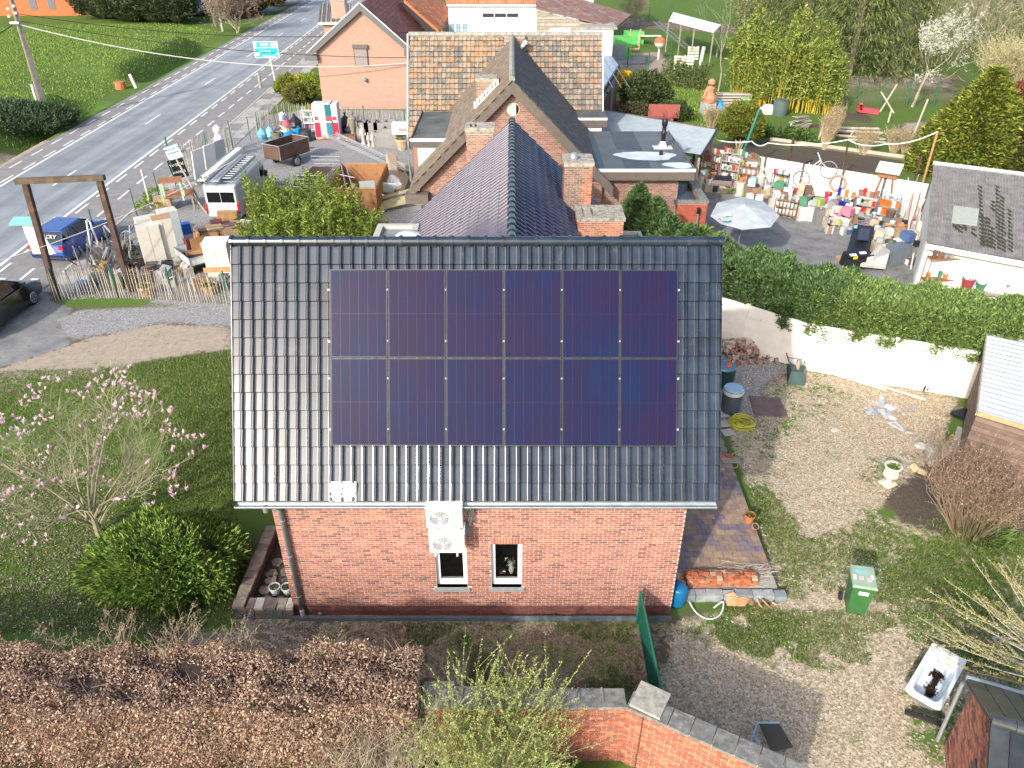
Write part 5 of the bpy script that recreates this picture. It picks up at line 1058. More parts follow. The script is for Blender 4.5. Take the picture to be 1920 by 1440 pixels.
def bush(name,label,cat,base,r,n,size,cols,k=4,group=None,core=(.025,.035,.012),up=.5,lump=.12,aspect=.35,mat=None,stems=True,seed=0,sc=.72,low=-.35,spread=.45,zc=None):
 t=thing(name,label,cat,base,group);c=(base[0],base[1],base[2]+(r[2]*.8 if zc is None else zc))
 Pt,Dr=ellips(c,r,n,low=low,lump=lump,seed=seed);Pt[:,2]=np.maximum(Pt[:,2],base[2]+.03);Dr[:,2]+=up
 fronds('foliage',Pt,Dr,size,cols,t,k=k,aspect=aspect,mat=mat,spread=spread)
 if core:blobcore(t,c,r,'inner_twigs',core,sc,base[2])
 if stems:
  m=MB();
  for i in range(5):a=2*pi*i/5;m.tube([(base[0]+.06*cos(a),base[1]+.06*sin(a),base[2]),(base[0]+r[0]*.3*cos(a),base[1]+r[1]*.3*sin(a),base[2]+r[2]*.7)],.03,4)
  m.build('stems',bark,t)
 return t
def grow(m,p,d,L,r,lev,tips,nch=3,spread=.6,up=.15,seg=4,wob=.18,n=4,shrink=.68,all_pts=None,mi=None):
 pts=[Vector(p)];rs=[r];d=Vector(d).normalized()
 for i in range(seg):
  d=(d+Vector((random.gauss(0,wob),random.gauss(0,wob),random.gauss(0,wob)+up*.3))).normalized();pts.append(pts[-1]+d*L/seg);rs.append(r*(1-.55*(i+1)/seg))
 m.tube(pts,rs,n if lev>1 else 3,caps=False,mi=mi)
 if all_pts is not None and lev<=1:all_pts+=[tuple(q)for q in pts[1:]]
 if lev==0:tips.append((pts[-1],d));return
 for i in range(nch):
  k_=random.randint(max(1,seg//2),seg)if i else seg
  a=Vector((random.gauss(0,1),random.gauss(0,1),random.gauss(0,.6)+up)).normalized()
  grow(m,pts[k_],d*(1-spread)+a*spread,L*shrink*random.uniform(.75,1.15),rs[k_]*.72,lev-1,tips,nch,spread,up,seg,wob,n,shrink,all_pts,mi)
def hedge(name,label,path,width,h,n,size,cols,parent=None,k=5,z0=0.,front=1.,core=(.02,.035,.012),cat='hedge',lump=.10,bias=.6,up=.7,bottom=0.15,droop=0,seed=0):
 path=[Vector((*q,0))if len(q)==2 else Vector(q)for q in path];t=thing(name,label,cat,((path[0]+path[-1])/2))
 seg=[(path[i+1]-path[i]).length for i in range(len(path)-1)];tot=sum(seg);u=RS.rand(n)*tot;Pt=np.zeros((n,3));Dr=np.zeros((n,3));a0=0
 for i,s_ in enumerate(seg):
  sel=(u>=a0)&(u<a0+s_+1e-6);tt=(u[sel]-a0)/s_;a0+=s_;A_,B_=np.array(path[i]),np.array(path[i+1]);d=(B_-A_)/s_;nrm=np.array([-d[1],d[0],0]);k_=sel.sum()
  # cross-section: bottom front -> top -> back
  w=RS.rand(k_)*(h*(1-bottom)*2+width);hb=h*(1-bottom);lat=np.where(w<hb,-width/2,np.where(w<hb+width,-width/2+(w-hb),width/2));z=np.where(w<hb,h*bottom+w,np.where(w<hb+width,h,h-(w-hb-width)))
  out=np.stack([np.where(w<hb,-1,np.where(w<hb+width,lat/width*1.2,1.0)),np.where((w>=hb)&(w<hb+width),1,.15)],1)
  base=A_+(B_-A_)*tt[:,None];cx=u[sel];bump=lump*(np.sin(cx*2.3+z*1.9+seed)+np.sin(cx*5.1-z*3.7)+.5*np.sin(cx*9+lat*7));rr=-RS.rand(k_)**2*.22+bump
  corner=np.clip(np.abs(lat)/(width/2)-.7,0,1)*np.clip(z/h-.8,0,1)*1.2
  Pt[sel]=base+nrm[None]*(lat*(1-corner*.4)+out[:,0]*rr)[:,None];Pt[sel,2]=z0+z*(1-corner*.25)+out[:,1]*rr
  Dr[sel]=nrm[None]*out[:,:1]+d[None]*RS.randn(k_,1)*.3;Dr[sel,2]=out[:,1]+up
 fronds('foliage',Pt,Dr,size,cols,t,k=k,aspect=.3)
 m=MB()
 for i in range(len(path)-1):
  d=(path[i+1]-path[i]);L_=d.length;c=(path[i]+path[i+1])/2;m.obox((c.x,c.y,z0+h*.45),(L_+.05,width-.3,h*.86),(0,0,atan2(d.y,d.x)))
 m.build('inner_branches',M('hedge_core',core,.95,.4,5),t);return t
 # conifer hedge behind the white wall
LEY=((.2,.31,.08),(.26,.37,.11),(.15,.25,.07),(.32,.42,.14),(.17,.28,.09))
LEY_SHADE=((.11,.2,.075),(.15,.25,.09),(.19,.3,.1),(.09,.16,.06))  # darker copy of LEY: the house's shade put into the leaf colours
wA=P(1352,640);wB=P(1505,692);wC=P(1800,745);dAB=(wC-wB).normalized();nAB=Vector((-dAB.y,dAB.x,0));H1=wB+nAB*1.05+dAB*-.2;H2=wC+nAB*1.1+dAB*5.5
hedge('conifer_hedge','long bright green conifer hedge leaning over the white garden wall',[H1[:2],H2[:2]],2.1,2.75,24000,.125,LEY,k=6,bottom=.5,lump=.09)
nA=Vector((-(wB-wA).normalized().y,(wB-wA).normalized().x,0));G1=wA+nA*1.15;G0=Vector((6.3,28.3,0));G_=Vector((5.3,31.6,0))
hedge('conifer_hedge','shaded dark green conifer hedge beside the house, left of the bright hedge',[(H1+dAB*1.0)[:2],G1[:2],(6.9,26.6)],2.1,2.8,11000,.14,LEY_SHADE,k=6,bottom=.45,lump=.12,seed=2)
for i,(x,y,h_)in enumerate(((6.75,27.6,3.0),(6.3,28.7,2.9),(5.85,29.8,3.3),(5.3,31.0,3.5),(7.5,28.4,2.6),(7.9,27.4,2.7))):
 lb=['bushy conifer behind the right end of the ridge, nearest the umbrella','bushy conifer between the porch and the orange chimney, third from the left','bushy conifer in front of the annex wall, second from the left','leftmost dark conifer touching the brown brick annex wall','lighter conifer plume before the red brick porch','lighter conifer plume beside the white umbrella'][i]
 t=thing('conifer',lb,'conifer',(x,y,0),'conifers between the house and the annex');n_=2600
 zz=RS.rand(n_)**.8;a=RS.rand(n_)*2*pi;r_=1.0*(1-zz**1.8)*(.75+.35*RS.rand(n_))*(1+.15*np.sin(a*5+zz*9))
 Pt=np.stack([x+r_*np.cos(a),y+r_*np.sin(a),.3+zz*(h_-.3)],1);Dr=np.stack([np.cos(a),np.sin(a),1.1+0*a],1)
 fronds('foliage',Pt,Dr,.2,LEY if i>3 else LEY_SHADE,t,k=5);m=MB();m.lathe((x,y,0),[(.12,0),(.6,.3),(.65,h_*.4),(.3,h_*.8),(.02,h_*.95)],9);m.build('inner_branches',M('hedge_core',(.02,.035,.012),.95,.4,5),t)
 # brown beech hedge in the foreground
HZ=2.05;xa,xb,ya,yb=-14.5,-1.62,8.0,9.2
t=thing('beech_hedge','clipped beech hedge full of dry copper brown leaves along the bottom left','hedge',(-8,8.6,0));n1=125000
u=RS.rand(n1);L_=np.array([2.2*1.0,1.25,.35]);w=RS.rand(n1)*L_.sum();px_=xa+RS.rand(n1)*(xb-xa)
yy=np.where(w<L_[0],ya,np.where(w<L_[0]+L_[1],ya+(w-L_[0])/L_[1]*(yb-ya),yb));zz=np.where(w<L_[0],(w/L_[0])*HZ,np.where(w<L_[0]+L_[1],HZ,HZ-(w-L_[0]-L_[1])))
bmp=.06*np.sin(px_*3.1+yy*4)+.05*np.sin(px_*7.3-zz*5)+.05*np.sin(yy*9+px_*2);front=(w<L_[0])
yy=yy-np.where(front,bmp+.1-RS.rand(n1)**2*.2,0)+np.where(w>L_[0]+L_[1],bmp,0);zz=zz+np.where(~front,bmp-RS.rand(n1)**2*.2,0)-np.where(~front,.12*np.exp(-(((px_+6.4)/1.0)**2+((yy-8.6)/.5)**2)),0)
Pt=np.stack([px_,yy,zz],1);Dr=np.stack([RS.randn(n1)*.8,-front.astype(float)+RS.randn(n1)*.4,RS.randn(n1)*.7],1)
leaves('leaves',Pt,.044,((.46,.31,.22),(.37,.24,.17),(.56,.42,.31),(.3,.19,.15),(.64,.51,.4),(.44,.27,.16),(.22,.15,.13)),t,DRY,dirs=Dr,aspect=.62,jit=.22,dj=.5)
nt2=2500;px2=xa+RS.rand(nt2)*(xb-xa);m=MB()
for i in range(420):
 x=random.uniform(xa,xb);y=random.uniform(ya,yb+.1);m.tube([(x,y,HZ-.5),(x+random.gauss(0,.06),y+random.gauss(0,.05),HZ-.05),(x+random.gauss(0,.12),y+random.gauss(0,.1),HZ+random.uniform(.05,.32))],[.006,.005,.002],3,caps=False)
m.build('twigs',M('hedge_twig',(.3,.22,.16),.9,.2,8),t,kind='stuff')
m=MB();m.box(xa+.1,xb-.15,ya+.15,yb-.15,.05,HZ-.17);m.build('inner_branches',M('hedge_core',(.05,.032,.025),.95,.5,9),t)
gp2=np.stack([xa+RS.rand(9000)*(xb-xa+1),7.0+RS.rand(9000)*.95,RS.rand(9000)**2*.5],1);
tag(leaves('ground_ivy',gp2,.06,((.07,.15,.03),(.12,.22,.04),(.05,.10,.03),(.3,.06,.05)),aspect=.7),'low green ground cover along the foot of the brown hedge','ground cover',kind='stuff')
# bare twiggy shrub at the end of the brown hedge
def twig_shrub(name,label,cat,base,n,h,spread,mat,r=.012,leafc=None,lsize=.03,lk=3,lean=(0,0),fork=2,group=None,lmat=None,petal=None,wob=.1,lfrom=.4):
 t=thing(name,label,cat,base,group);m=MB();L=[];Dl=[]
 for i in range(n):
  a=random.uniform(0,2*pi);s=spread*sqrt(random.random());p=Vector(base)+Vector((cos(a)*s*.25,sin(a)*s*.25,0));tip=Vector(base)+Vector((cos(a)*s+lean[0],sin(a)*s+lean[1],h*random.uniform(.6,1)))
  mid=p.lerp(tip,.5)+Vector((random.gauss(0,wob),random.gauss(0,wob),h*.12));pts=[p.lerp(mid,.5)+Vector((0,0,h*.02)),mid,mid.lerp(tip,.5)+Vector((random.gauss(0,wob*.5),random.gauss(0,wob*.5),.03)),tip]
  m.tube([p]+pts,[r,r*.8,r*.6,r*.42,r*.2],3,caps=False)
  subs=[(mid,tip)]
  for j in range(fork):
   q=mid.lerp(tip,random.random()*.6);e=q+Vector((random.gauss(0,spread*.22),random.gauss(0,spread*.22),h*random.uniform(.12,.32)));m.tube([q,q.lerp(e,.5)+Vector((0,0,.02)),e],[r*.5,r*.35,r*.15],3,caps=False);subs.append((q,e))
  if leafc:
   for q,e in subs:
    dl=(e-q).length;kk=max(2,int(dl/lsize*lk*.5))
    for z_ in range(kk):
     f=lfrom+(1-lfrom)*random.random();c=q.lerp(e,f);L.append(tuple(c+Vector((random.gauss(0,.008),random.gauss(0,.008),random.gauss(0,.008)))));Dl.append(tuple((e-q).normalized()*.6+Vector((random.gauss(0,.7),random.gauss(0,.7),.4))))
 m.build('branches',mat,t)
 if leafc:leaves('leaves',np.array(L),lsize,leafc,t,lmat or LEAF,dirs=np.array(Dl),aspect=.55,dj=.3)
 return t
twg=M('grey_twig',(.4,.34,.25),.9,.2,8)
b_=P(745,1440,.3);twig_shrub('bare_shrub','leafless pale twiggy shrub against the end of the brown hedge','shrub',(b_.x,7.45,0),150,2.1,1.25,twg,.009,fork=3,wob=.16)
b_=P(690,1440,.3);twig_shrub('bare_shrub','second leafless pale shrub low in front of the brown hedge','shrub',(-2.7,7.3,0),80,1.5,.9,twg,.008,fork=3,wob=.14)
YG=((.4,.5,.13),(.48,.56,.18),(.32,.42,.1),(.55,.6,.24))
twig_shrub('spring_shrub','airy shrub with fresh yellow green leaves before the garden wall','shrub',(-.5,7.3,0),210,2.45,1.5,M('green_twig',(.28,.28,.15),.9,.2,8),.009,YG,.032,2.6,lean=(.25,.35),fork=3,lfrom=.3)
twig_shrub('spring_shrub','smaller yellow green shrub low by the middle of the garden wall','shrub',(.55,7.1,0),130,1.2,.75,M('green_twig',(.28,.28,.15),.9,.2,8),.008,YG,.035,3.2,fork=3,lfrom=.2)
b_=P(1120,1430,0.2);bush('ivy_plant','low dark ivy at the foot of the garden wall','ivy',(1.05,7.55,0),(.5,.25,.25),500,.07,((.05,.13,.03),(.09,.2,.04)),k=3,stems=False,aspect=.7)
# thin shrubs poking over the rear edge of the hedge
for i,(x,h_)in enumerate(((-7.3,.95),(-6.1,1.05),(-5.1,.8),(-8.6,.6),(-3.5,.5))):
 twig_shrub('rose_stems',['thorny upright stems behind the hedge, left of the juniper foot','tallest thorny stems behind the hedge below the juniper','thorny stems behind the hedge near the stone bed','short thorny stems at the back of the hedge, farthest left','short thorny stems behind the hedge below the downpipe'][i],'stems',(x,9.32,1.55),26,h_,.55,M('thorny_stem',(.36,.27,.2),.9,.2,8),.006,((.5,.36,.28),(.4,.42,.2)),.02,2,fork=2,group='thorny stems along the back of the hedge')
 # juniper
t=bush('juniper_bush','broad spreading green juniper left of the stone bed','bush',P(322,1090),(1.55,1.2,1.0),5600,.13,((.19,.32,.06),(.27,.4,.08),(.13,.24,.05),(.10,.19,.045),(.34,.42,.09)),k=6,up=.35,lump=.16,seed=3,spread=.35,aspect=.26,zc=.55)
for a in(2.4,.3,.9,-.5,3.6):
 c=P(318,1085);Pt,Dr=ellips((c.x+cos(a)*1.25,c.y+sin(a)*.9,.6),(.6,.45,.4),420,low=-.6);Dr[:,0]+=cos(a)*1.2;Dr[:,1]+=sin(a)*1.2;fronds('foliage',Pt,Dr,.14,((.27,.36,.06),(.12,.21,.04),(.08,.15,.03)),t,k=5,spread=.3)
 # magnolia
t=thing('magnolia_tree','magnolia tree with pink white cup flowers on bare branches over the left lawn','tree',P(187,1002));mb=P(187,1002);m=MB();tips=[];allp=[]
random.seed(21)
for i,(tx,ty,tz)in enumerate(((330,870,2.2),(100,760,2.9),(215,740,3.2),(285,770,2.9),(30,860,2.6),(160,800,3.2),(10,960,2.2),(270,930,2.0),(60,1010,1.6),(-60,840,2.8),(230,690,3.1),(120,900,2.6),(320,830,2.3))):
 e=P(tx,ty,tz);s0_=Vector(mb)+Vector((random.gauss(0,.05),random.gauss(0,.05),.25+.3*(i%3)));m1_=s0_.lerp(e,.45)+Vector((random.gauss(0,.2),random.gauss(0,.2),.25));m.tube([s0_,s0_.lerp(m1_,.5)+Vector((0,0,.12)),m1_,m1_.lerp(e,.6)],[.04,.03,.022,.012],5,caps=False)
 for j in range(11):
  q=m1_.lerp(e,random.random()*.9-.1);grow(m,q,(e-m1_).normalized()+Vector((random.gauss(0,.5),random.gauss(0,.5),.4)),.75,.013,3,tips,3,.66,.3,3,.22,3,.68,allp)
m.tube([Vector(mb),Vector(mb)+Vector((0,0,.35)),Vector(mb)+Vector((.02,.02,.8))],[.1,.08,.06],7);m.build('branches',bark_gr,t)
# a flower template: six petals
def petal_cup(m,R=.05,H=.085):
 for i in range(7):
  a=2*pi*i/7;o_=.45+.5*(i%2);c=Vector((cos(a),sin(a),0));s_=Vector((-sin(a),cos(a),0));m.add([c*.008,c*R*.6*o_+s_*.022+Vector((0,0,H*.5)),c*R*o_*1.25+Vector((0,0,H)),c*R*.6*o_-s_*.022+Vector((0,0,H*.5))],[(0,1,2,3)],0)
 m.lathe((0,0,-.012),[(.006,0),(.014,.02),(.01,.035)],5,1)
fmesh=[]
for R_,H_ in((.055,.10),(.04,.10),(.075,.085)):
 mm=MB();petal_cup(mm,R_,H_);fmesh.append(mm.mesh('flower',[M('magnolia_petal',(.78,.6,.66),.55,.25,25),M('pink_sepal',(.5,.16,.24),.6,.2,9)]))
want=[(x/4+0,y/4+600)for x,y in((725,395),(830,410),(900,400),(950,395),(770,440),(720,465),(370,450),(430,455),(230,510),(330,520),(240,540),(310,550),(300,590),(230,610),(180,580),(650,505),(680,495),(570,545),(520,545),(660,560),(790,500),(850,490),(910,470),(920,500),(975,490),(780,545),(1020,465),(1040,520),(1075,545),(960,575),(1000,570),(1120,570),(1160,570),(1010,610),(915,610),(1050,630),(1220,630),(875,660),(885,690),(1020,685),(1105,685),(1090,705),(840,715),(950,715),(1015,740),(895,755),(830,745),(1230,700),(1265,705),(1270,768),(0,710),(110,720),(10,770),(180,780),(255,750),(315,735),(310,790),(395,740),(650,765),(715,765),(70,825),(130,830),(90,870),(150,860),(160,905),(260,845),(15,930),(80,975),(740,895),(785,900),(810,815),(1290,835),(1240,835),(1370,855),(1400,880),(1295,880),(1465,880),(1520,885),(350,970),(300,1020),(370,1010),(750,955),(330,1080),(240,1090),(740,1075),(785,1045),(1085,1085),(1450,1015),(1300,985),(145,1130),(190,1210),(280,1225),(330,1245),(400,1210),(775,1195),(590,1155),(1270,1150),(1300,1155),(1270,1205),(1330,1255),(1290,1305),(1295,1335),(70,1295),(110,1285),(150,1265),(20,1315),(210,1355),(855,1360),(960,1290),(1140,1390),(575,1415),(0,1330))]
want+=[(a_+random.gauss(0,11),b_2+random.gauss(0,9))for a_,b_2 in want]
want+=[(x*.2917,y*.2917+900)for x,y in((490,190),(405,250),(430,255),(200,250),(140,300),(30,370),(155,410),(205,355),(230,420),(300,365),(315,395),(970,160),(735,135),(275,40),(55,250),(65,85),(-20,300))]
tipl=[q for q,d_ in tips];m=MB()
for(px_,py_)in want:
 zf_=max(.8,min(3.2,3.3-(py_-690)*.0062));c=P(px_,py_,zf_)+Vector((random.gauss(0,.02),random.gauss(0,.02),0));nr_=min(tipl,key=lambda q:(q-c).length)
 m.tube([nr_,nr_.lerp(c,.5)+Vector((random.gauss(0,.05),random.gauss(0,.05),-.05)),c-Vector((0,0,.01))],[.007,.006,.004],3,caps=False)
 o=bpy.data.objects.new('flower',random.choice(fmesh));COL.objects.link(o);o.parent=t;o.location=c-Vector(mb);o.rotation_euler=(random.gauss(0,.35),random.gauss(0,.35),random.uniform(0,6.3));s_=random.uniform(.85,1.35);o.scale=(s_,s_,s_)
m.build('flowering_twigs',bark_gr,t,kind='stuff')
# pink budded shrub on the right
b_=P(1812,1000);twig_shrub('pink_flowering_shrub','dense brown twiggy shrub dotted with pink blossom before the tin roofed shed','shrub',b_,300,2.1,1.5,M('brown_twig',(.27,.2,.13),.9,.2,8),.011,((.62,.3,.32),(.7,.42,.42),(.3,.25,.12),(.25,.2,.1)),.03,.7,fork=4,wob=.2,lean=(.1,.2),lfrom=.5)
bush('spiky_plant','clump of long strap leaves at the foot of the pink shrub','plant',P(1838,1015),(.38,.38,.3),170,.3,((.15,.25,.06),(.25,.33,.12),(.1,.18,.05)),k=3,core=None,up=.9,aspect=.12,stems=False)
b_=P(1750,865);twig_shrub('small_shrub','thin greyish shrub between the slate heap and the tin roofed shed','shrub',b_,40,1.0,.5,twg,.008,((.5,.5,.3),(.6,.35,.35)),.03,1.2)
# branches with yellow buds reaching in from the right edge
t=thing('budding_tree','grey branches with fat yellow green buds reaching in over the bathtub','tree',(11.3,8.2,0));m=MB();L=[];Dl=[]
root=Vector((11.3,8.2,0));hub=Vector((11.0,8.6,1.4));m.tube([root,root+Vector((-.05,.1,.7)),hub],[.09,.08,.06],6)
for(px_,py_,z_)in((1735,1103,2.3),(1770,1085,2.5),(1718,1155,2.1),(1730,1160,2.0),(1780,1120,2.4),(1822,1047,2.7),(1850,1045,2.8),(1873,1055,2.8),(1825,1115,2.5),(1823,1113,2.2),(1757,1180,1.9),(1705,1200,1.8),(1800,1190,2.0),(1860,1140,2.4),(1900,1090,2.6),(1915,1050,2.9),(1760,1240,1.7),(1830,1210,1.9),(1880,1180,2.2),(1728,1185,2.0),(1895,1140,2.4),(1790,1150,2.1),(1850,1230,1.8)):
 e=P(px_,py_,z_);md=hub.lerp(e,.55)+Vector((random.gauss(0,.1),random.gauss(0,.1),-.15));pts=[hub,hub.lerp(md,.5)+Vector((0,0,-.08)),md,md.lerp(e,.5)+Vector((0,0,-.03)),e];m.tube(pts,[.022,.018,.013,.009,.004],4,caps=False)
 subs=[(md,e)]
 for j in range(4):
  q=md.lerp(e,random.uniform(-.3,.7));e2=q+(e-md)*.28+Vector((random.gauss(0,.16),random.gauss(0,.16),random.uniform(.0,.3)));m.tube([q,q.lerp(e2,.5),e2],[.007,.005,.003],3,caps=False);subs.append((q,e2))
 for q,e_ in subs:
  k_=int((e_-q).length/.045)
  for z2 in range(k_):
   f=(z2+.5)/k_;c=q.lerp(e_,f)
   for y_ in range(4):L.append(tuple(c+Vector((random.gauss(0,.008),)*3)));Dl.append((random.gauss(0,1),random.gauss(0,1),.7))
m.build('branches',M('grey_branch',(.36,.36,.33),.8,.15,8),t);leaves('buds',np.array(L),.032,((.42,.42,.12),(.5,.42,.16),(.45,.3,.14),(.34,.4,.1)),t,LEAF,dirs=np.array(Dl),aspect=.6)
# bamboo clumps
def bamboo(base,rx,ry,h,ncul,nlf,lsize,lab,culm=(.45,.36,.06),cols=YG,group=None,lowleaf=.25,name='bamboo_clump'):
 t=thing(name,lab,'bamboo',base,group);m=MB();L=[];Dl=[]
 for i in range(ncul):
  a=random.uniform(0,2*pi);s=sqrt(random.random());p=Vector(base)+Vector((rx*s*.75*cos(a),ry*s*.75*sin(a),0));hh=h*random.uniform(.7,1)
  tip=p+Vector((random.gauss(0,.14)*h*.6+rx*.25*cos(a)*s,random.gauss(0,.1)*h*.6,hh));md=p.lerp(tip,.5)+Vector((random.gauss(0,.05),0,.1));m.tube([p,md,tip],[.028 if h>3.8 else .012,.02 if h>3.8 else .009,.004],4,caps=False)
  for j in range(nlf):
   f=lowleaf+(1-lowleaf)*random.random()**.8;c=p.lerp(tip,f);w_=(.45*(1-f)+.07)*h*.18;L.append((c.x+random.gauss(0,w_),c.y+random.gauss(0,w_),c.z+random.gauss(0,w_*.5)));Dl.append((random.gauss(0,.7),random.gauss(0,.7),.5))
 m.build('culms',M('bamboo_culm',culm,.6,.2,4),t);leaves('leaves',np.array(L),lsize,cols,t,dirs=np.array(Dl),aspect=.3,dj=.3,jit=.22)
BG=((.20,.30,.045),(.26,.36,.06),(.13,.22,.035),(.32,.38,.09))
for i,(px_,py_,h_,rx_)in enumerate(((510,460,3.4,1.2),(560,462,2.9,1.1),(610,455,3.5,1.2),(655,462,2.8,1.1),(585,492,2.6,1.6),(500,500,2.3,1.1),(690,470,1.9,.9))):
 bamboo(P(px_,py_),rx_,.95,h_,34,130,.15,['leftmost tall plume of the bamboo behind the roof ridge','middle low bamboo plume behind the roof ridge','tall bamboo plume in front of the rusty skip','bamboo plume beside the leaning grey panel','broad bamboo mass directly above the ridge tiles','low bamboo above the left end of the ridge tiles','low sparse bamboo beside the flat roof with skylight'][i],(.3,.27,.06),BG,'bamboo plants behind the house roof',.05)
for i,(px_,py_,h_)in enumerate(((1385,196,5.2),(1408,200,6.0),(1432,204,5.4),(1458,208,6.2),(1482,206,5.2),(1506,212,5.6),(1532,212,5.0),(1556,216,3.9),(1395,180,6.8),(1440,184,7.0),(1480,188,6.6),(1520,196,5.4))):
 lb='%s yellow stemmed bamboo clump in the %s row above the vegetable garden'%(['leftmost','second','third','fourth','fifth','sixth','seventh','rightmost low'][i]if i<8 else['leftmost','second','third','rightmost'][i-8],'front' if i<8 else 'back')
 bamboo(P(px_,py_),.85,.7,h_*random.uniform(.8,1.15),14,210,.26,lb,(.6,.46,.05),((.2,.29,.055),(.28,.36,.08),(.13,.21,.05),(.38,.4,.1)),'golden bamboo clumps by the garden',.22)
for i,(px_,py_)in enumerate(((1260,160),(1282,165),(1305,168))):
 bamboo(P(px_,py_),1.1,.9,2.1,16,120,.2,['left','middle','right'][i]+' low grey green bamboo tuft at the edge of the far lawn',(.3,.3,.1),((.16,.22,.07),(.2,.26,.1),(.12,.17,.06)),'low bamboo tufts by the lawn',0)
 # conifers and trees, top right
def spruce(base,h,r,n,lab,cols,size=.42,droop=-.7,name='spruce_tree'):
 t=thing(name,lab,'tree',base);zz=RS.rand(n)**.85;a=RS.rand(n)*2*pi;br=np.floor(zz*16)/16;rr=r*(1-zz)*(.35+.65*RS.rand(n)**.5)*(1+.2*np.sin(a*7+br*30));x=base[0]+rr*np.cos(a);y=base[1]+rr*np.sin(a);z=base[2]+.5+zz*(h-.5)-rr*.12
 fronds('foliage',np.stack([x,y,z],1),np.stack([np.cos(a)*.6,np.sin(a)*.6,droop+0*a],1),size,cols,t,k=4,spread=.3,aspect=.22)
 m=MB();m.tube([base,Vector(base)+Vector((0,0,h*.95))],[.25,.03],7);m.build('trunk',bark,t)
 m=MB()
 for i in range(60):
  f=random.random();al=random.uniform(0,6.3);q=Vector(base)+Vector((0,0,.6+f*(h-1)));m.tube([q,q+Vector((cos(al),sin(al),.05))*r*(1-f)*.85],[.04,.01],3,caps=False)
 m.build('limbs',bark,t)
SP=((.12,.16,.05),(.16,.2,.06),(.08,.11,.04),(.21,.24,.08))
for(px_,py_,h_,r_,lab)in((1590,148,15,5.2,'tall drooping dark green spruce in the middle of the wood'),(1500,120,15,4.6,'drooping spruce behind the golden bamboo'),(1672,128,14,4.6,'drooping spruce beside the white blossoming tree'),(1440,60,12,5,'shaded spruce farthest left at the top edge'),(1560,60,14,6,'spruce cut by the top edge above the tall spruce')):
 spruce(P(px_,py_),h_,r_,3300,lab,SP)
def deciduous(base,h,lab,lev=4,nch=3,spread=.55,r=.12,col=None,lc=None,ls=.1,lk=1,name='bare_tree',group=None,L0=.32,trunkmat=None,up=.25,wob=.16,nmain=1,cat='tree',fine=True):
 t=thing(name,lab,cat,base,group);m=MB();tips=[];ap_=[]
 for i in range(nmain):grow(m,Vector(base)+Vector((random.gauss(0,.1),random.gauss(0,.1),0)),(random.gauss(0,.25 if nmain>1 else .05),random.gauss(0,.25 if nmain>1 else .05),1),h*L0,r,lev,tips,nch,spread,up,4,wob,4,.76,ap_)
 m.build('branches',trunkmat or bark_lt,t)
 if lc:
  Pt=np.array(ap_);Pt=np.repeat(Pt,lk,axis=0)+RS.randn(len(Pt)*lk,3)*ls*.8;leaves('blossom' if 'bloss' in lab else 'leaves',Pt,ls,lc,t,dirs=None,aspect=.7)
random.seed(5)
deciduous(P(1712,200),9,'white blossoming tree standing before the bare wood',5,3,.5,.15,lc=((.62,.63,.52),(.5,.52,.42),(.72,.72,.62)),ls=.12,lk=3,name='blossoming_tree',L0=.3)
for i,(px_,py_,h_)in enumerate(((1790,120,11),(1850,135,11),(1740,60,12),(1900,110,12),(1830,60,13),(1890,40,12),(1770,20,12),(1690,30,11),(1940,160,10))):
 deciduous(P(px_,py_),h_,['bare grey brown tree right of the blossoming tree','bare tree behind the big yellow green thuja','bare tree above the blossoming tree','bare tree near the right edge above the thuja','tall bare tree at the top, second from the right edge','bare tree in the top right corner','bare tree at the top edge above the white blossom','bare tree at the top edge beside the spruces','bare tree cut by the right edge'][i],5,3,.58,.13,name='bare_tree',group='bare trees of the wood',trunkmat=M('grey_bark',(.33,.29,.22),.95,.25,5),L0=.3,up=.15,lc=((.3,.27,.15),(.36,.3,.2)),ls=.07,lk=1)
deciduous(P(1350,172),7.5,'slim leafless tree standing left of the golden bamboo',4,3,.4,.09,L0=.42,trunkmat=bark_lt)
deciduous(P(1185,52),5,'pale leafless bush on the far green field',4,4,.5,.06,L0=.35,nmain=4,lc=((.4,.3,.22),(.35,.27,.18)),ls=.1,name='bare_bush',cat='bush')
deciduous(P(1480,50),8,'grey green willow behind the bamboo',5,3,.5,.1,lc=((.22,.25,.1),(.3,.32,.15)),ls=.16,lk=2,name='willow_tree')
deciduous(P(1400,95),7,'grey green willow left of the spruces',5,3,.5,.1,lc=((.22,.25,.1),(.28,.3,.14)),ls=.16,lk=2,name='willow_tree')
# thuja
def cone_bush(base,h,r,n,lab,cols,name='thuja_tree',size=.3):
 t=thing(name,lab,'tree',base);zz=RS.rand(n)**1.15;a=RS.rand(n)*2*pi;rr=r*np.clip(1-zz**1.5,.04,1)*(.82+.2*RS.rand(n))*(1+.1*np.sin(a*6+zz*14));z=base[2]+.1+zz*h
 fronds('foliage',np.stack([base[0]+rr*np.cos(a),base[1]+rr*np.sin(a),z],1),np.stack([np.cos(a),np.sin(a),.2+0*a],1),size,cols,t,k=6,aspect=.28)
 m=MB();m.lathe(base,[(r*.75,0),(r*.78,h*.25),(r*.55,h*.6),(r*.1,h*.93)],10);m.build('inner_branches',M('hedge_core',(.03,.035,.012),.95,.4,5),t)
TH_=((.2,.26,.045),(.28,.32,.05),(.13,.18,.035),(.38,.38,.06),(.09,.13,.03))
cone_bush(P(1812,318),5.4,3.1,9000,'big yellow green thuja behind the whitewashed shed',TH_)
cone_bush(P(1925,330),4.6,3.0,5000,'darker thuja cut by the right edge behind the shed',((.12,.13,.04),(.09,.1,.03),(.16,.17,.05)))
cone_bush(P(1745,318),1.6,1.3,1500,'low yellow green conifer at the foot of the big thuja',TH_)
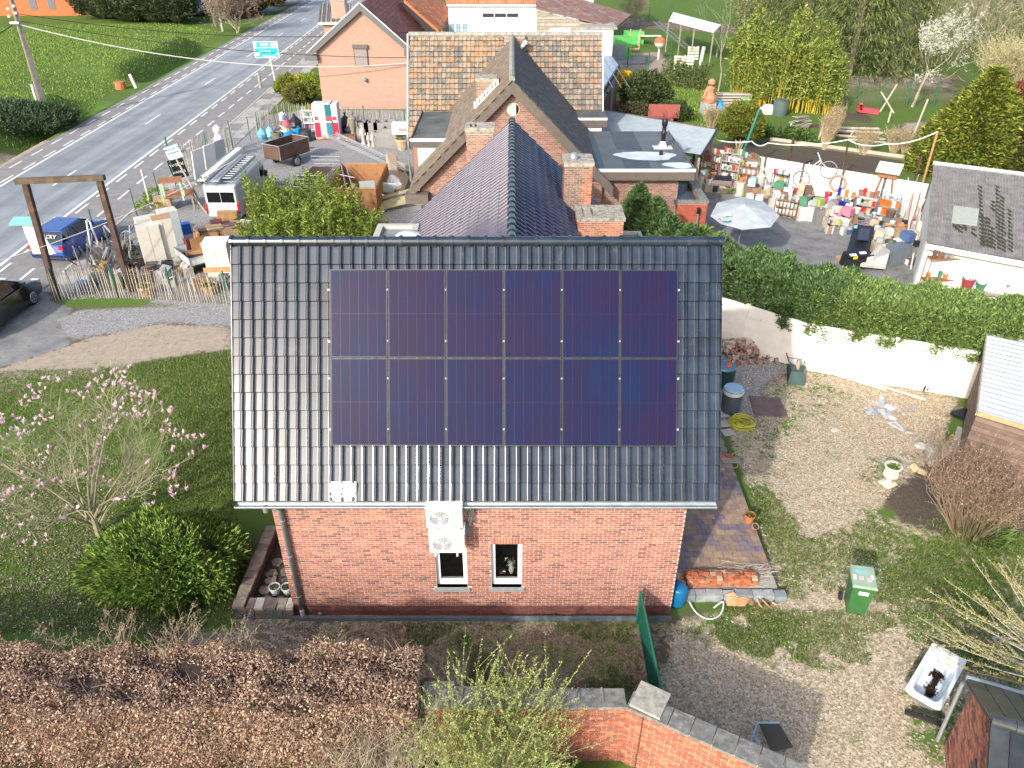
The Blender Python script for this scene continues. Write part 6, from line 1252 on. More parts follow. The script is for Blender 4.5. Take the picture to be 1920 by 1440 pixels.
twig_shrub('golden_willow','beige wiry shrub mass at the right edge above the thuja','shrub',P(1885,200),260,5.0,3.4,M('straw_twig',(.5,.44,.26),.9,.15,3),.022,((.5,.46,.26),(.44,.42,.22)),.1,1.0,fork=5,wob=.3)
bush('red_shrub','dull red leaved shrub beside the big thuja at the right edge','shrub',P(1905,232),(1.6,1.4,1.5),1000,.22,((.3,.09,.06),(.22,.07,.05),(.36,.14,.08)),k=4,core=(.06,.025,.02))
# garden shrubs, middle right
bush('round_bush','rounded yellow green box bush in front of the clothes line post','bush',P(1384,276),(1.35,1.2,1.3),2600,.17,((.20,.24,.04),(.15,.19,.035),(.26,.28,.05)),k=5,zc=1.35)
m=MB();c=P(1384,283)
for i in range(5):m.tube([c+Vector((.1*cos(i),.1*sin(i),0)),c+Vector((.3*cos(i*1.3),.2*sin(i*1.3),.7))],[.05,.03],5)
m.build('bush_trunks',bark_lt,label='pale bare stems under the rounded box bush',cat='stems')
bush('rhododendron','large dark leathery shrub with pale tips on the lawn','shrub',P(1208,214),(1.75,1.5,1.5),2000,.24,((.07,.11,.035),(.10,.14,.05),(.2,.2,.1),(.05,.08,.025)),k=4,zc=1.3)
bush('forsythia','bright yellow forsythia beside the grey garage','shrub',P(1170,186),(.95,.7,1.05),900,.2,((.8,.6,.02),(.85,.66,.04),(.7,.5,.02)),k=4,core=(.35,.25,.02),mat=PETAL,zc=.9)
bush('low_shrub','low dark shrub in front of the red garden bench','shrub',P(1262,228),(1.2,.8,.7),600,.2,((.07,.11,.04),(.1,.14,.05)),k=4)
bush('low_shrub','grey green shrub under the rhododendron','shrub',P(1190,222),(1.1,.8,.6),500,.2,((.14,.15,.07),(.2,.2,.1)),k=4)
for i,(px_,py_,lb)in enumerate(((1333,240,'dry beige shrub beside the canopy gutter'),(1372,236,'beige dry grass clump behind the round bush'),(1545,280,'upright straw coloured shrub in the vegetable garden'),(1560,262,'tall straw coloured reed clump beyond the garden beds'),(1675,285,'beige dry shrub right of the garden beds'),(1618,290,'leafless low shrub beside the dark soil plot'),(1698,292,'thin grey green bush at the foot of the thuja'))):
 twig_shrub('dry_shrub',lb,'shrub',P(px_,py_),90,1.5 if i not in(2,3)else 2.2,.6 if i in(2,3)else .9,M('straw_twig',(.48,.38,.24),.9,.15,3),.016,((.45,.36,.22),(.4,.34,.2)),.08,1,fork=3,group='dry shrubs of the kitchen garden')
for i,(px_,py_,r_,lb)in enumerate(((1420,255,1.1,'low dark green plants in the garden bed left of the pallet'),(1475,262,.9,'green weeds in front of the pallet'),(1500,268,.8,'green weeds right of the pallet'))):
 bush('bed_plants',lb,'plants',P(px_,py_),(r_,.8,.4),350,.2,((.1,.2,.05),(.14,.26,.05),(.08,.12,.05)),k=3)
 # top left shrubs
DKL=((.06,.09,.035),(.09,.12,.05),(.045,.07,.03),(.14,.16,.08))
for i,(px_,py_,r_)in enumerate(((205,34,4.4),(255,40,4.6),(305,42,4.2),(240,10,5.0))):
 bush('laurel_bush',['leftmost dark laurel at the far edge of the meadow','middle dark laurel at the far edge of the meadow','right dark laurel beside the parked car','rearmost dark laurel cut by the top edge'][i],'bush',P(px_,py_),(r_,3.5,3.2),1700,.5,DKL,k=4,group='dark laurels behind the meadow',zc=2.0)
bush('conifer_bush','dark upright conifer left of the silver parked car','bush',P(336,46),(2.2,2,2.4),900,.4,((.05,.08,.04),(.08,.1,.05)),k=4)
deciduous(P(445,62),7,'greyish leafless shrub screen beside the lane entrance',4,4,.5,.08,L0=.3,nmain=6,name='bare_bush',cat='bush',lc=((.3,.22,.17),(.25,.2,.15)),ls=.14)
deciduous(P(405,50),8,'leafless brown tree in front of the parked car',5,3,.5,.1,L0=.3,nmain=2)
hedge('copper_hedge','dark red brown clipped hedge at the lane entrance',[P(412,38)[:2],P(470,30)[:2]],3,2.8,1800,.35,((.2,.09,.06),(.15,.07,.05),(.26,.13,.09)),core=(.05,.025,.02))
bush('berry_shrub','dark green shrub with red leaves at the lane mouth','shrub',P(468,26),(5,3,2.4),1500,.4,((.08,.12,.04),(.28,.08,.05),(.12,.16,.05)),k=4)
bush('green_shrub','green shrub beyond the lane mouth','shrub',P(512,12),(4,3,2.4),1000,.4,((.1,.16,.04),(.16,.2,.05)),k=4)
for i,(px_,py_)in enumerate(((8,18),(40,20),(110,18))):
 bush('garden_shrub',['reddish shrub at the left edge before the orange wall','brown green shrub before the orange wall','bushy shrub before the orange wall near the picket fence'][i],'shrub',P(px_,py_),(4,2.5,2.0),900,.4,((.22,.12,.07),(.14,.15,.06),(.3,.16,.1)),k=4,group='shrubs before the orange wall')
bush('bramble_thicket','dark blue green bramble thicket at the foot of the utility pole','thicket',P(15,240),(4.4,3.2,1.1),3600,.2,((.06,.11,.06),(.09,.15,.08),(.05,.09,.05),(.12,.18,.09)),k=4,zc=.5)
bush('bramble_thicket','smaller bramble patch beside the road left of the pole','thicket',P(70,238),(2.6,2.0,1.0),1700,.2,((.06,.11,.05),(.09,.15,.06),(.05,.09,.04)),k=4,zc=.4)
for i,(px_,py_,r_,cl)in enumerate(((540,180,.9,((.3,.33,.04),(.2,.26,.04))),(563,178,.8,((.62,.5,.05),(.4,.4,.05))),(553,196,.8,((.2,.2,.05),(.26,.24,.06))),(532,178,.6,((.08,.12,.04),(.1,.15,.05))),(580,190,1.1,((.16,.3,.03),(.4,.42,.05))))):
 bush('clipped_shrub',['yellow green clipped shrub at the street side of the peach house','bright yellow shrub by the peach house corner','olive ball shaped shrub nearest the stake fence','dark narrow shrub nearest the road sign','green and yellow spreading shrub against the peach wall'][i],'shrub',P(px_,py_),(r_,r_,r_),500,.17,cl,k=4,group='front garden shrubs of the peach house')
bush('ivy_shrub','overgrown brush under the old gate frame','brush',P(222,505),(.9,1.2,.35),160,.16,((.2,.22,.08),(.14,.16,.07),(.3,.28,.14)),k=3,core=None)
for i,(px_,py_)in enumerate(((400,345),(298,375),(285,395))):
 bush('weed_clump',['green weeds at the front of the van','green weeds beneath the rust topped table','green weeds beside the wooden box'][i],'weeds',P(px_,py_),(.6,.6,.3),160,.15,((.16,.26,.04),(.22,.3,.05)),k=3,core=None,stems=False)
 # the far-off bare wood that closes the view at the top right, one mass
wp=scatter([(1560,130),(1640,150),(1700,165),(1780,150),(1960,190),(2150,120),(2100,-20),(1400,-20),(1430,50)],60000);hz_=RS.rand(len(wp));wp[:,2]=hz_**1.2*(6.5+3.5*np.sin(wp[:,0]*.5)*np.cos(wp[:,1]*.35));dz_=RS.randn(len(wp),3)*.7;dz_[:,2]=1
tag(leaves('far_wood',wp,.85,((.3,.27,.18),(.24,.21,.15),(.38,.34,.24),(.2,.2,.1),(.28,.28,.14)),dirs=dz_,aspect=.09,dj=.3),'tangled undergrowth and bare branches filling the wood at the top right','undergrowth',kind='stuff')
# ------------------------------------------------------------------ walls and fences of the garden
t=thing('white_garden_wall','white painted concrete panel garden wall under the conifer hedge','wall',(wA+wC)/2)
def wallrun(t,a,b,n,h,mat,postm,th=.08,rows=4):
 d=b-a;d.z=0;L_=d.length;an_=atan2(d.y,d.x);its=[]
 for i in range(n):
  c=a.lerp(b,(i+.5)/n)
  for r in range(rows):its.append((Matrix.Translation((c.x,c.y,h*(r+.5)/rows))@Matrix.Rotation(an_,4,'Z')@Matrix.Diagonal((L_/n-.12,th,h/rows-.006,1)),0,True))
 pieces('wall_panel',t,CUBE,its,[mat])
 its=[(Matrix.Translation((*(a.lerp(b,i/n)).xy,h/2+.02))@Matrix.Rotation(an_,4,'Z')@Matrix.Diagonal((.12,th+.06,h+.04,1)),0,True)for i in range(n+1)]
 pieces('post',t,CUBE,its,[postm])
wallrun(t,Vector((*wB.xy,0)),Vector((*(wC+dAB*.3).xy,0)),2,1.72,whitewash,whitewash);wallrun(t,Vector((*(wA+(wA-wB).normalized()*1.5).xy,0)),Vector((*wB.xy,0))-dAB*.01,2,1.7,whitewash,whitewash)
# pale planks and boards along it
PLK=[P(1490,666),P(1745,745)]
sg_=('first','second','third','fourth','fifth','sixth','seventh','eighth','outermost')
for i in range(9):
 f0_=random.uniform(0,.45);f1_=min(1,f0_+random.uniform(.35,.6));a_=PLK[0].lerp(PLK[1],f0_);b_=PLK[0].lerp(PLK[1],f1_);off=Vector((-.02,-.06-.045*i,.03+.02*(i%2)));d=b_-a_
 m=MB();c=(a_+b_)/2+off-nAB*.02*i;m.obox(c,(d.length,.09,.03),(random.uniform(-.1,.1),0,atan2(d.y,d.x)+random.uniform(-.012,.012)),0)
 m.build('timber_batten',M('white_batten',(.66,.64,.58),.8,.12,6)if i==0 else bpy.data.materials['white_batten'],label=sg_[i]+' pale timber batten out from the foot of the white wall',cat='batten',group='battens along the white wall')
m=MB();c=P(1540,688);m.obox((c.x,c.y,.06),(.75,.13,.05),(0,0,-.65));m.build('timber_offcut',C_(.68,.6,.48),label='short thick timber offcut lying across the ends of the battens',cat='offcut')
m=MB();a_=P(1730,738);m.tube([a_+Vector((0,0,.1)),P(1748,690)+Vector((0,0,1.2))],.03,6);m.tube([a_+Vector((.15,.05,.1)),P(1760,670)+Vector((.1,0,1.4))],.025,6);m.build('metal_poles',black,label='two dark poles leaning between the white wall and the tin roofed shed',cat='poles')
# brick garden wall in the foreground
gw=thing('brick_garden_wall','red brick garden wall with lichened coping slabs in the foreground','wall',(1,8,0));zt=1.62
g0=P(1000,1325,zt);g0 .x=-1.3;g1=P(1175,1325,zt);g2=P(1510,1475,zt)
def grun(a,b,lim,h=zt,nm='brick'):
 d=Vector((b.x-a.x,b.y-a.y,0));m=MB();n_=Vector((-d.y,d.x,0)).normalized();A_=Vector((a.x,a.y,0));m.prism([A_,A_+d,A_+d+n_*.2,A_+n_*.2],(0,0,h));m.build('wall_core',M('garden_mortar',(.5,.45,.37),.95,.15,9),gw)
 bricks(gw,(a.x,a.y,0),d,d.length,0,h,mod=(.215,.066),gap=.012,mats=BR_G,limit=lim,name=nm);return d,n_
d1,n1_=grun(g0,g1,160);d2,n2_=grun(g1,g2,140,nm='angled_wall_brick')
copm=[coping,M('grey_coping',(.25,.25,.23),.95,.25,5,bump=.4,dirt=(.12,.13,.1),dscale=6,damt=.45)];its=[]
for(a,d,n_,k_)in((g0,d1,n1_,8),(g1,d2,n2_,8)):
 L_=d.length;u=d/L_;an_=atan2(d.y,d.x)
 for i in range(k_):
  c=Vector((a.x,a.y,0))+u*(L_*(i+.5)/k_)+n_*.13
  its.append((Matrix.Translation((c.x,c.y,zt+.035))@Matrix.Rotation(an_,4,'Z')@Euler((-.08,random.uniform(-.012,.012),0)).to_matrix().to_4x4()@Matrix.Diagonal((L_/k_-.02,.40,.06,1)),(i%3==1)*1,True))
pieces('coping_slab',gw,CUBE,its,copm);m=MB();its=[]
for i in range(1,8):
 c=Vector((g0 .x,g0 .y,0))+d1*(i/8)+n1_*.13;its.append((Matrix.Translation((c.x,c.y,zt+.06))@Matrix.Diagonal((.035,.4,.04,1)),0,True))
pieces('coping_joint',gw,CUBE,its,[coping])
cp_=P(1219,1312,zt+.12);pm=MB();pm.obox((cp_.x,cp_.y,zt+.12),(.56,.56,.06),(0,0,-.52));pm.build('pillar_cap',M('pale_lichen_cap',(.4,.38,.33),.95,.2,8,bump=.4,dirt=(.22,.22,.19),dscale=9,damt=.4),gw,bevel=.012)
pm=MB();pm.obox((cp_.x,cp_.y,zt/2+.04),(.36,.36,zt+.08),(0,0,-.52));pm.build('pillar',BR_G[1],gw)
m=MB();q=Vector((g1 .x,g1 .y,0))+d2*.1-n2_*.04;m.tube([(q.x,q.y,.0),(q.x+.02,q.y,zt-.05)],.012,5);m.build('rusty_rod',M('rust',(.16,.07,.04),.9,.2,8),gw)
# brick gate pillar end piece left
p0_=P(795,1325,1.5);t=thing('brick_pier','narrow brick pier at the left end of the garden wall','pier',(p0_.x+.2,p0_.y+.2,0));B('pier_core',mort,t,(p0_.x,p0_.x+.42,p0_.y,p0_.y+.4,0,1.52));bricks(t,(p0_.x,p0_.y,0),(1,0,0),.42,0,1.5,mod=(.215,.066),mats=BR_G,limit=60);B('coping_slab',coping,t,(p0_.x-.05,p0_.x+.5,p0_.y-.04,p0_.y+.46,1.521,1.58))
t=thing('brick_pier','second brick pier behind the spring shrub, beside a dark gap','pier',(p0_.x+.8,p0_.y+.2,0));B('pier_core',mort,t,(p0_.x+.52,p0_.x+.95,p0_.y,p0_.y+.4,0,1.52));bricks(t,(p0_.x+.52,p0_.y,0),(1,0,0),.43,0,1.5,mod=(.215,.066),mats=BR_G,limit=60);B('coping_slab',coping,t,(p0_.x+.51,g0 .x+.0,p0_.y-.04,p0_.y+.46,1.521,1.585))
# green mesh fence
t=thing('mesh_fence','short green wire mesh fence between the house wall and the garden wall','fence',(2.8,10,0));xf=2.82
m=MB();m.tube([(xf-.06,11.45,0),(xf-.06,11.45,1.0)],.03,6);m.build('post',teal,t);m=MB();m.tube([(xf-.02,8.85,0),(xf-.02,8.85,1.05)],.03,6);m.build('post',teal,t);m=MB();m.tube([(xf-.02,10.0,0),(xf-.02,10.0,1.03)],.025,6);m.tube([(xf-.02,10.0,.9),(xf+.0,9.2,.02)],.02,5);m.build('middle_post',teal,t,kind='stuff')
m=MB();m.tube([(xf-.06,11.45,1.0),(xf-.02,8.85,1.04)],.022,6);m.build('top_rail',teal,t);m=MB()
for i in range(44):
 y=8.88+i*.058;m.tube([(xf-.04,y,.02),(xf-.04,y,1.0)],.0035,3,caps=False)
for i in range(17):m.tube([(xf-.04,8.88,.04+i*.058),(xf-.04,11.43,.04+i*.058)],.0035,3,caps=False)
m.build('wire_mesh',teal,t,kind='stuff')
B('windscreen',M('green_screen',(.02,.12,.08),.8,.2,9),t,(xf-.03,xf-.024,8.9,11.42,.03,.97))
# ---- terrace of pavers with its broken edge
ty0=12.28;e_far=P(1352,812,.2);e_near=P(1462,1112,.2);terr=thing('terrace','terrace of buff, brown and violet pavers along the right side of the house','terrace',(4.8,15,0))
def ex(y):return e_near.x+(e_far.x-e_near.x)*(y-e_near.y)/(e_far.y-e_near.y)
m=MB();m.prism([(XR+.02,ty0,0),(ex(ty0),ty0,0),(ex(19.2),19.2,0),(XR+.02,19.2,0)],(0,0,.165));m.build('bedding',M('terrace_joint',(.13,.1,.08),.95,.2,9),terr)
pvs=[M('paver',c,.6,.18,5,dirt=(.1,.1,.16),dscale=.9,damt=.35)for c in((.36,.25,.17),(.31,.22,.16),(.26,.2,.19),(.4,.29,.2),(.22,.18,.22))];its=[];pr_=.19;pc_=.235
for r in range(int((19.1-ty0)/pr_)):
 y=ty0+.02+(r+.5)*pr_;x=XR+.03-(pc_/2 if r%2 else 0)+.0
 while x<ex(y)-.03:
  a=max(x,XR+.03);b_=min(x+pc_-.008,ex(y)-.01);x+=pc_
  if b_-a>.04:its.append((Matrix.Translation(((a+b_)/2,y,.185))@Euler((random.gauss(0,.006),random.gauss(0,.006),0)).to_matrix().to_4x4()@Matrix.Diagonal((b_-a,pr_-.008,.04,1)),random.choices(range(5),(4,3,2,3,1.6))[0],True))
pieces('paver',terr,CUBE,its,pvs)
B('concrete_corner',concrete,terr,(5.15,ex(12.6)-.02,ty0+.02,12.75,.2,.226))
t=thing('low_stone_kerb','line of blue grey stone blocks below the brick stack at the terrace edge','kerb',(5,12.1,0));its=[];x=P(1288,1125,.2).x
while x<P(1465,1125).x:
 w=random.uniform(.22,.4);its.append((Matrix.Translation((x+w/2,12.13+random.uniform(-.015,.015),.1))@Euler((0,random.gauss(0,.02),random.gauss(0,.03))).to_matrix().to_4x4()@Matrix.Diagonal((w-.012,.2,.21,1)),random.randrange(2),True));x+=w
pieces('stone_block',t,CUBE,its,[M('bluestone_block',(.24,.28,.31),.8,.25,6),M('grey_block',(.33,.36,.37),.85,.25,6)])
# stack of old bricks on the terrace edge
t=thing('brick_stack','long low stack of loose orange red bricks on the near edge of the terrace','brick stack',(4.5,12.4,.2));its=[];x0_=P(1290,1110,.2).x;x1_=P(1422,1110,.2).x
for L__ in range(4):
 n_=12
 for r in range(3 if L__<3 else 2):
  for i in range(n_):
   if L__==3 and random.random()<.2:continue
   x=x0_+(i+.5)*(x1_-x0_)/n_;its.append((Matrix.Translation((x+random.gauss(0,.008),12.36+r*.12+random.gauss(0,.006),.24+L__*.062))@Euler((random.gauss(0,.03),random.gauss(0,.04),random.gauss(0,.06))).to_matrix().to_4x4()@Matrix.Diagonal(((x1_-x0_)/n_-.006,.105,.058,1)),random.choices((0,1,2,3),(4,3,1.5,1))[0],True))
obm=[M('old_brick',c,.9,.25,12,bump=.3,dirt=(.5,.42,.32),dscale=9,damt=.2)for c in((.5,.16,.07),(.42,.13,.06),(.38,.2,.13),(.52,.36,.25))]
pieces('brick',t,CUBE,its,obm)
t=thing('brick_heap','small tumbled heap of red bricks between the house corner and the brick stack','brick heap',(3.7,12.4,.2));its=[]
for i in range(13):its.append((Matrix.Translation((XR+.14+.25*random.random(),12.3+.32*random.random(),.24+.05*(i//4)))@Euler((random.gauss(0,.15),random.gauss(0,.15),random.uniform(0,3))).to_matrix().to_4x4()@Matrix.Diagonal((.19,.09,.06,1)),random.randrange(4),True))
pieces('brick',t,CUBE,its,obm)
c=P(1272,1117,.3);m=MB();m.lathe((XR+.21,12.0,0),[(.17,0),(.2,.1),(.2,.5),(.17,.56),(.05,.58)],14);m.build('blue_drum',M('blue_plastic',(.01,.16,.36),.35,.1),smooth=True,label='blue plastic drum against the right corner of the front wall',cat='drum')
hs=[P(1292,1128,.12),P(1305,1148,.03),P(1325,1160,.03),P(1345,1157,.03),P(1355,1143,.06),P(1355,1128,.15),P(1338,1140,.05)]
def smooth_pts(p,k=5):
 out=[]
 for i in range(len(p)-1):
  a,b,c_,d=p[max(i-1,0)],p[i],p[i+1],p[min(i+2,len(p)-1)]
  for j in range(k):q=j/k;out.append(.5*((2*b)+(c_-a)*q+(2*a-5*b+4*c_-d)*q*q+(3*b-a-3*c_+d)*q**3))
 return out+[p[-1]]
m=MB();m.tube(smooth_pts([Vector(q)for q in hs]),.018,6);m.build('white_hose',C_(.75,.78,.8,.4),label='white hose curling on the ground in front of the stone kerb',cat='hose',smooth=True)
slm=[M('sandstone_slab',c,.85,.2,6)for c in((.55,.3,.15),(.6,.38,.2),(.45,.24,.14))]
def slab_piece(name,c,r,th,mats,rot,lab,cat,group=None,n=5,seed=0):
 rr=random.Random(seed);pts=[];mi=rr.randrange(len(mats))
 for i in range(n):a=2*pi*i/n+rr.uniform(-.3,.3);q=r*rr.uniform(.7,1.15);pts.append(Vector((q*cos(a),q*sin(a)*.8,0)))
 m=MB();m.prism(pts,(0,0,th));m.xf(Matrix.Translation(c)@Euler(rot).to_matrix().to_4x4());return m.build(name,mats[mi],label=lab,cat=cat,group=group)
for i,(px_,py_,r_,rx_)in enumerate(((1374,1124,.24,.9),(1392,1127,.16,.8),(1402,1121,.14,.7),(1408,1130,.1,.2),(1424,1133,.13,.9),(1434,1131,.17,.95),(1452,1132,.09,.5))):
 slab_piece('sandstone_slab',P(px_,py_,.12),r_,.03,slm,(rx_,0,.4*i),['largest orange slab fragment leaning on the stone kerb','second orange slab fragment from the left against the kerb','small upright slab fragment behind the second one','small flat slab chip in the middle of the leaning fragments','slab fragment right of the gap in the row','larger slab fragment near the right end of the kerb','rightmost small slab chip at the end of the kerb'][i],'stone slab','orange slab fragments by the kerb',seed=i+3)
tp=np.array(P(1400,1078,.22));m=MB()
for i in range(130):
 a=random.uniform(-.5,.9);c=Vector((tp[0]+random.gauss(0,.28),tp[1]+random.gauss(0,.16),.23+random.random()*.12));d=Vector((cos(a),sin(a),random.uniform(-.1,.1)))*random.uniform(.12,.32);m.tube([c-d,c,c+d],[.004,.006,.003],3,caps=False)
m.build('twig_pile',M('pale_dead_twig',(.45,.4,.32),.9,.25,8),label='loose pile of pale cut twigs on the near right corner of the terrace',cat='twigs')
# flower pots
def pot(c,r,h,mat,lab,soil=(.05,.04,.03),green=None,group=None,tilt=(0,0,0),name='flower_pot',cat='flower pot',rimw=.02):
 t=thing(name,lab,cat,(0,0,0),group);m=MB();m.lathe((0,0,0),[(r*.68,0),(r*.93,h*.82),(r*1.05,h*.82),(r*1.05,h),(r*.92,h),(r*.88,h*.86)],14,cap=False);m.lathe((0,0,.004),[(.001,0),(r*.66,0)],14,cap=False);m.build('pot',mat,t,smooth=False)
 m=MB();m.lathe((0,0,h*.84),[(r*.89,0),(.001,.01)],14,cap=False);m.build('soil',C_(*soil,.95,var=.3,scale=20),t)
 if green:
  q=RS.randn(110,3)*[r*.38,r*.38,r*.12]+np.array([0,0,h*.93]);leaves('plant',q,r*.3,green,t)
 t.location=c;t.rotation_euler=tilt;return t
c=P(1404,978,.2);pot(c,.135,.24,terracotta,'larger upright terracotta pot on the terrace edge',green=((.2,.22,.06),(.12,.15,.04)))
c=P(1412,990,.2);pot(c,.085,.15,M('weathered_terracotta',(.42,.26,.18),.9,.2,12),'smaller weathered terracotta pot beside the larger one',tilt=(.5,.2,0))
pot(P(517,1112,.08),.125,.22,M('white_glazed_pot',(.68,.74,.76),.4,.05),'left white pot in the stone bed',green=((.2,.17,.1),(.14,.16,.07)),group='white pots in the stone bed')
pot(P(540,1112,.08),.125,.22,bpy.data.materials['white_glazed_pot'],'right white pot with green weed, against the brick wall',green=((.16,.24,.06),(.12,.18,.05)),group='white pots in the stone bed')
m=MB();c=P(600,1157);m.obox((c.x,c.y+.05,.05),(.07,.07,.08));m.build('grey_block',C_(.3,.32,.34),label='small grey block between the downpipe foot and the wall',cat='block')
c=P(494,1166);m=MB();m.obox((c.x,c.y,.01),(.16,.02,.02),(0,0,.7));m.build('dropped_tool',C_(.25,.3,.38,.4),label='thin dark tool lying on the bark below the stone bed',cat='tool')
m=MB();c=P(150,1132);m.obox((c.x,c.y,.01),(.09,.06,.01),(0,0,.5));m.build('litter',C_(.8,.82,.85),label='small scrap of white litter on the grass left of the juniper',cat='litter')
# stone bed at the left corner
t=thing('stone_bed','raised bed edged with brown stone coping at the left corner of the house','stone bed',(-5.3,12.5,0));hh=.36
s_far=P(500,985,hh);s_near=P(434,1138,hh);st=[M('brown_stone',c,.9,.22,7,bump=.35,dirt=(.14,.13,.11),dscale=6,damt=.3)for c in((.26,.2,.16),(.22,.17,.14),(.3,.25,.2))];whs=M('pale_stone',(.6,.57,.5),.9,.12,9)
d=Vector((s_near.x-s_far.x,s_near.y-s_far.y,0));L_=d.length;an_=atan2(d.y,d.x);pn=Vector((-d.y,d.x,0)).normalized();its=[];k_=12
for i in range(k_):
 c=s_far+d*((i+.5)/k_)+pn*.13;its.append((Matrix.Translation((c.x,c.y,hh-.03))@Matrix.Rotation(an_+random.gauss(0,.02),4,'Z')@Euler((random.gauss(0,.02),random.gauss(0,.02),0)).to_matrix().to_4x4()@Matrix.Diagonal((L_/k_-.015,.27+random.gauss(0,.012),.07,1)),random.randrange(3),True))
n0_=s_near;xe=P(548,1138,hh).x;x=n0_.x+.32;yn=P(490,1140,hh).y+.14
for w,mi in((.17,0),(.2,3),(.3,1),(.2,2),(.17,3)):
 its.append((Matrix.Translation((x+w/2,yn,hh-.03))@Euler((random.gauss(0,.02),random.gauss(0,.02),random.gauss(0,.05))).to_matrix().to_4x4()@Matrix.Diagonal((w-.014,.3,.07,1)),mi,True));x+=w
pieces('coping_stone',t,CUBE,its,st+[whs])
m=MB();a_=s_far+pn*.03;b_=s_near+pn*.03;m.prism([(a_.x,a_.y,0),(b_.x,b_.y,0),(b_.x+.2,b_.y,0),(a_.x+.2,a_.y,0)],(0,0,hh-.07));m.build('side_wall',M('bed_wall',(.12,.11,.1),.95,.3,9),t)
its=[];x=n0_.x+.05
for r in range(2):
 x=n0_.x+.04+.1*r
 while x<xe:w=random.uniform(.14,.26);its.append((Matrix.Translation((x+w/2,yn-.1,.08+r*.15))@Matrix.Diagonal((w-.015,.1,.135,1)),random.randrange(2),True));x+=w
pieces('facing_stone',t,CUBE,its,[M('grey_facing',(.15,.17,.19),.9,.3,9),st[1]])
B('earth_fill',C_(.05,.045,.035,.95),t,(n0_.x+.25,XL-.02,yn+.1,15.4,0,.03));tri=[];fm_=[M('flagstone',c,.9,.2,5)for c in((.2,.17,.14),(.25,.21,.17),(.17,.15,.125))];its=[]
random.seed(4)
for gy_ in range(11):
 for gx_ in range(5):
  cx_=-6.0+gx_*.3+random.gauss(0,.03)+(gy_%2)*.12;cy_=11.75+gy_*.29+random.gauss(0,.03)
  fx=s_near.x+(s_far.x-s_near.x)*(cy_-s_near.y)/(s_far.y-s_near.y)
  if cx_<fx+.42 or cx_>XL-.1 or cy_<yn+.25:continue
  m=MB();n_=6;pts=[]
  for i in range(n_):a=2*pi*i/n_+random.gauss(0,.18);pts.append((cx_+.15*cos(a)*random.uniform(.85,1.1),cy_+.14*sin(a)*random.uniform(.85,1.1),.035))
  m.prism(pts,(0,0,.04));m.build('flagstone',random.choice(fm_),t)
  # wheeled bin
def wheelie(c,rz,col,lab,sc=1.0,sticker=True):
 t=thing('wheeled_bin',lab,'wheeled bin',(0,0,0));m=MB();bw,bd,bh=.24,.27,.92
 lo=[(-.19,-.22,.06),(.19,-.22,.06),(.19,.2,.06),(-.19,.2,.06)];hi=[(-bw,-bd,bh),(bw,-bd,bh),(bw,bd,bh),(-bw,bd,bh)];m.add(lo+hi,[(3,2,1,0),(4,5,6,7),(0,1,5,4),(1,2,6,5),(2,3,7,6),(3,0,4,7)]);m.box(-bw-.02,bw+.02,-bd-.02,bd+.02,bh-.06,bh-.01);m.build('body',M('green_bin_plastic',col,.4,.08),t,bevel=.012)
 lid=MB();lid.add([(-bw-.025,-bd-.04,bh),(bw+.025,-bd-.04,bh),(bw+.025,bd+.05,bh+.03),(-bw-.025,bd+.05,bh+.03),(-bw,-bd-.01,bh+.05),(bw,-bd-.01,bh+.05),(bw,bd+.02,bh+.11),(-bw,bd+.02,bh+.11)],[(3,2,1,0),(4,5,6,7),(0,1,5,4),(1,2,6,5),(2,3,7,6),(3,0,4,7)]);lo_=lid.build('lid',M('faded_lid',tuple(q*.9+.26 for q in col),.35,.12,6),t,bevel=.01)
 if sticker:
  s_=MB()
  for(x,y,w,h_,mi)in((-.2,-.05,.07,.12,0),(-.1,.12,.14,.1,2),(.04,.13,.08,.09,2),(-.06,-.06,.1,.1,1),(.1,-.08,.1,.1,1),(.17,.0,.06,.1,0)):s_.obox((x,y,bh+.085+y*.11),(w,h_,.004),(.11,0,0),mi)
  for i,(k0,k1)in enumerate(((0,0),)):pass
  s_.build('stickers',[C_(.75,.8,.8),C_(.75,.45,.45),C_(.2,.5,.65)],lo_,kind='stuff');B('label',white,t,(-.09,.12,-.262,-.258,bh-.24,bh-.13))
 for x in(-.27,.27):
  w=MB();w.tube([(x-.03,.21,.1),(x+.03,.21,.1)],.1,14);w.build('wheel',rubber,t)
 m=MB();m.tube([(-bw,bd+.05,bh-.05),(-bw,bd+.1,bh),(bw,bd+.1,bh),(bw,bd+.05,bh-.05)],.015,5);m.build('handle',black,t);t.location=c;t.rotation_euler=(0,0,rz);t.scale=(sc,)*3;return t
c=P(1607,1158);wheelie(Vector((c.x+.02,c.y+.28,0)),-.22,(.045,.16,.05),'green wheeled bin with stickers on its pale lid, on the right lawn',1.0)
# bathtub
zb_=.3;tc=(P(1696,1290,zb_)+P(1750,1205,zb_)+P(1812,1240,zb_)+P(1762,1338,zb_))/4;ax=(P(1723,1248,zb_)-P(1787,1289,zb_));lx=P(1781,1222,zb_)-P(1729,1314,zb_);tl_,tw_=lx.length,ax.length;t=thing('bathtub','white bathtub with dark rotten leaves inside, on the grass by the brick outhouse','bathtub',(0,0,0))
m=MB();n_=28;rings=[]
def srect(a,b,n,e=5):return[(abs(cos(2*pi*i/n+.11))**(2/e)*a*(1 if cos(2*pi*i/n+.11)>0 else-1),abs(sin(2*pi*i/n+.11))**(2/e)*b*(1 if sin(2*pi*i/n+.11)>0 else-1))for i in range(n)]
for a,b,z,e in((.5,.5,.06,9),(.5,.5,.1,30),(.42,.40,.1,6),(.405,.38,.07,5),(.36,.33,-.12,4),(.31,.27,-.15,3)):
 rings.append([(x*tl_,y*tw_,z)for x,y in srect(a,b,n_,e)])
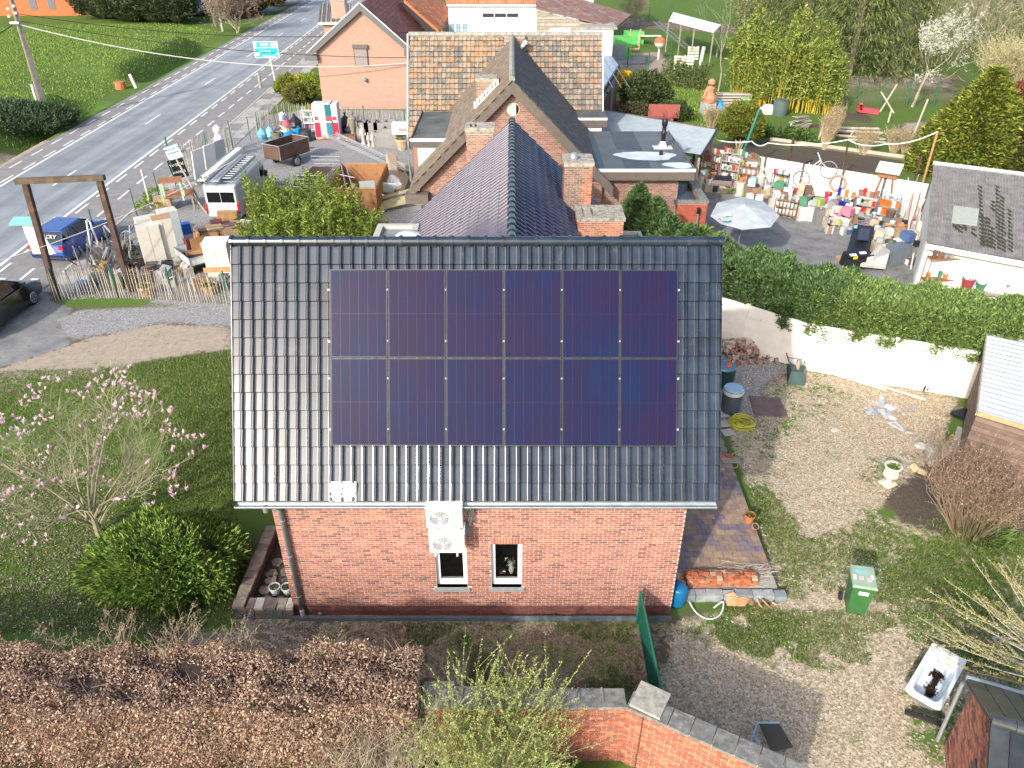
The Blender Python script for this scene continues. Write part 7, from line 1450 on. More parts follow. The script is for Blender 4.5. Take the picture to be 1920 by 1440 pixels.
vs=sum(rings,[]);m.add(vs,[(i*n_+j,i*n_+(j+1)%n_,(i+1)*n_+(j+1)%n_,(i+1)*n_+j)for i in range(5)for j in range(n_)]+[tuple(5*n_+j for j in range(n_))]);tb=m.build('basin',M('white_enamel',(.78,.84,.86),.25,.03),t,smooth=False)
m=MB();lo_=[(x*tl_*.8,y*tw_*.75,-.2)for x,y in srect(.5,.5,n_,8)];hi_=[(x*tl_*.97,y*tw_*.95,.07)for x,y in srect(.5,.5,n_,10)];m.add(lo_+hi_,[(j,(j+1)%n_,n_+(j+1)%n_,n_+j)for j in range(n_)]);m.build('outer_shell',C_(.25,.27,.28,.6),t)
for cx_,cy_,rx_,ry_,s_ in((.15,.0,.035,.075,1),(-.14,-.04,.04,.05,4),(-.21,-.08,.02,.035,2),(.02,-.04,.06,.012,7)):
 q=np.stack([RS.randn(260)*rx_*tl_*.8+cx_*tl_,RS.randn(260)*ry_*tw_*1.1+cy_*tw_,-.13+0*RS.rand(260)],1);q=q[((q[:,0]/tl_)**2/.07+(q[:,1]/tw_)**2/.055)<1];leaves('rotten_leaves',q,.05,((.035,.02,.015),(.06,.035,.025),(.02,.012,.01)),t,DRY,flat=.7,aspect=.7)
m=MB();m.tube([(.30*tl_,.1,.0),(.31*tl_,.1,.0)],.025,8);m.build('overflow',steel,t)
t.location=(tc.x,tc.y,.21);t.rotation_euler=(0,0,atan2(lx.y,lx.x))
m=MB();c=P(1735,1350);m.obox((c.x,c.y,.03),(.75,.1,.04),(0,0,-.45));m.obox((c.x+.1,c.y+.12,.05),(.6,.08,.03),(0,0,-.35));m.build('dark_planks',C_(.035,.03,.03,.8),label='dark wet planks on the ground between bathtub and outhouse',cat='planks')
m=MB()
for a_,b_ in(((1862,1195),(1890,1240)),((1870,1192),(1905,1225)),((1862,1195),(1905,1198))):m.tube([P(*a_,.25),P(*b_,.12)],.035,4)
m.build('grey_trestle',wood_grey,label='grey weathered timber trestle under the budding branches',cat='trestle')
# folding frame behind the wall bottom
t=thing('folding_chair','blue framed folding chair with black cloth behind the angled garden wall','chair',P(1438,1402));c=P(1435,1402);m=MB()
for dx in(-.2,.2):m.tube([c+Vector((dx-.15,-.05,.02)),c+Vector((dx,.15,.55))],.013,6);m.tube([c+Vector((dx+.1,-.05,.02)),c+Vector((dx-.1,.2,.4))],.013,6)
m.tube([c+Vector((-.2,.15,.55)),c+Vector((.2,.15,.55))],.013,6);m.build('frame',C_(.35,.6,.8,.3),t);m=MB();m.prism([c+Vector((-.18,.14,.54)),c+Vector((.2,.14,.54)),c+Vector((.45,-.12,.2)),c+Vector((.05,-.15,.1))],(0,0,.012));m.build('cloth',black,t)
# stone urn
c=P(1664,908);t=thing('stone_urn','white stone garden urn with green weeds on the gravel','urn',c);m=MB();m.obox((c.x,c.y,.03),(.34,.34,.06),(0,0,.5));m.lathe((c.x,c.y,.06),[(.14,0),(.07,.06),(.06,.13),(.12,.18),(.2,.27),(.2,.36),(.18,.40),(.2,.5),(.235,.56),(.235,.59),(.19,.59),(.17,.5)],18,cap=False);m.build('urn',M('white_stone',(.72,.7,.58),.85,.12,9,dirt=(.5,.5,.3),dscale=7,damt=.25),t,smooth=False)
m=MB();m.lathe((c.x,c.y,.55),[(.19,0),(.001,.02)],14,cap=False);m.build('soil',C_(.06,.05,.035,.95),t);leaves('weeds',RS.randn(160,3)*[.07,.07,.03]+np.array([c.x,c.y,.62]),.06,((.12,.2,.05),(.18,.25,.07)),t)
# wheelbarrow upside down
c=P(1492,712);t=thing('wheelbarrow','dark green wheelbarrow tipped forward near the rubble heap','wheelbarrow',(0,0,0));m=MB()
lo=[(-.2,-.15,.12),(.2,-.15,.12),(.24,.3,.1),(-.24,.3,.1)];hi=[(-.28,-.4,.02),(.28,-.4,.02),(.32,.45,.3),(-.32,.45,.3)]
m.add([(x,y,z+.25)for x,y,z in lo]+hi,[(0,1,2,3),(0,4,5,1),(1,5,6,2),(2,6,7,3),(3,7,4,0)]);m.build('tray',M('dark_green_tray',(.015,.06,.055),.35,.15),t,smooth=False)
m=MB();m.torus((0,.12,.48),.16,.045,'x',16,6);m.build('tyre',C_(.42,.36,.28),t)
for s_ in(-1,1):m=MB();m.tube([(s_*.14,.1,.46),(s_*.24,.5,.34),(s_*.3,.85,.4)],.016,6);m.build('handle',black,t)
m=MB();m.tube([(-.27,.72,.38),(.27,.72,.38)],.012,5);m.build('crossbar',black,t)
for s_ in(-1,1):m=MB();m.tube([(s_*.3,.83,.4),(s_*.31,.95,.42)],.022,6);m.build('grip',C_(.6,.1,.05),t)
t.location=c+Vector((0,.05,0));t.rotation_euler=(0,0,-.25)
# barrels
def barrel(c,r,h,mat,lab,lidc=None,band=None,taper=.9):
 t=thing('barrel',lab,'barrel',c);m=MB();m.lathe(c,[(r*taper,0),(r*.97,h*.25),(r,h*.5),(r,h*.85),(r*.97,h)],20,cap=True);m.build('body',mat,t,smooth=False)
 if band:m=MB();m.lathe(c+Vector((0,0,h*.84)),[(r*1.02,0),(r*1.08,.04),(r*1.08,h*.13),(r*1.02,h*.16)],20,cap=False);m.build('plastic_wrap',band,t)
 if lidc:m=MB();m.lathe(c+Vector((0,0,h)),[(r*1.0,0),(r*1.02,.02),(r*.95,.05),(.001,.055)],20,cap=False);m.build('lid',lidc,t)
 m=MB();m.torus(c+Vector((0,0,h)),r,.018,'z',20,5);m.build('rim',mat,t);return t
bc=P(1368,772);barrel(bc,.3,.85,M('slate_blue_plastic',(.07,.09,.13),.45,.12),'grey blue barrel with plastic wrapped rim and pale blue lid',C_(.36,.55,.68,.2),C_(.7,.72,.68,.4))
bc2=P(1358,722)+Vector((-.05,0,0));barrel(bc2,.33,.7,M('dark_teal_plastic',(.02,.05,.06),.4,.12),'dark open barrel of water with an orange scoop, half hidden by the roof',C_(.12,.3,.42,.05));m=MB();m.tube([bc2+Vector((.08,-.02,.77)),bc2+Vector((.1,.0,1.1))],.02,6);m.lathe(bc2+Vector((.07,-.04,.76)),[(.1,0),(.1,.04),(.04,.08)],10);m.build('orange_scoop',C_(.75,.16,.04,.4),label='orange plastic scoop standing in the open barrel',cat='scoop')
m=MB();q=[P(*z,.01)for z in((1404,744),(1461,748),(1478,784),(1414,780))];m.prism(q,(0,0,.05));m.build('brown_board',M('rusty_board',(.17,.115,.11),.7,.2,4),label='flat brown board lying on the gravel right of the barrels',cat='board')
for i,(px_,py_)in enumerate(((1350,778),(1351,796),(1358,812))):m=MB();c=P(px_+6,py_);m.obox((c.x,c.y,.03),(.36,.28,.05),(0,0,.1*i));m.build('paving_slab',concrete_lt,label=['farthest pale slab at the house edge below the barrels','middle pale slab at the house edge beside the yellow hose','nearest pale slab at the house edge'][i],cat='paving slab',group='pale slabs by the barrels')
# yellow hose coil
c=P(1391,797);pts=[]
for i in range(260):
 a=i*.42;rr_=.30+.07*sin(i*.37)+.05*sin(i*.113);pts.append(Vector((c.x+rr_*cos(a)*(1+.1*sin(i*.05))+.05*sin(i*.09),c.y+rr_*sin(a)*.95+.05*cos(i*.07),.02+.0006*i+.02*abs(sin(i*.3)))))
pts+=smooth_pts([pts[-1],P(1412,810,.02),P(1408,825,.02),P(1395,840,.02),P(1373,852,.1),P(1380,862,.12),P(1382,876,.1),P(1352,880,.22)])[1:]
m=MB();m.tube(pts,.013,5);m.build('garden_hose',C_(.62,.6,.06,.5),label='tangled yellow garden hose beside the barrels',cat='hose',smooth=True)
t=thing('brick_step','few red bricks on a grey slab where the yellow hose crosses the terrace','bricks',P(1365,858));c=P(1362,862,.2);m=MB();m.obox((c.x+.1,c.y-.05,.22),(.5,.2,.05));m.build('slab',concrete,t);pieces('brick',t,CUBE,[(Matrix.Translation((c.x-.12+.21*(i%2),c.y+.05+.1*(i//2),.235))@Euler((0,0,random.gauss(0,.1))).to_matrix().to_4x4()@Matrix.Diagonal((.19,.09,.06,1)),i%2,True)for i in range(4)],obm[:2])
# slate heap
slt=[M('slate_shard',c,.5,.15,6)for c in((.42,.46,.52),(.5,.54,.58),(.34,.38,.45),(.62,.66,.7),(.5,.4,.33))]
rr_=random.Random(3)
for i in range(34):
 px_=1665+rr_.gauss(0,24);py_=768+rr_.gauss(0,9)+(px_-1665)*.12
 slab_piece('slate_shard',P(px_,py_,.02+.03*rr_.random()),rr_.uniform(.07,.2),.012,slt,(rr_.gauss(0,.1),rr_.gauss(0,.1),rr_.uniform(0,6)),['large','small'][i%2]+' slate shard %s of the heap on the gravel'%('at the left side','in the middle','at the right side')[0 if px_<1652 else 2 if px_>1678 else 1],'slate shard','broken slate shards on the gravel',n=rr_.choice((4,4,5)),seed=i+50)
m=MB()
for a_,b_,w_ in(((1664,792),(1680,792),.06),((1664,792),(1690,806),.06),((1680,792),(1700,812),.06),((1688,806),(1712,813),.05)):
 p_,q_=P(*a_,.02),P(*b_,.02);d=q_-p_;m.obox((p_+q_)/2,(d.length,w_,.015),(0,0,atan2(d.y,d.x)))
m.build('broken_frame',C_(.6,.66,.72),label='broken white frame lying just below the slate heap',cat='frame')
c=P(1565,808);m=MB();m.obox((c.x,c.y,.04),(.2,.12,.07),(0,0,.5));m.build('stone_block',C_(.6,.54,.46),label='single pale stone block alone on the gravel',cat='stone block',bevel=.01)
# rubble pile
def rock(c,r,mats,seed,rot=None):
 rr=random.Random(seed);m=MB();vs=[]
 for z in(-1,1):
  for a in(0.78,2.35,3.93,5.5):vs.append((r*cos(a)*rr.uniform(.8,1.3),r*sin(a)*rr.uniform(.6,1.1),z*r*rr.uniform(.35,.6)))
 m.add(vs,[(3,2,1,0),(4,5,6,7),(0,1,5,4),(1,2,6,5),(2,3,7,6),(3,0,4,7)]);return m
rbm=[M('rubble',c,.95,.25,9,bump=.4)for c in((.38,.28,.23),(.46,.38,.32),(.32,.15,.1),(.52,.46,.4),(.28,.22,.19))]
t=thing('rubble_heap','heap of broken bricks and stones at the foot of the white wall','rubble',P(1400,655));tm=[rock((0,0,0),1,None,s)for s in range(3)];its=[[],[],[]];rr_=random.Random(9);hc=P(1398,664)
for i in range(290):
 u=rr_.gauss(0,.55);v=rr_.gauss(0,.42);r2=sqrt((u/1.15)**2+(v/.8)**2)
 if r2>1.25:continue
 z=max(0,.5*(1-r2))*rr_.uniform(.6,1);r=rr_.uniform(.06,.13);its[i%3].append((Matrix.Translation((hc.x+u-.1,hc.y+v+.15,z+r*.4))@Euler((rr_.uniform(0,6),rr_.uniform(0,6),rr_.uniform(0,6))).to_matrix().to_4x4()@Matrix.Diagonal((r,r,r,1)),rr_.randrange(5),True))
for k_ in range(3):pieces('rubble_stone',t,(tm[k_].v,tm[k_].f),its[k_],rbm,100)
# grey stones and sacks near the shed
stn=M('grey_boulder',(.46,.46,.43),.95,.2,5,bump=.4)
for i,(px_,py_,r_)in enumerate(((1752,850,.3),(1772,842,.24),(1735,838,.2),(1748,868,.18),(1722,834,.14),(1716,876,.16),(1728,884,.14))):
 m=rock(0,1,None,i+4);m.xf(Matrix.Translation(P(px_,py_,r_*.45))@Euler((.2*i,.3,i)).to_matrix().to_4x4()@Matrix.Diagonal((r_,r_,r_*1.1,1)));m.build('boulder',stn if i<5 else C_(.55,.42,.26,.95),label=['largest pale grey stone in front of the tin roofed shed','grey stone right of the largest one','grey stone left of the largest one','smaller grey stone below the largest one','small flat stone at the left of the stone group','small ochre stone just above the urn','small ochre stone nearest the pink shrub'][i],cat='stone',group='stones beside the shed',bevel=.03)
c=P(1802,782);m=MB();m.lathe((0,0,0),[(.12,0),(.3,.06),(.28,.18),(.1,.3),(.02,.33)],9);m.v=[(x*(1+.2*sin(7*y+z*9)),y*(1+.2*cos(9*x)),z)for x,y,z in m.v];m.xf(Matrix.Translation(c));m.build('rubbish_bag',C_(.02,.02,.025,.25),label='black rubbish bag at the corner of the tin roofed shed',cat='bag')
m=MB();q=[P(*z)for z in((1795,800),(1812,805),(1790,870),(1776,860))];m.prism(q,(0,0,.02));m.build('path_strip',concrete,kind='structure')
# ------------------------------------------------------------------ roadside, dealer's yards, gardens
def J(name,lab,cat,mats,shapes,group=None,parent=None,**k):
 """one mesh from a list of ('b',centre,size,rot,mi) boxes / ('t',pts,r,mi) tubes / ('l',centre,profile,mi) lathes / ('p',pts,vec,mi) prisms"""
 m=MB()
 for s in shapes:
  if s[0]=='b':m.obox(s[1],s[2],s[3]if len(s)>3 else(0,0,0),s[4]if len(s)>4 else 0)
  elif s[0]=='t':m.tube(s[1],s[2],6,s[3]if len(s)>3 else 0)
  elif s[0]=='l':m.lathe(s[1],s[2],12,s[3]if len(s)>3 else 0)
  elif s[0]=='p':m.prism(s[1],s[2],s[3]if len(s)>3 else 0)
 return m.build(name,mats,parent,label=lab,cat=cat,group=group,**k)
V=Vector
def stakes(lab,pts,n,h,posts=5,group=None,postm=teal,r=.022):
 t=thing('stake_fence',lab,'fence',P(*pts[0]));Q_=[P(*q)for q in pts];L_=[(Q_[i+1]-Q_[i]).length for i in range(len(Q_)-1)];T_=sum(L_)
 def at(f):
  d=f*T_
  for i,l in enumerate(L_):
   if d<=l or i==len(L_)-1:return Q_[i].lerp(Q_[i+1],d/l)
   d-=l
 m=MB();m.tube([(0,0,0),(0,0,.5),(.01,0,.94),(0,0,1)],[1,1,.8,.3],5);its=[]
 for i in range(n):
  c=at(i/(n-1));its.append((Matrix.Translation(c)@Euler((random.gauss(0,.05),random.gauss(0,.04),0)).to_matrix().to_4x4()@Matrix.Diagonal((r,r,h*random.uniform(.92,1.06),1)),random.randrange(2),True))
 pieces('stake',t,(m.v,m.f),its,[wood_grey,M('pale_stake',(.46,.42,.34),.9,.2,6)])
 for z in(.25,h*.8):m=MB();m.tube([at(i/12)+V((0,.03,z+.02*sin(i*2)))for i in range(13)],.006,3);m.build('tie_wire',steel,t)
 for i in range(posts):c=at((i+.02)/(posts-.9)if posts>1 else 0);m=MB();m.tube([c+V((.03,.05,0)),c+V((.03,.05,h+.12))],.035,5);m.build('post',postm,t)
stakes('long chestnut stake fence along the gravel forecourt, left of the house',[(106,566),(150,556),(270,560),(436,572)],64,1.3,4)
stakes('chestnut stake fence in front of the peach house wall',[(484,256),(540,232),(620,236),(766,252)],84,1.5,5,r=.03)
stakes('short chestnut stake fence behind the silver van',[(343,330),(400,300),(440,280)],24,1.7,3,r=.03)
t=thing('wire_fence','open wire fence on thin green posts beside the pavement','fence',P(260,410));pp=[P(*q)for q in((132,470),(183,450),(258,408),(300,375),(330,350),(430,290),(470,262))]
for i,q in enumerate(pp):m=MB();m.tube([q,q+V((0,0,1.5))],.03,5);m.build('post',teal,t)
m=MB()
for z in(.3,.8,1.4):m.tube([q+V((0,0,z))for q in pp],.006,3)
m.build('wires',steel,t,kind='stuff');m=MB();q=P(283,390);m.tube([q,q+V((0,0,2.0))],.04,5);m.build('pale_post',white,t)
# old timber gate frame with white sign board
a_,b_=P(108,562),P(245,548);t=thing('gate_frame','tall dark weathered timber gate frame standing over the stake fence','gate frame',(a_+b_)/2);ha,hb=4.7,4.6
tA=V((YP(48,345,a_.y).x,a_.y,ha));tB=V((YP(187,340,b_.y).x,b_.y,hb))
for q,e in((a_,tA),(b_,tB)):m=MB();m.prism([q+V(d_)for d_ in((-.1,-.1,0),(.1,-.1,0),(.1,.1,0),(-.1,.1,0))],e-q);m.build('post',wood_dk,t)
m=MB();d=(tB-tA).normalized();m.prism([tA-d*.35+V((0,0,0)),tA-d*.35+V((0,.2,0)),tA-d*.35+V((0,.2,.2)),tA-d*.35+V((0,0,.2))],(tB-tA)+d*.5);m.build('beam',M('rust_streaked_beam',(.12,.1,.07),.85,.4,3,dirt=(.2,.09,.04),dscale=2,damt=.3),t)
q0,q1,q2,q3=[YP(*q,a_.y+1.2)for q in((40,420),(66,420),(105,476),(62,476))]
J('sign_board','blank white sign board with pale green top behind the gate frame','sign board',[white,C_(.2,.6,.5)],[('p',[q0,q1,q2,q3],(0,.05,0),0),('b',(q0+q1)/2+V((-.15,0,.12)),(.95,.5,.05),(.3,0,0),1)])
# cars
def wheel(t,x,y,r=.31,w=.2,rimc=None):
 m=MB();m.torus((x,y,r),r-.07,.085,'y',16,6);m.tube([(x,y-w/2+.03,r),(x,y+w/2-.03,r)],r-.08,14);wo=m.build('tyre',rubber,t);s=1 if y>0 else-1;m=MB();m.tube([(x,y+s*(w/2-.03),r),(x,y+s*(w/2+.0),r)],.05,8)
 for k_ in range(7):a=2*pi*k_/7;m.obox((x+cos(a)*(r-.12)*.55,y+s*(w/2-.01),r+sin(a)*(r-.12)*.55),(r-.12,.02,.05),(0,-a,0))
 m.torus((x,y+s*(w/2-.015),r),r-.11,.018,'y',14,5);m.build('rim',rimc or steel,wo)
def car(name,lab,cat,L_,w,prof,cab,paint,tail=True,roofm=None):
 """prof: lower body side profile (x,z) ; cab: ((x,z) bottom rear, top rear, top front, bottom front)"""
 t=thing(name,lab,cat,(0,0,0));m=MB();hw=w/2;n=len(prof)
 rings=[(.86,.0),(1,.06),(1,.94),(.86,1)];ys=[-hw,-hw*.93,hw*.93,hw];vs=[]
 for y,s in zip(ys,(.94,1,1,.94)):cx,cz=L_/2,.6;vs+=[(cx+(x-cx)*s,y,cz+(z-cz)*s)for x,z in prof]
 m.add(vs,[tuple(range(n-1,-1,-1)),tuple(3*n+i for i in range(n))]+[(k*n+i,k*n+(i+1)%n,(k+1)*n+(i+1)%n,(k+1)*n+i)for k in range(3)for i in range(n)]);m.build('body',paint,t,smooth=False,bevel=.07)
 (x0,z0),(x1,z1),(x2,z2),(x3,z3)=cab;wb,wt=hw*.92,hw*.76;m=MB();m.add([(x0,-wb,z0),(x0,wb,z0),(x1,wt,z1),(x1,-wt,z1),(x2,-wt,z2),(x2,wt,z2),(x3,wb,z3),(x3,-wb,z3)],[(0,3,2,1),(7,6,5,4),(0,7,4,3),(1,2,5,6),(3,4,5,2)]);m.build('windows',M('car_glass',(.02,.03,.035),.06,0,spec=.8),t)
 m=MB();m.add([(x1-.06,-wt-.02,z1-.02),(x1-.06,wt+.02,z1-.02),(x2+.06,wt+.02,z2-.02),(x2+.06,-wt-.02,z2-.02),(x1,-wt+.08,z1+.035),(x1,wt-.08,z1+.035),(x2,wt-.08,z2+.035),(x2,-wt+.08,z2+.035)],[(0,1,2,3),(7,6,5,4),(0,4,5,1),(1,5,6,2),(2,6,7,3),(3,7,4,0)]);m.build('roof',roofm or paint,t,bevel=.015)
 m=MB()
 for s in(-1,1):
  for(xa,za),(xb,zb)in(((x0,z0),(x1,z1)),((x3,z3),(x2,z2)),(((x0+x3)/2-.05,z0),((x1+x2)/2-.05,z1)),(((x0*3+x3)/4,z0),((x1*3+x2)/4,z1))):m.tube([(xa,s*(wb+.01),za),(xb,s*(wt+.01),zb)],.035,5)
 m.build('pillars',paint,t,kind='stuff')
 for x in(L_*.18,L_*.81):
  for s in(-1,1):wheel(t,x,s*(hw-.08))
 for s in(-1,1):B('tail_light',C_(.5,.02,.03,.2),t,(-.02,.12,s*hw*.86-.1,s*hw*.86+.1,.72,.88));B('headlight',C_(.7,.75,.8,.1),t,(L_-.18,L_-.02,s*hw*.75-.15,s*hw*.75+.15,.62,.76));B('mirror',paint,t,(x3-.35,x3-.2,s*(hw+.08)-.09,s*(hw+.08)+.09,z3,z3+.14))
 B('number_plate',C_(.8,.8,.75),t,(-.05,-.03,-.26,.26,.52,.63));B('bumper_strip',black,t,(-.06,.05,-hw*.85,hw*.85,.4,.48));return t
bl=M('blue_car_paint',(.02,.07,.32),.2,.05,coat=1);bk_=M('black_car_paint',(.01,.011,.013),.15,.05,coat=1)
pf=lambda L_:[(.06,.26),(-.04,.42),(-.02,.62),(.04,.86),(.14,.97),(L_*.3,1.0),(L_*.7,.98),(L_*.85,.92),(L_*.95,.78),(L_,.6),(L_+.02,.4),(L_*.97,.24),(L_*.8,.2),(.3,.2)]
c=car('blue_hatchback','small blue hatchback parked on the pavement behind the gate frame','car',3.85,1.65,pf(3.85),((.08,.95),(.5,1.4),(2.0,1.43),(2.75,.98)),bl)
def text(s,size,mat,parent,loc,rot,name='lettering'):
 cu=bpy.data.curves.new(name,'FONT');cu.body=s;cu.size=size;cu.extrude=.004;cu.align_x='CENTER';cu.align_y='CENTER';cu.resolution_u=2;o=bpy.data.objects.new(name,cu);COL.objects.link(o)
 dg=bpy.context.evaluated_depsgraph_get();me=bpy.data.meshes.new_from_object(o.evaluated_get(dg));bpy.data.objects.remove(o);me.materials.clear();me.materials.append(mat);o=bpy.data.objects.new(name,me);COL.objects.link(o);o.parent=parent;o.location=loc;o.rotation_euler=rot;return o
text('B-JACKY',.24,C_(.8,.8,.82),c,(.27,0,1.2),(radians(47),0,-pi/2))
ra=P(96,497);c.location=ra;fa=P(178,448);c.rotation_euler=(0,0,atan2(fa.y-ra.y,fa.x-ra.x)+.06)
c=car('black_car','glossy black car entering at the left edge of the picture','car',4.3,1.75,pf(4.3),((.1,.98),(.6,1.5),(2.4,1.52),(3.3,1.02)),bk_);c.location=V((-19.85,23.8,0));c.rotation_euler=(0,0,pi/2-.03)
c=car('silver_car','distant silver car parked in the lane mouth beyond the meadow','car',4.2,1.75,pf(4.2),((.1,.98),(.6,1.45),(2.4,1.47),(3.3,1.0)),M('silver_car_paint',(.45,.55,.58),.25,.05,metal=.4));c.location=P(385,30);c.rotation_euler=(0,0,2.9);c.scale=(1.5,)*3
# van with ladders on the roof
r0_=P(441,347,2.0);r1_=P(503,288,1.95);va=atan2(r1_.y-r0_.y,r1_.x-r0_.x);vL=5.2;vw=1.95
sv_=M('silver_van_paint',(.42,.47,.48),.35,.06,metal=.3);t=thing('silver_van','silver panel van with aluminium ladders on its roof rack','van',(0,0,0));m=MB();hw=vw/2
pr_v=[(0,.35),(0,1.9),(.12,2.0),(3.9,2.0),(4.4,1.85),(4.75,1.25),(5.2,1.0),(5.25,.4),(4.9,.3)];n=len(pr_v);vs=[]
for y,s in((-hw,.97),(-hw*.93,1),(hw*.93,1),(hw,.97)):vs+=[(2.6+(x-2.6)*s,y,1.1+(z-1.1)*s)for x,z in pr_v]
m.add(vs,[tuple(range(n-1,-1,-1)),tuple(3*n+i for i in range(n))]+[(k*n+i,k*n+(i+1)%n,(k+1)*n+(i+1)%n,(k+1)*n+i)for k in range(3)for i in range(n)]);m.build('body',sv_,t,bevel=.04)
B('rear_doors',M('pale_van_door',(.6,.63,.6),.4,.05),t,(-.035,-.002,-hw+.1,hw-.1,.45,1.93));B('rear_window',glass_dk,t,(-.05,-.036,-hw+.2,-.02,1.15,1.65));B('rear_window',glass_dk,t,(-.05,-.036,.02,hw-.2,1.15,1.65));B('number_plate',C_(.8,.8,.78),t,(-.06,-.036,-.1,.45,.75,.92));B('bumper',C_(.25,.26,.27),t,(-.12,.1,-hw+.05,hw-.05,.3,.45))
for s in(-1,1):B('tail_light',C_(.5,.02,.03,.2),t,(-.045,.05,s*(hw-.06)-.06,s*(hw-.06)+.06,.6,1.1));B('side_window',glass_dk,t,(3.7,4.4,s*hw*.99-.01,s*hw*.99+.01,1.2,1.7));B('mirror',black,t,(4.2,4.35,s*(hw+.15)-.1,s*(hw+.15)+.1,1.15,1.45))
for s in(-1,1):
 for i in range(3):B('side_panel',sv_,t,(.3+i*1.15,1.3+i*1.15,s*(hw+.004)-.008,s*(hw+.004)+.008,1.15,1.65))
for x in(.95,4.3):
 for s in(-1,1):wheel(t,x,s*(hw-.1),.34)
m=MB()
for s in(-1,1):m.tube([(.1,s*.88,2.12),(3.9,s*.88,2.12)],.025,5)
for i in range(7):m.tube([(.2+i*.6,-.88,2.1),(.2+i*.6,.88,2.1)],.02,4)
m.build('roof_rack',steel,t,kind='stuff')
van=t;van.location=r0_;van.rotation_euler=(0,0,va);vM=Matrix.Rotation(va,4,'Z');vo=V((r0_.x,r0_.y,0))+(vM@V((0,hw*.84,0)));van.location=vo;van.scale=(1,.84,1)
def ladder(lab,a,b,w,n,mat=alu,rr=.028,up=V((0,0,1)),group=None,dep=.07):
 t=thing('ladder',lab,'ladder',a,group);d=(b-a).normalized();s=d.cross(up).normalized()*w/2;dn=V((0,0,-dep))
 for q in(s,-s):m=MB();m.prism([a+q+dn,a+q+d.cross(s).normalized()*.03+dn,a+q+d.cross(s).normalized()*.03-dn,a+q-dn],b-a);m.build('rail',mat,t)
 m=MB();its=[]
 for i in range(n):c_=a.lerp(b,(i+.5)/n);m.tube([c_-s,c_+s],rr*.7,5)
 m.build('rungs',mat,t,kind='stuff');return t
vp=lambda x,y,z:vo+vM@V((x,y*.84,z))
ladder('wide aluminium ladder lying on the left side of the van roof',vp(-.5,.75,2.32),vp(4.6,.75,2.3),.5,24);ladder('second aluminium ladder stacked beside the first on the van roof',vp(-.3,.55,2.5),vp(4.9,.5,2.46),.42,24);ladder('narrow steel ladder on the right side of the van roof',vp(.1,-.45,2.25),vp(4.1,-.45,2.25),.5,11,steel)
J('roof_board','grey aluminium plank between the ladders on the van roof','plank',[C_(.4,.43,.47,.4)],[('b',vp(2.1,.1,2.24),(4.6,.42,.05),(0,0,va))])
# trailers, skip
def trailer(lab,c,rz,L_,w,h,mats,mesh=False,z0=.55):
 t=thing('trailer',lab,'trailer',(0,0,0));B('floor',wood_dk,t,(0,L_,-w/2,w/2,z0,z0+.04))
 if mesh:
  for y in(-w/2,w/2):
   m=MB();[m.tube([(0,y,z0+k*h/3),(L_,y,z0+k*h/3)],.02,4)for k in range(4)];[m.tube([(x*L_/4,y,z0),(x*L_/4,y,z0+h)],.02,4)for x in range(5)];m.build('side_rails',steel,t,kind='stuff')
  for x in(0,L_):m=MB();[m.tube([(x,-w/2,z0+k*h*1.4/3),(x,w/2,z0+k*h*1.4/3)],.025,4)for k in range(4)];[m.tube([(x,y*w/2,z0),(x,y*w/2,z0+h*1.4)],.025,4)for y in(-1,1)];m.build('ramp',steel,t,kind='stuff')
 else:
  for bx in((0,L_,-w/2,-w/2+.03,z0,z0+h),(0,L_,w/2-.03,w/2,z0,z0+h),(0,.03,-w/2+.03,w/2-.03,z0,z0+h),(L_-.03,L_,-w/2+.03,w/2-.03,z0,z0+h)):B('side_panel',mats[0],t,bx)
  m=MB();q=[(0,-w/2,z0+h),(L_,-w/2,z0+h),(L_,w/2,z0+h),(0,w/2,z0+h),(0,-w/2,z0+h)];m.tube(q,.025,4)
  for x,y in((0,-1),(0,1),(L_,-1),(L_,1)):m.tube([(x,y*w/2,z0),(x,y*w/2,z0+h)],.03,4)
  m.build('edge_trim',steel,t,kind='stuff')
 for s in(-1,1):wheel(t,L_*.45,s*(w/2+.12),.3);m=MB();m.torus((L_*.45,s*(w/2+.12),.33),.36,.04,'y',12,4);m.build('mudguard',black,t)
 m=MB();m.tube([(L_,-.3,z0-.05),(L_+1.1,0,z0-.1),(L_,.3,z0-.05)],.035,5);m.build('drawbar',steel,t);t.location=c;t.rotation_euler=(0,0,rz);return t
ply=M('dark_brown_ply',(.11,.065,.05),.6,.2,3);trailer('box trailer with dark brown plywood sides in front of the van',P(510,328)+V((-.2,1.2,0)),1.05,2.5,1.35,.85,[ply]);tr_=trailer('open trailer with galvanised tube sides left of the rusty skip',P(590,372)+V((-.3,.2,0)),1.5,3.6,1.7,.45,[steel],True)
tl3=trailer('white sided flat trailer piled with broken brown furniture by the fence',P(362,512)+V((-.3,0,0)),.72,3.0,1.7,.35,[M('pale_trailer_side',(.55,.6,.6),.5,.1)])
rus=M('rusty_steel',(.38,.19,.08),.8,.3,3,dirt=(.14,.06,.035),dscale=3,damt=.5);t=thing('skip','rusty orange open skip full of bags and scrap beside the bamboo','skip',(-7.8,39,0));sx0,sx1,sy0,sy1,sz=-9.2,-6.75,37.0,41.2,1.5
for bx in((sx0,sx0+.06,sy0,sy1,.2,sz),(sx1-.06,sx1,sy0,sy1,.2,sz),(sx0+.06,sx1-.06,sy0,sy0+.06,.2,sz),(sx0+.06,sx1-.06,sy1-.06,sy1,.2,sz)):B('side',rus,t,bx)
B('floor',rus,t,(sx0+.06,sx1-.06,sy0+.06,sy1-.06,.2,.26));m=MB();m.tube([(sx0,sy0,sz),(sx1,sy0,sz),(sx1,sy1,sz),(sx0,sy1,sz),(sx0,sy0,sz)],.06,4);m.build('rim',rus,t)
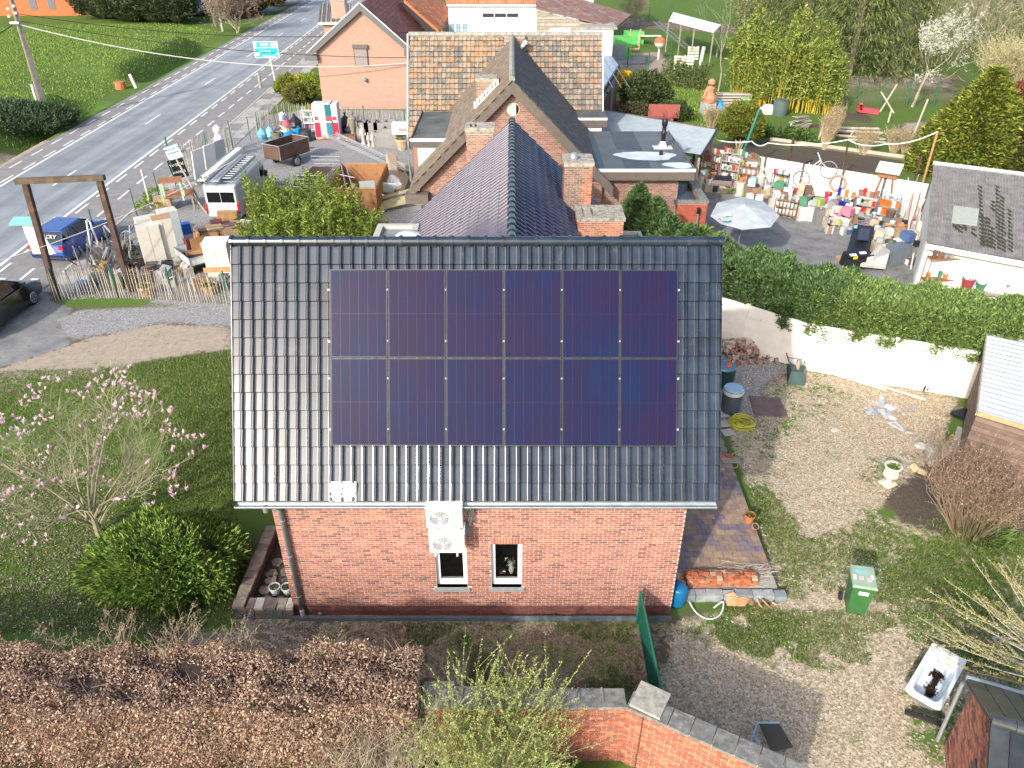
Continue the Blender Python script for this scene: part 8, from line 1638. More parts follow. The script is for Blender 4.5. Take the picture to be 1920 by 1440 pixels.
for i in range(9):B('rib',rus,t,(sx1,sx1+.09,sy0+.2+i*.46,sy0+.28+i*.46,.25,1.44))
def bag(lab,c,r,col,h=.6,cat='bag',group=None,name='rubbish_bag',rough=.35):
 m=MB();m.lathe((0,0,0),[(r*.6,0),(r,h*.25),(r*.95,h*.5),(r*.5,h*.8),(r*.12,h*.95),(r*.2,h*1.08)],9);s=random.random()*9;m.v=[(x*(1+.14*sin(6*z/r+s+y*5)),y*(1+.14*cos(8*z+s*2)),z)for x,y,z in m.v];m.xf(Matrix.Translation(c));return m.build(name,C_(*col,rough,var=.2,scale=5),label=lab,cat=cat,group=group)
for i,(x,y,r,col)in enumerate(((-7.6,38.2,.5,(.75,.78,.82)),(-7.2,38.6,.45,(.8,.8,.8)),(-8.1,38.0,.35,(.6,.62,.7)),(-8.6,37.8,.35,(.12,.1,.15)),(-8.2,38.9,.3,(.35,.3,.4)))):bag(['large white bag in the skip','white bag behind the large one in the skip','pale grey bag left of the large bag in the skip','dark bag in the near left corner of the skip','purple grey bag deeper in the skip'][i],V((x,y,.5)),r*1.15,col)
J('metal_frame_scrap','bent pale metal tube frame leaning in the left of the skip','scrap',[steel],[('t',[(-9.1,40.6,1.6),(-8.7,39.2,1.0),(-8.2,38,.6)],.035),('t',[(-8.9,40.8,1.6),(-8.4,39.3,1.0),(-8.0,38.2,.6)],.035),('t',[(-9.2,39.8,1.4),(-8.3,39.8,1.2)],.025)])
la,lb=P(617,247,1.2),P(752,318,.9);ladder('long aluminium conveyor ladder sloping behind the skip',V((la.x,la.y,2.2))if 0 else P(622,252,1.6),P(752,313,.9),.6,26,dep=.1)
# signs
q=P(330,345);t=thing('shop_signs','white sign above a black hand lettered board at the pavement','sign',q);s0,s1,s2,s3=[YP(*z,q.y)for z in((311,280),(327,273),(339,289),(322,300))];ang=.2
m=MB();m.tube([q,q+V((0,0,2.6))],.05,5);m.build('post',teal,t);wc=(s0+s1+s2+s3)/4;ro=(0,-.25,.25);m=MB();m.obox(wc,(.78,.03,.72),ro);m.build('white_board',C_(.65,.78,.85),t)
nb_=Euler(ro).to_matrix();o_=nb_@V((0,-.03,0));er=(Euler(ro).to_matrix()@Euler((pi/2,0,0)).to_matrix()).to_euler()
for k_,s_ in enumerate(('BROCANTE','PARKING')):text(s_,.155,C_(.05,.1,.3),t,wc+o_+nb_@V((0,0,.2-.22*k_))-q,er)
bc_=YP(334,316,q.y-.2);ro=(0,-.15,.35);nb_=Euler(ro).to_matrix();er=(nb_@Euler((pi/2,0,0)).to_matrix()).to_euler();m=MB();m.obox(bc_,(.85,.05,1.05),ro);m.build('black_board',black,t)
for k_,s_ in enumerate(('TWEEDE','HANDS')):text(s_,.2,white,t,bc_+nb_@V((0,-.04,.22-.4*k_))-q,er)
c0,c1,c2,c3=[YP(*z,68.8)for z in((475,78),(520,78),(524,108),(479,108))];q=V(((c0 .x+c1 .x)/2+.35,68.8,0));t=thing('road_sign','turquoise direction sign on a white pole beside the road','road sign',q);sg=M('turquoise_sign',(.0,.42,.62),.4,.04)
m=MB();m.tube([q,V((q.x-.2,68.85,c2 .z))],.06,6);m.build('pole',C_(.7,.7,.68),t);cc_=(c0+c2)/2;sw_,sh_=(c1-c0).length,(c0-c3).length
B('panel',sg,t,(cc_.x-sw_/2,cc_.x+sw_/2,68.76,68.8,cc_.z-sh_/2,cc_.z+sh_/2));m=MB();ez3=cc_.z+sh_*.12
for a,b in(((-sw_/2,-sh_/2),(sw_/2,-sh_/2)),((sw_/2,-sh_/2),(sw_/2,sh_/2)),((sw_/2,sh_/2),(-sw_/2,sh_/2)),((-sw_/2,sh_/2),(-sw_/2,-sh_/2)),((-sw_/2,sh_*.12),(sw_/2,sh_*.12))):m.tube([(cc_.x+a[0],68.75,cc_.z+a[1]),(cc_.x+b[0],68.75,cc_.z+b[1])],.03,4)
m.build('border',white,t,kind='stuff');fl=(pi/2,0,0);lq=lambda x,z:V((cc_.x+x,68.74,cc_.z+z))-q
text('Lathem',.3,white,t,lq(-.1,-.12),fl);text('Erbrhagen',.28,white,t,lq(.2,-.5),fl);text('N21',.22,sg,t,lq(-.85,-.3),fl);text('N22',.22,sg,t,lq(.68,.38)+V((0,-.02,0)),fl)
B('route_badge',white,t,(cc_.x-1.05,cc_.x-.62,68.73,68.755,cc_.z-.45,cc_.z-.17));B('route_badge',white,t,(cc_.x+.4,cc_.x+.95,68.73,68.755,cc_.z+.26,cc_.z+.52));B('white_strip',white,t,(cc_.x-.45,cc_.x+.2,68.73,68.755,cc_.z+.3,cc_.z+.5))
for x,z,r in((-.85,.4,0),(.9,-.3,-pi/2)):m=MB();R_=Matrix.Rotation(-r,3,'Y');m.prism([V((cc_.x+x,68.73,cc_.z+z))+R_@V(p_)for p_ in((-.05,0,-.16),(.05,0,-.16),(.05,0,.02),(.14,0,.02),(0,0,.2),(-.14,0,.02),(-.05,0,.02))],(0,.01,0));m.build('arrow',white,t)
m=MB();q=P(489,165);m.tube([q,q+V((0,0,1.1))],.13,8);m.build('bollard',wood_grey,label='short grey timber bollard left of the road sign pole',cat='bollard')
# utility poles and wires
q=P(92,228);t=thing('utility_pole','tall grey concrete utility pole at the roadside left of the picture','utility pole',q);tp_=YP(14,-25,q.y);m=MB();m.tube([q,tp_],[.28,.15],4);m.build('pole',M('grey_pole',(.24,.22,.2),.9,.25,4),t);m=MB();m.tube([q.lerp(tp_,.02)+V((-.1,-.26,0)),q.lerp(tp_,.98)+V((0,-.14,0))],.07,4);m.build('groove',C_(.4,.36,.27),t);m=MB();m.tube([YP(77,216,q.y-.2),YP(59,158,q.y-.2)],.1,5);m.build('cable_cover',C_(.65,.7,.74),t)
tc_=YP(28,44,q.y-.2);m=MB();m.tube([tc_+V((-.3,0,0)),tc_+V((.3,0,0))],.12,6);m.build('clamp',steel,t)
for i,(px_,py_)in enumerate(((15,17),(17,31),(30,25),(26,12))):m=MB();c=YP(px_,py_,q.y-.2);m.lathe(c,[(.02,-.08),(.1,-.04),(.1,.06),(.03,.1)],8);m.build('insulator',white,t)
wal=V((pr.x,Yp_-.1,4.6))if 0 else YP(765,118,Yp_-.2)
def cable(lab,a,b,sag,r,mat,n=24):m=MB();m.tube([a.lerp(b,i/n)-V((0,0,sag*4*(i/n)*(1-i/n)))for i in range(n+1)],r,4);return m.build('cable',mat,label=lab,cat='cable')
cable('white telephone cable from the utility pole across the road to the peach house',tc_,wal,1.2,.032,C_(.6,.6,.58));cable('thin dark wire above the meadow and road',YP(30,38,57.3),YP(768,108,60),.6,.02,black);cable('second thin dark wire above the road',YP(30,25,57.3),YP(770,60,62),.8,.02,black);cable('pale overhead cable near the black car',P(-60,612,.3)+V((0,0,2)),P(440,300,4.0),.4,.018,C_(.5,.5,.45));cable('dark wire leaving the pole at the left edge',tc_,YP(-60,80,57),.2,.03,black)
q=P(418,60);J('concrete_pole','leaning pale concrete pole at the lane entrance','pole',[M('pale_pole',(.5,.48,.44),.9,.15,3)],[('t',[q,YP(402,-20,q.y)],.13)])
q=P(255,165,.3);J('marker_post','short white marker post at the meadow ditch','post',[white],[('t',[q,q+V((-.25,0,1.1))],.12)]);q=P(232,168);J('clay_pipe','terracotta pipe end in the ditch below the meadow','pipe',[terracotta],[('l',q+V((-.3,.2,-.2)),[(.45,0),(.4,.8)])]);q=P(222,126,.4);J('white_drum','white plastic tub lying alone on the meadow','tub',[C_(.6,.68,.78),black],[('l',q,[(.45,0),(.5,.35),(.42,.5)]),('l',q+V((0,-.05,.5)),[(.2,0),(.2,.02)],1)]);q=P(474,30);J('post_box','small white letter box post at the lane','letter box',[C_(.7,.7,.6)],[('l',q,[(.25,0),(.3,.9),(.2,1.2)])]);m=MB();q=P(500,26,0);m.obox(YP(491,2,q.y),(1.2,.1,.8));m.build('orange_sign',C_(.7,.2,.06),label='small orange sign at the top edge beyond the lane',cat='sign')
# furniture and crates in the left yard
def cab(lab,px_,py_,s,rz,mats,name='cupboard',cat='cupboard',z=0,rot=(0,0),kids=(),group=None):
 q=P(px_,py_,z);t=thing(name,lab,cat,(0,0,0),group);w,d,h=s;B('carcass',mats[0],t,(-w/2,w/2,-d/2,d/2,0,h));B('top',mats[-1],t,(-w/2-.01,w/2+.01,-d/2-.01,d/2+.01,h+.001,h+.03));n=max(1,round(w/.5))
 for i in range(n):B('door',mats[len(mats)>2],t,(-w/2+w*i/n+.01,-w/2+w*(i+1)/n-.01,-d/2-.02,-d/2-.001,.05,h-.03))
 t.location=q+V((0,d/2,0));t.rotation_euler=(*rot,rz);return t
cw_=M('pale_cabinet',(.62,.6,.53),.6,.06);cg_=M('grey_blue_cabinet',(.5,.58,.6),.5,.06);cb_=M('tan_cabinet',(.45,.28,.15),.6,.15)
cab('tall cream wardrobe leaning left behind the stake fence',290,505,(.9,.6,1.9),.5,[cw_]);cab('second tall cream wardrobe with tan top beside the first',318,498,(.75,.6,2.1),.5,[cw_,cw_,cb_]);cab('pale blue grey cabinet behind the wardrobes',322,462,(.8,.7,1.6),.6,[cg_,cg_,cw_]);cab('low white cabinet farthest back of the wardrobes',283,472,(.9,.6,1.5),.6,[cw_])
J('blue_crates','blue plastic crates and tubs behind the pale cabinets','crates',[C_(.02,.1,.45,.4),C_(.3,.5,.7,.4)],[('b',P(345,428,.25),(.6,.4,.5),(0,0,.5),0),('b',P(332,424,.2),(.4,.4,.4),(0,0,.3),1),('l',P(330,432,0),[(.2,0),(.25,.5)],1)],kind='stuff')
fur=[M('furniture_wood',c,.6,.2,5)for c in((.36,.2,.1),(.46,.26,.12),(.2,.1,.06),(.42,.32,.2),(.13,.035,.04),(.1,.1,.14))]
fc=V(tl3 .location)+V((.7,1.0,.6));rr_=random.Random(8)
pcs=['long dark purple table top across the pile','tan panel at the front of the pile','dark red panel at the left of the pile','brown drawer front in the pile','orange wood board standing in the pile','pale brown panel at the right of the pile','brown shelf board deep in the pile','light wood slat frame on the pile','broken cupboard side on the pile','small brown box at the rear of the pile','orange brown drawer at the near end of the pile','thin orange batten sticking out of the pile']
spec=((0.2,.9,.75,1.9,.5,.05,.1,5),(-.3,.0,.35,.7,.04,.6,.0,1),(-.75,.1,.3,.35,.3,.5,.1,4),(.1,.2,.25,.8,.5,.25,.2,0),(-.45,.25,.5,.1,.5,.8,.3,1),(1.0,.9,.35,.9,.05,.6,.1,3),(.5,.4,.15,1.0,.6,.1,.2,0),(.3,.6,.85,.7,.4,.06,.3,3),(0,.5,.45,.8,.05,.5,.5,0),(1.1,1.3,.3,.5,.4,.5,.0,0),(-.5,-.2,.0,.7,.35,.2,.0,1),(.4,.3,1.0,1.3,.05,.04,.5,1))
for lb_,(x,y,z,w,d,h,tl_2,mi)in zip(pcs,spec):m=MB();m.obox(fc+V((x,y,z)),(w,d,h),(tl_2*rr_.choice((-1,1)),tl_2*.4,.72+rr_.gauss(0,.15)));m.build('furniture_piece',fur[mi],label=lb_,cat='furniture')
cab('pale crate with white top beside the roof edge',412,520,(1.0,.8,1.5),.1,[cw_,cw_,white],'crate','crate');J('orange_board','orange brown plank band under the white crate top','plank',[fur[1]],[('b',P(412,500,1.3)+V((0,-.3,0)),(1.05,.05,.2),(0,0,.1))])
for i,(px_,py_,s_,mi)in enumerate(((395,455,(.9,.5,.4),1),(412,468,(.7,.7,.3),3),(385,440,(.5,.5,.7),0),(402,440,(1.1,.3,.3),2),(425,478,(.8,.4,.6),0),(448,482,(.6,.6,.4),1),(470,470,(.5,.4,.9),3),(408,425,(.5,.4,.6),4),(437,440,(.9,.5,.35),2))):J('wooden_box',('wide tan','flat pale','tall brown','long dark','brown','small tan','upright pale','dark red','low dark')[i]+' furniture carcass in the pile behind the loaded trailer','furniture',[fur[mi],fur[(mi+1)%4]],[('b',P(px_,py_,s_[2]/2),s_,(rr_.gauss(0,.15),rr_.gauss(0,.15),rr_.uniform(0,1.5)),0),('b',P(px_,py_,s_[2]+.04),(s_[0]*.8,s_[1]*.9,.04),(rr_.gauss(0,.15),rr_.gauss(0,.15),rr_.uniform(0,1.5)),1)],'furniture heaped behind the loaded trailer')
cab('brown plank chest between the loaded trailer and the van',440,462,(1.2,.7,.8),.3,[fur[0]],'chest','chest');cab('brown sideboard lying behind the van',428,428,(.9,.5,.75),.3,[fur[1],fur[0]],'sideboard','sideboard');cab('tall brown cabinet beside the blue armchair',458,412,(.8,.5,.9),.4,[fur[0]],'cabinet','cabinet');cab('pale grey panel box between chests and bamboo',462,445,(.6,.4,.7),-.3,[cw_],'box','box')
q=P(425,405);t=thing('armchair','slate blue upholstered armchair turned over behind the van','armchair',q);sb_=C_(.16,.22,.3);B('seat',sb_,t,(q.x-.5,q.x+.4,q.y,q.y+.8,.3,.75));B('backrest',sb_,t,(q.x-.5,q.x+.4,q.y+.8,q.y+1,.3,1.3));B('armrest',sb_,t,(q.x-.65,q.x-.5,q.y,q.y+.9,.2,.95));B('armrest',sb_,t,(q.x+.4,q.x+.55,q.y,q.y+.9,.2,.95))
def table(lab,q,w,d,h,top,leg,rz=0,name='table',tth=.05):
 t=thing(name,lab,'table',(0,0,0));B('table_top',top,t,(-w/2,w/2,-d/2,d/2,h-tth,h))
 for x in(-1,1):
  for y in(-1,1):B('leg',leg,t,(x*(w/2-.08)-.035,x*(w/2-.08)+.035,y*(d/2-.08)-.035,y*(d/2-.08)+.035,0,h-tth))
 t.location=q;t.rotation_euler=(0,0,rz);return t
gle=C_(.45,.65,.48);rt=M('rusty_top',(.36,.15,.07),.8,.2,4);table('rust brown table with bare legs on the verge',P(335,395)+V((0,.4,0)),1.5,1.1,.8,rt,wood_grey,.3);table('smaller rust topped table with pale green legs standing on the other',P(325,378,.8)+V((-.1,.4,0)),1.1,.9,1.0,rt,gle,.3)
cab('weathered wooden planter box under the rust topped table',305,395,(.8,.6,.6),.3,[wood_lt],'planter_box','planter');J('timber_props','crossed grey poles leaning against the van side','poles',[wood_grey],[('t',[P(345,360)+V((0,0,1.8)),P(385,395)],.05),('t',[P(350,375)+V((0,0,1)),P(388,400)],.05),('t',[P(345,340)+V((0,0,1.6)),P(372,340)+V((0,0,1.9))],.06)])
q=P(385,350);J('window_frames','pale window frames and doors stacked between fence and van','frames',[white,C_(.45,.5,.5)],[('b',q+V((-.3,.5,1.0)),(.9,.06,1.9),(.1,0,1.2),0),('b',q+V((0,1.5,1.0)),(.9,.06,1.9),(.1,0,1.2),0),('b',q+V((.2,2.6,1.0)),(.9,.06,1.8),(.1,0,1.2),1)],kind='stuff')
q=P(418,300);t=thing('statue_figure','white figure with red striped scarf standing behind the van','figure',q);J('body',None,None,[white,C_(.6,.12,.14)],[('l',q+V((0,0,0)),[(.25,0),(.2,.8),(.32,1.3),(.12,1.6)],0),('t',[q+V((-.3,-.1,.9)),q+V((.3,-.2,1.4))],.06,1)],parent=t);J('head',None,None,[white],[('l',q+V((0,0,1.6)),[(.05,0),(.24,.15),(.24,.35),(.08,.5)])],parent=t)
q=P(195,500);t=thing('scrap_sculpture','tangle of grey scrap boards, deck chairs and bicycle parts by the gate frame','scrap pile',q);m=MB();rr_=random.Random(2)
for i in range(34):c=q+V((rr_.gauss(.5,.7),rr_.gauss(.2,.7),0));m.obox(c+V((0,0,rr_.uniform(.1,1.0))),(.07,.03,rr_.uniform(.7,1.7)),(rr_.gauss(0,.5),rr_.gauss(0,.5),rr_.uniform(0,3)),rr_.randrange(3))
m.build('boards',[wood_grey,C_(.22,.22,.24),C_(.6,.6,.58)],t,kind='stuff');m=MB();m.torus(q+V((1.0,.8,1.0)),.33,.02,'y',16,4);m.build('bicycle_wheel',steel,t);B('dark_box',C_(.1,.1,.12),t,(q.x+.3,q.x+1.0,q.y-.3,q.y+.4,0,.9))
J('deck_chair','folded white deck chair frame leaning by the blue car','deck chair',[C_(.7,.74,.78)],[('t',[P(172,478),P(182,478)+V((0,0,1.6))],.04),('t',[P(190,474),P(186,474)+V((0,0,1.6))],.04),('t',[P(182,478)+V((0,0,1.6)),P(186,474)+V((0,0,1.6))],.04)])
for i,(px_,py_)in enumerate(((270,560),(390,558))):q=P(px_,py_)+V((0,.35,0));pot(q,.33,.42,wood_lt,['planter behind the middle of the stake fence','planter with green plant behind the stake fence near the roof'][i],green=((.1,.2,.04),(.2,.26,.06)),name='planter',cat='planter')
J('garden_toys','heap of blue plastic and dark netting behind the left end of the stake fence','heap',[C_(.1,.3,.6),C_(.03,.04,.1),C_(.1,.12,.1)],[('b',P(152,535,.2),(.5,.4,.35),(0,.2,.5),0),('b',P(165,542,.15),(.6,.4,.3),(.1,0,.2),1),('b',P(210,528,.3),(.8,.5,.5),(0,.1,.4),2),('b',P(180,520,.2),(.5,.9,.08),(0,.1,.4),2)],kind='stuff')
# row of wares along the far fence
YR_=P(640,262).y
for i,(x0p,x1p,c1,c2)in enumerate(((591,603,(.75,.75,.74),(.62,.03,.07)),(603,615,(.55,.62,.6),(.5,.58,.55)),(614,627,(.02,.16,.2),(.05,.2,.28)),(624,637,(.75,.75,.74),(.62,.03,.07)))):
 a_=P(x0p+2,263);b_=P(x1p+2,263);t=thing('vending_cabinet',['leftmost red and white vending cabinet','pale grey vending cabinet second from the left','dark green and white vending cabinet','rightmost red and white vending cabinet'][i]+' on pallets by the stake fence','vending cabinet',a_,'vending cabinets by the far fence');B('casing',C_(.6,.62,.63),t,(a_.x,b_.x-.02,a_.y,a_.y+.8,.12,2.35));B('upper_panel',C_(*c1,.3),t,(a_.x+.03,b_.x-.05,a_.y-.03,a_.y-.002,1.25,2.3));B('lower_panel',C_(*c2,.3),t,(a_.x+.03,b_.x-.05,a_.y-.03,a_.y-.002,.2,1.15));B('emblem',C_(*((.6,.05,.08)if i!=1 else(.7,.7,.7))),t,(a_.x+.08,b_.x-.1,a_.y-.045,a_.y-.031,1.3,1.55));B('pallet',wood,t,(a_.x,b_.x-.02,a_.y,a_.y+.8,.01,.11))
def shelfunit(lab,x0,x1,y,h,nsh,d,potn,frm,fill=.9,name='pot_rack',rnd=0,cols=None,boards_=None,pt_=.12,grp='pots'):
 t=thing(name,lab,'rack',(x0,y,0));short=lab.replace('grey metal rack with ','').split(' rack')[0]
 for x in(x0,x1):
  for yy in(y,y+d):m=MB();m.tube([(x,yy,0),(x,yy,h)],.02,4);m.build('upright',frm,t)
 rr=random.Random(rnd);od=('leftmost','second','third','fourth','fifth','sixth','seventh','eighth','ninth','tenth');sn=('lowest','second','third','fourth','top')
 for k in range(nsh):
  z=.25+k*(h-.3)/max(1,nsh-1);B('shelf',boards_ or frm,t,(x0,x1,y,y+d,z,z+.025))
  for i in range(potn):
   if rr.random()>fill:continue
   cn,cc=rr.choice(cols);x=x0+(i+.5)*(x1-x0)/potn;r=pt_*.5*rr.uniform(.8,1.1);m=MB();hh_=pt_*rr.uniform(1.0,1.6);m.lathe((x,y+d*.35,z+.03),[(r*.7,0),(r,hh_),(r*.8,hh_),(r*.55,.02)],8,cap=True);m.build('pot',C_(*cc,.5),label='%s pot %s from left on the %s shelf, %s'%(cn,od[i%10],sn[k],short),cat='pot',group=grp)
PC=(('white',(.66,.66,.63)),('cream',(.55,.48,.36)),('orange',(.5,.2,.09)),('pink',(.5,.2,.3)),('white',(.7,.7,.7)),('white',(.62,.6,.56)),('red',(.38,.06,.06)),('lime',(.32,.42,.1)),('grey',(.36,.38,.4)),('grey',(.25,.26,.27)),('pale blue',(.38,.48,.55)),('green',(.08,.25,.14)),('brown',(.22,.13,.09)),('brown',(.14,.09,.07)))
a_=P(571,262);shelfunit('white pot rack left of the vending cabinets',a_.x,P(595,262).x,a_.y,1.9,5,.5,5,C_(.7,.72,.74),rnd=1,cols=PC,pt_=.17,grp='pots on the white rack')
for i,(px_,py_,r,col,h,lb_)in enumerate(((493,262,.32,(.15,.45,.6),.8,'left pale blue bag by the stake fence'),(508,260,.34,(.2,.5,.65),.85,'right pale blue bag by the stake fence'),(545,264,.5,(.0,.25,.6),.7,'bright blue bag left of the dark bin'),(562,258,.5,(.0,.27,.62),.7,'bright blue bag behind the dark bin'),(555,240,.45,(.02,.02,.025),.9,'black bag behind the bright blue ones'),(650,250,.45,(.015,.015,.02),1.3,'tall black bag right of the vending cabinets'),(658,256,.4,(.015,.015,.02),.9,'low black bag right of the vending cabinets'))):bag(lb_,P(px_,py_),r,col,h)
barrel(P(574,265),.4,.75,C_(.05,.06,.06),'dark plastic bin in front of the pot rack');pot(P(539,258),.4,.55,concrete_lt,'concrete pot with white vase beneath the stake fence',green=((.2,.3,.05),));pot(P(538,245,.9),.4,.4,concrete_lt,'round stone planter on the concrete pot');pot(P(520,262),.35,.5,M('mossy_pot',(.2,.18,.12),.9,.2,5),'mossy brown planter right of the pale blue bags');pot(P(755,280),.45,.7,M('hex_concrete',(.42,.36,.26),.9,.15,6),'tapered concrete planter with green plant by the tiled house',green=((.12,.2,.04),(.2,.26,.06)))
J('flower_figure','small figure in red and blue dress standing on the planter','figure',[C_(.7,.7,.7),C_(.5,.1,.12),C_(.1,.25,.5)],[('l',P(537,235,1.3),[(.3,0),(.12,.5),(.1,.6)],1),('l',P(530,225,1.6),[(.2,0),(.2,.4),(.05,.5)],0),('l',P(532,225,2.0),[(.12,0),(.14,.2),(.03,.3)],2)],kind='stuff')
def statue(lab,q,h,mat):s=h/1.6;return J('statue',lab,'statue',[mat],[('b',q+V((0,0,.06)),(.35*s,.35*s,.12)),('l',q+V((0,0,.1)),[(.16*s,0),(.13*s,.4*s),(.2*s,.75*s),(.24*s,1.1*s),(.08*s,1.2*s),(.06*s,1.27*s),(.11*s,1.34*s),(.11*s,1.45*s),(.03*s,1.53*s)]),('t',[q+V((-.2*s,0,1.15*s)),q+V((-.26*s,-.1*s,.75*s))],.05*s),('t',[q+V((.2*s,0,1.15*s)),q+V((.26*s,-.1*s,.75*s))],.05*s)])
stm=M('stone_statue',(.24,.21,.17),.9,.15,8);stw=M('white_statue',(.5,.47,.42),.9,.1,8);statue('tall brown stone statue by the far fence',P(664,262),1.9,stm);statue('white garden statue in front of the stone troughs',P(682,270),1.2,stw);statue('small white statue second from the left of the troughs',P(692,274),.8,stw);statue('small white statue nearest the open trough',P(700,275),.9,stw)
tro=M('trough_stone',(.27,.27,.26),.9,.12,5)
for i,(px_,py_,s_)in enumerate(((680,262,(.9,.8,1.1)),(697,262,(.9,.8,1.1)),(715,262,(.9,.8,1.1)),(713,275,(.8,.6,.9)),(732,277,(.9,.9,1.2)),(733,264,(.8,.8,1.2)))):
 q=P(px_,py_);w,d,h=s_;t=thing('stone_trough',['leftmost grey stone trough behind the statues','second grey trough in the rear row','third grey trough in the rear row','open fronted low trough right of the statues','large square grey trough at the right end','rear right grey trough by the fence'][i],'trough',q,'grey stone troughs by the far fence')
 for bx in((q.x-w/2,q.x-w/2+.08,q.y,q.y+d,0,h),(q.x+w/2-.08,q.x+w/2,q.y,q.y+d,0,h),(q.x-w/2+.08,q.x+w/2-.08,q.y,q.y+.08,0,h),(q.x-w/2+.08,q.x+w/2-.08,q.y+d-.08,q.y+d,0,h)):B('side',tro,t,bx)
 B('base',tro,t,(q.x-w/2+.08,q.x+w/2-.08,q.y+.08,q.y+d-.08,0,.3))
J('white_box','white machine box on the fence beside the old tiled roof','box',[white,C_(.3,.3,.3)],[('b',P(752,240,1.3),(1.1,.5,.7),(0,0,0),0),('b',P(752,240,1.3)+V((.1,-.26,-.05)),(.5,.02,.2),(0,0,0),1)]);J('brown_crate','brown crate in front of the black bags','crate',[fur[2]],[('b',P(655,262,.3),(.9,.6,.6))])
# scrap right of the skip
J('grey_tub','round dark grey tub and bicycle beside the end of the ladder','tub',[C_(.1,.11,.14),black],[('l',P(748,335),[(.7,0),(.75,.3)],0),('t',[P(735,325,.3),P(750,318,.9),P(765,325,.3)],.04,1)]);J('bent_panel','curved beige panel sagging beside the skip','panel',[M('beige_panel',(.42,.36,.26),.7,.1)],[('p',[P(722,375),P(748,380),P(768,345)+V((0,0,.3)),P(745,330)+V((0,0,1.2)),P(728,330)+V((0,0,1.4))],(0,.06,.04))]);J('white_bags','white plastic sheeting and bags at the corner of the skip','bags',[white,C_(.5,.58,.6)],[('l',P(735,345,.6),[(.4,0),(.45,.2),(.1,.5)],0),('l',P(742,352,.5),[(.3,0),(.35,.2),(.1,.4)],0),('b',P(728,352,.9),(.7,.1,.6),(.5,.2,.4),1)],kind='stuff')
cab('pale grey green metal cabinet leaning beside the bamboo',692,400,(.75,.5,1.5),.25,[M('grey_green_metal',(.4,.46,.44),.5,.1)]);t=thing('slatted_bench','yellowish slatted timber frame lying by the grey cabinet','frame',P(745,392));ya_=wood_lt;q=P(742,392);m=MB();m.obox(q+V((0,0,.35)),(1.9,.5,.06),(.6,-.1,.45));m.build('side_board',M('mossy_board',(.36,.33,.2),.9,.2,5),t)
for i in range(4):m=MB();m.obox(q+V((-.1,.35+i*.13,.6)),(1.9,.07,.04),(.2,-.1,.45));m.build('slat',bpy.data.materials['mossy_board'],t)
# ---- the dealer's walled yard on the right
w0=P(1296,340);w1=P(1722,420);t=thing('yard_wall','long white painted concrete panel wall behind the bric a brac yard','wall',(w0+w1)/2);wallrun(t,w0,w1,6,2.0,whitewash,M('dark_wall_post',(.12,.1,.09),.9,.2),rows=4);dw_=(w1-w0);dw_.z=0;un=dw_.normalized();nn2=V((un.y,-un.x,0));wat=lambda f,off=.4,z=0:w0+dw_*f+nn2*off+V((0,0,z))
def rackw(lab,f0,f1,off,h,nsh,potn,frm,rnd,fill=.85,pt_=.17,cols=PC,boards_=None,grp='p'):
 a0=len(COL.objects);shelfunit(lab,0,(f1-f0)*dw_.length,0,h,nsh,.4,potn,frm,fill,rnd=rnd,cols=cols,pt_=pt_,boards_=boards_,grp=grp);R_=Matrix.Translation(wat(f0,off))@Matrix.Rotation(atan2(un.y,un.x),4,'Z')
 for o in list(COL.objects)[a0:]:
  if o.parent is None:o.matrix_basis=R_@Matrix.Translation(o.location)
rackw('wooden pot rack at the left end of the yard wall',.05,.145,.6,1.9,5,7,wood,3,grp='pots at the left end of the yard wall');rackw('grey pot rack with dark gate in front',.15,.235,.6,2.1,5,7,C_(.4,.4,.4),4,grp='pots on the grey rack');rackw('brown pot rack with red bucket on top',.24,.315,.6,2.0,5,7,wood,5,grp='pots on the brown rack');rackw('small black wall shelf rack with copper wares',.385,.45,.5,1.4,2,7,black,6,grp='wares on the black shelf')
rackw('wooden table rack with clear glassware',.48,.57,3.2,1.0,3,6,wood,7,cols=(('clear',(.6,.66,.66)),('pale green',(.4,.6,.5)),('white',(.75,.75,.75))),grp='glassware on the wooden rack')
rackw('grey metal rack with blue vases',.70,.77,2.6,1.5,3,5,steel,8,cols=(('cobalt blue',(.01,.02,.3)),('orange',(.6,.2,.05)),('white',(.7,.7,.7))),pt_=.22,grp='vases on the blue vase rack');rackw('grey metal rack with red bowls',.775,.85,2.3,1.6,4,5,steel,9,cols=(('red',(.55,.03,.03)),('brown',(.3,.15,.1)),('white',(.7,.7,.68)),('cream',(.5,.42,.3))),pt_=.22,grp='bowls on the red bowl rack');rackw('grey metal rack with orange jars',.855,.93,1.9,1.6,4,5,steel,10,cols=(('orange',(.7,.16,.02)),('white',(.75,.75,.75)),('pale blue',(.4,.5,.7))),pt_=.22,grp='jars on the orange jar rack')
t=thing('parasol','large pale blue grey parasol, opened over the yard beside the hedge','parasol',(10.6,32.4,0));pc_2=P(1395,396,2.9);m=MB();rim_=[P(*q,2.2)for q in((1332,405),(1345,380),(1390,369),(1432,378),(1462,404),(1445,426),(1392,431),(1352,420))];ap2=V((sum(q.x for q in rim_)/8,sum(q.y for q in rim_)/8,2.62))
m.add([ap2]+rim_,[(0,1+i,1+(i+1)%8)for i in range(8)]);cp_o=m.build('canopy',M('parasol_cloth',(.47,.51,.53),.85,.12,3),t);m=MB();m.tube([(ap2 .x,ap2 .y,0),(ap2 .x,ap2 .y,2.75)],.035,6);m.build('pole',steel,t);
for q in rim_:m=MB();m.tube([ap2-V((0,0,.05)),q-V((0,0,.04))],.012,4);m.build('rib',steel,t)
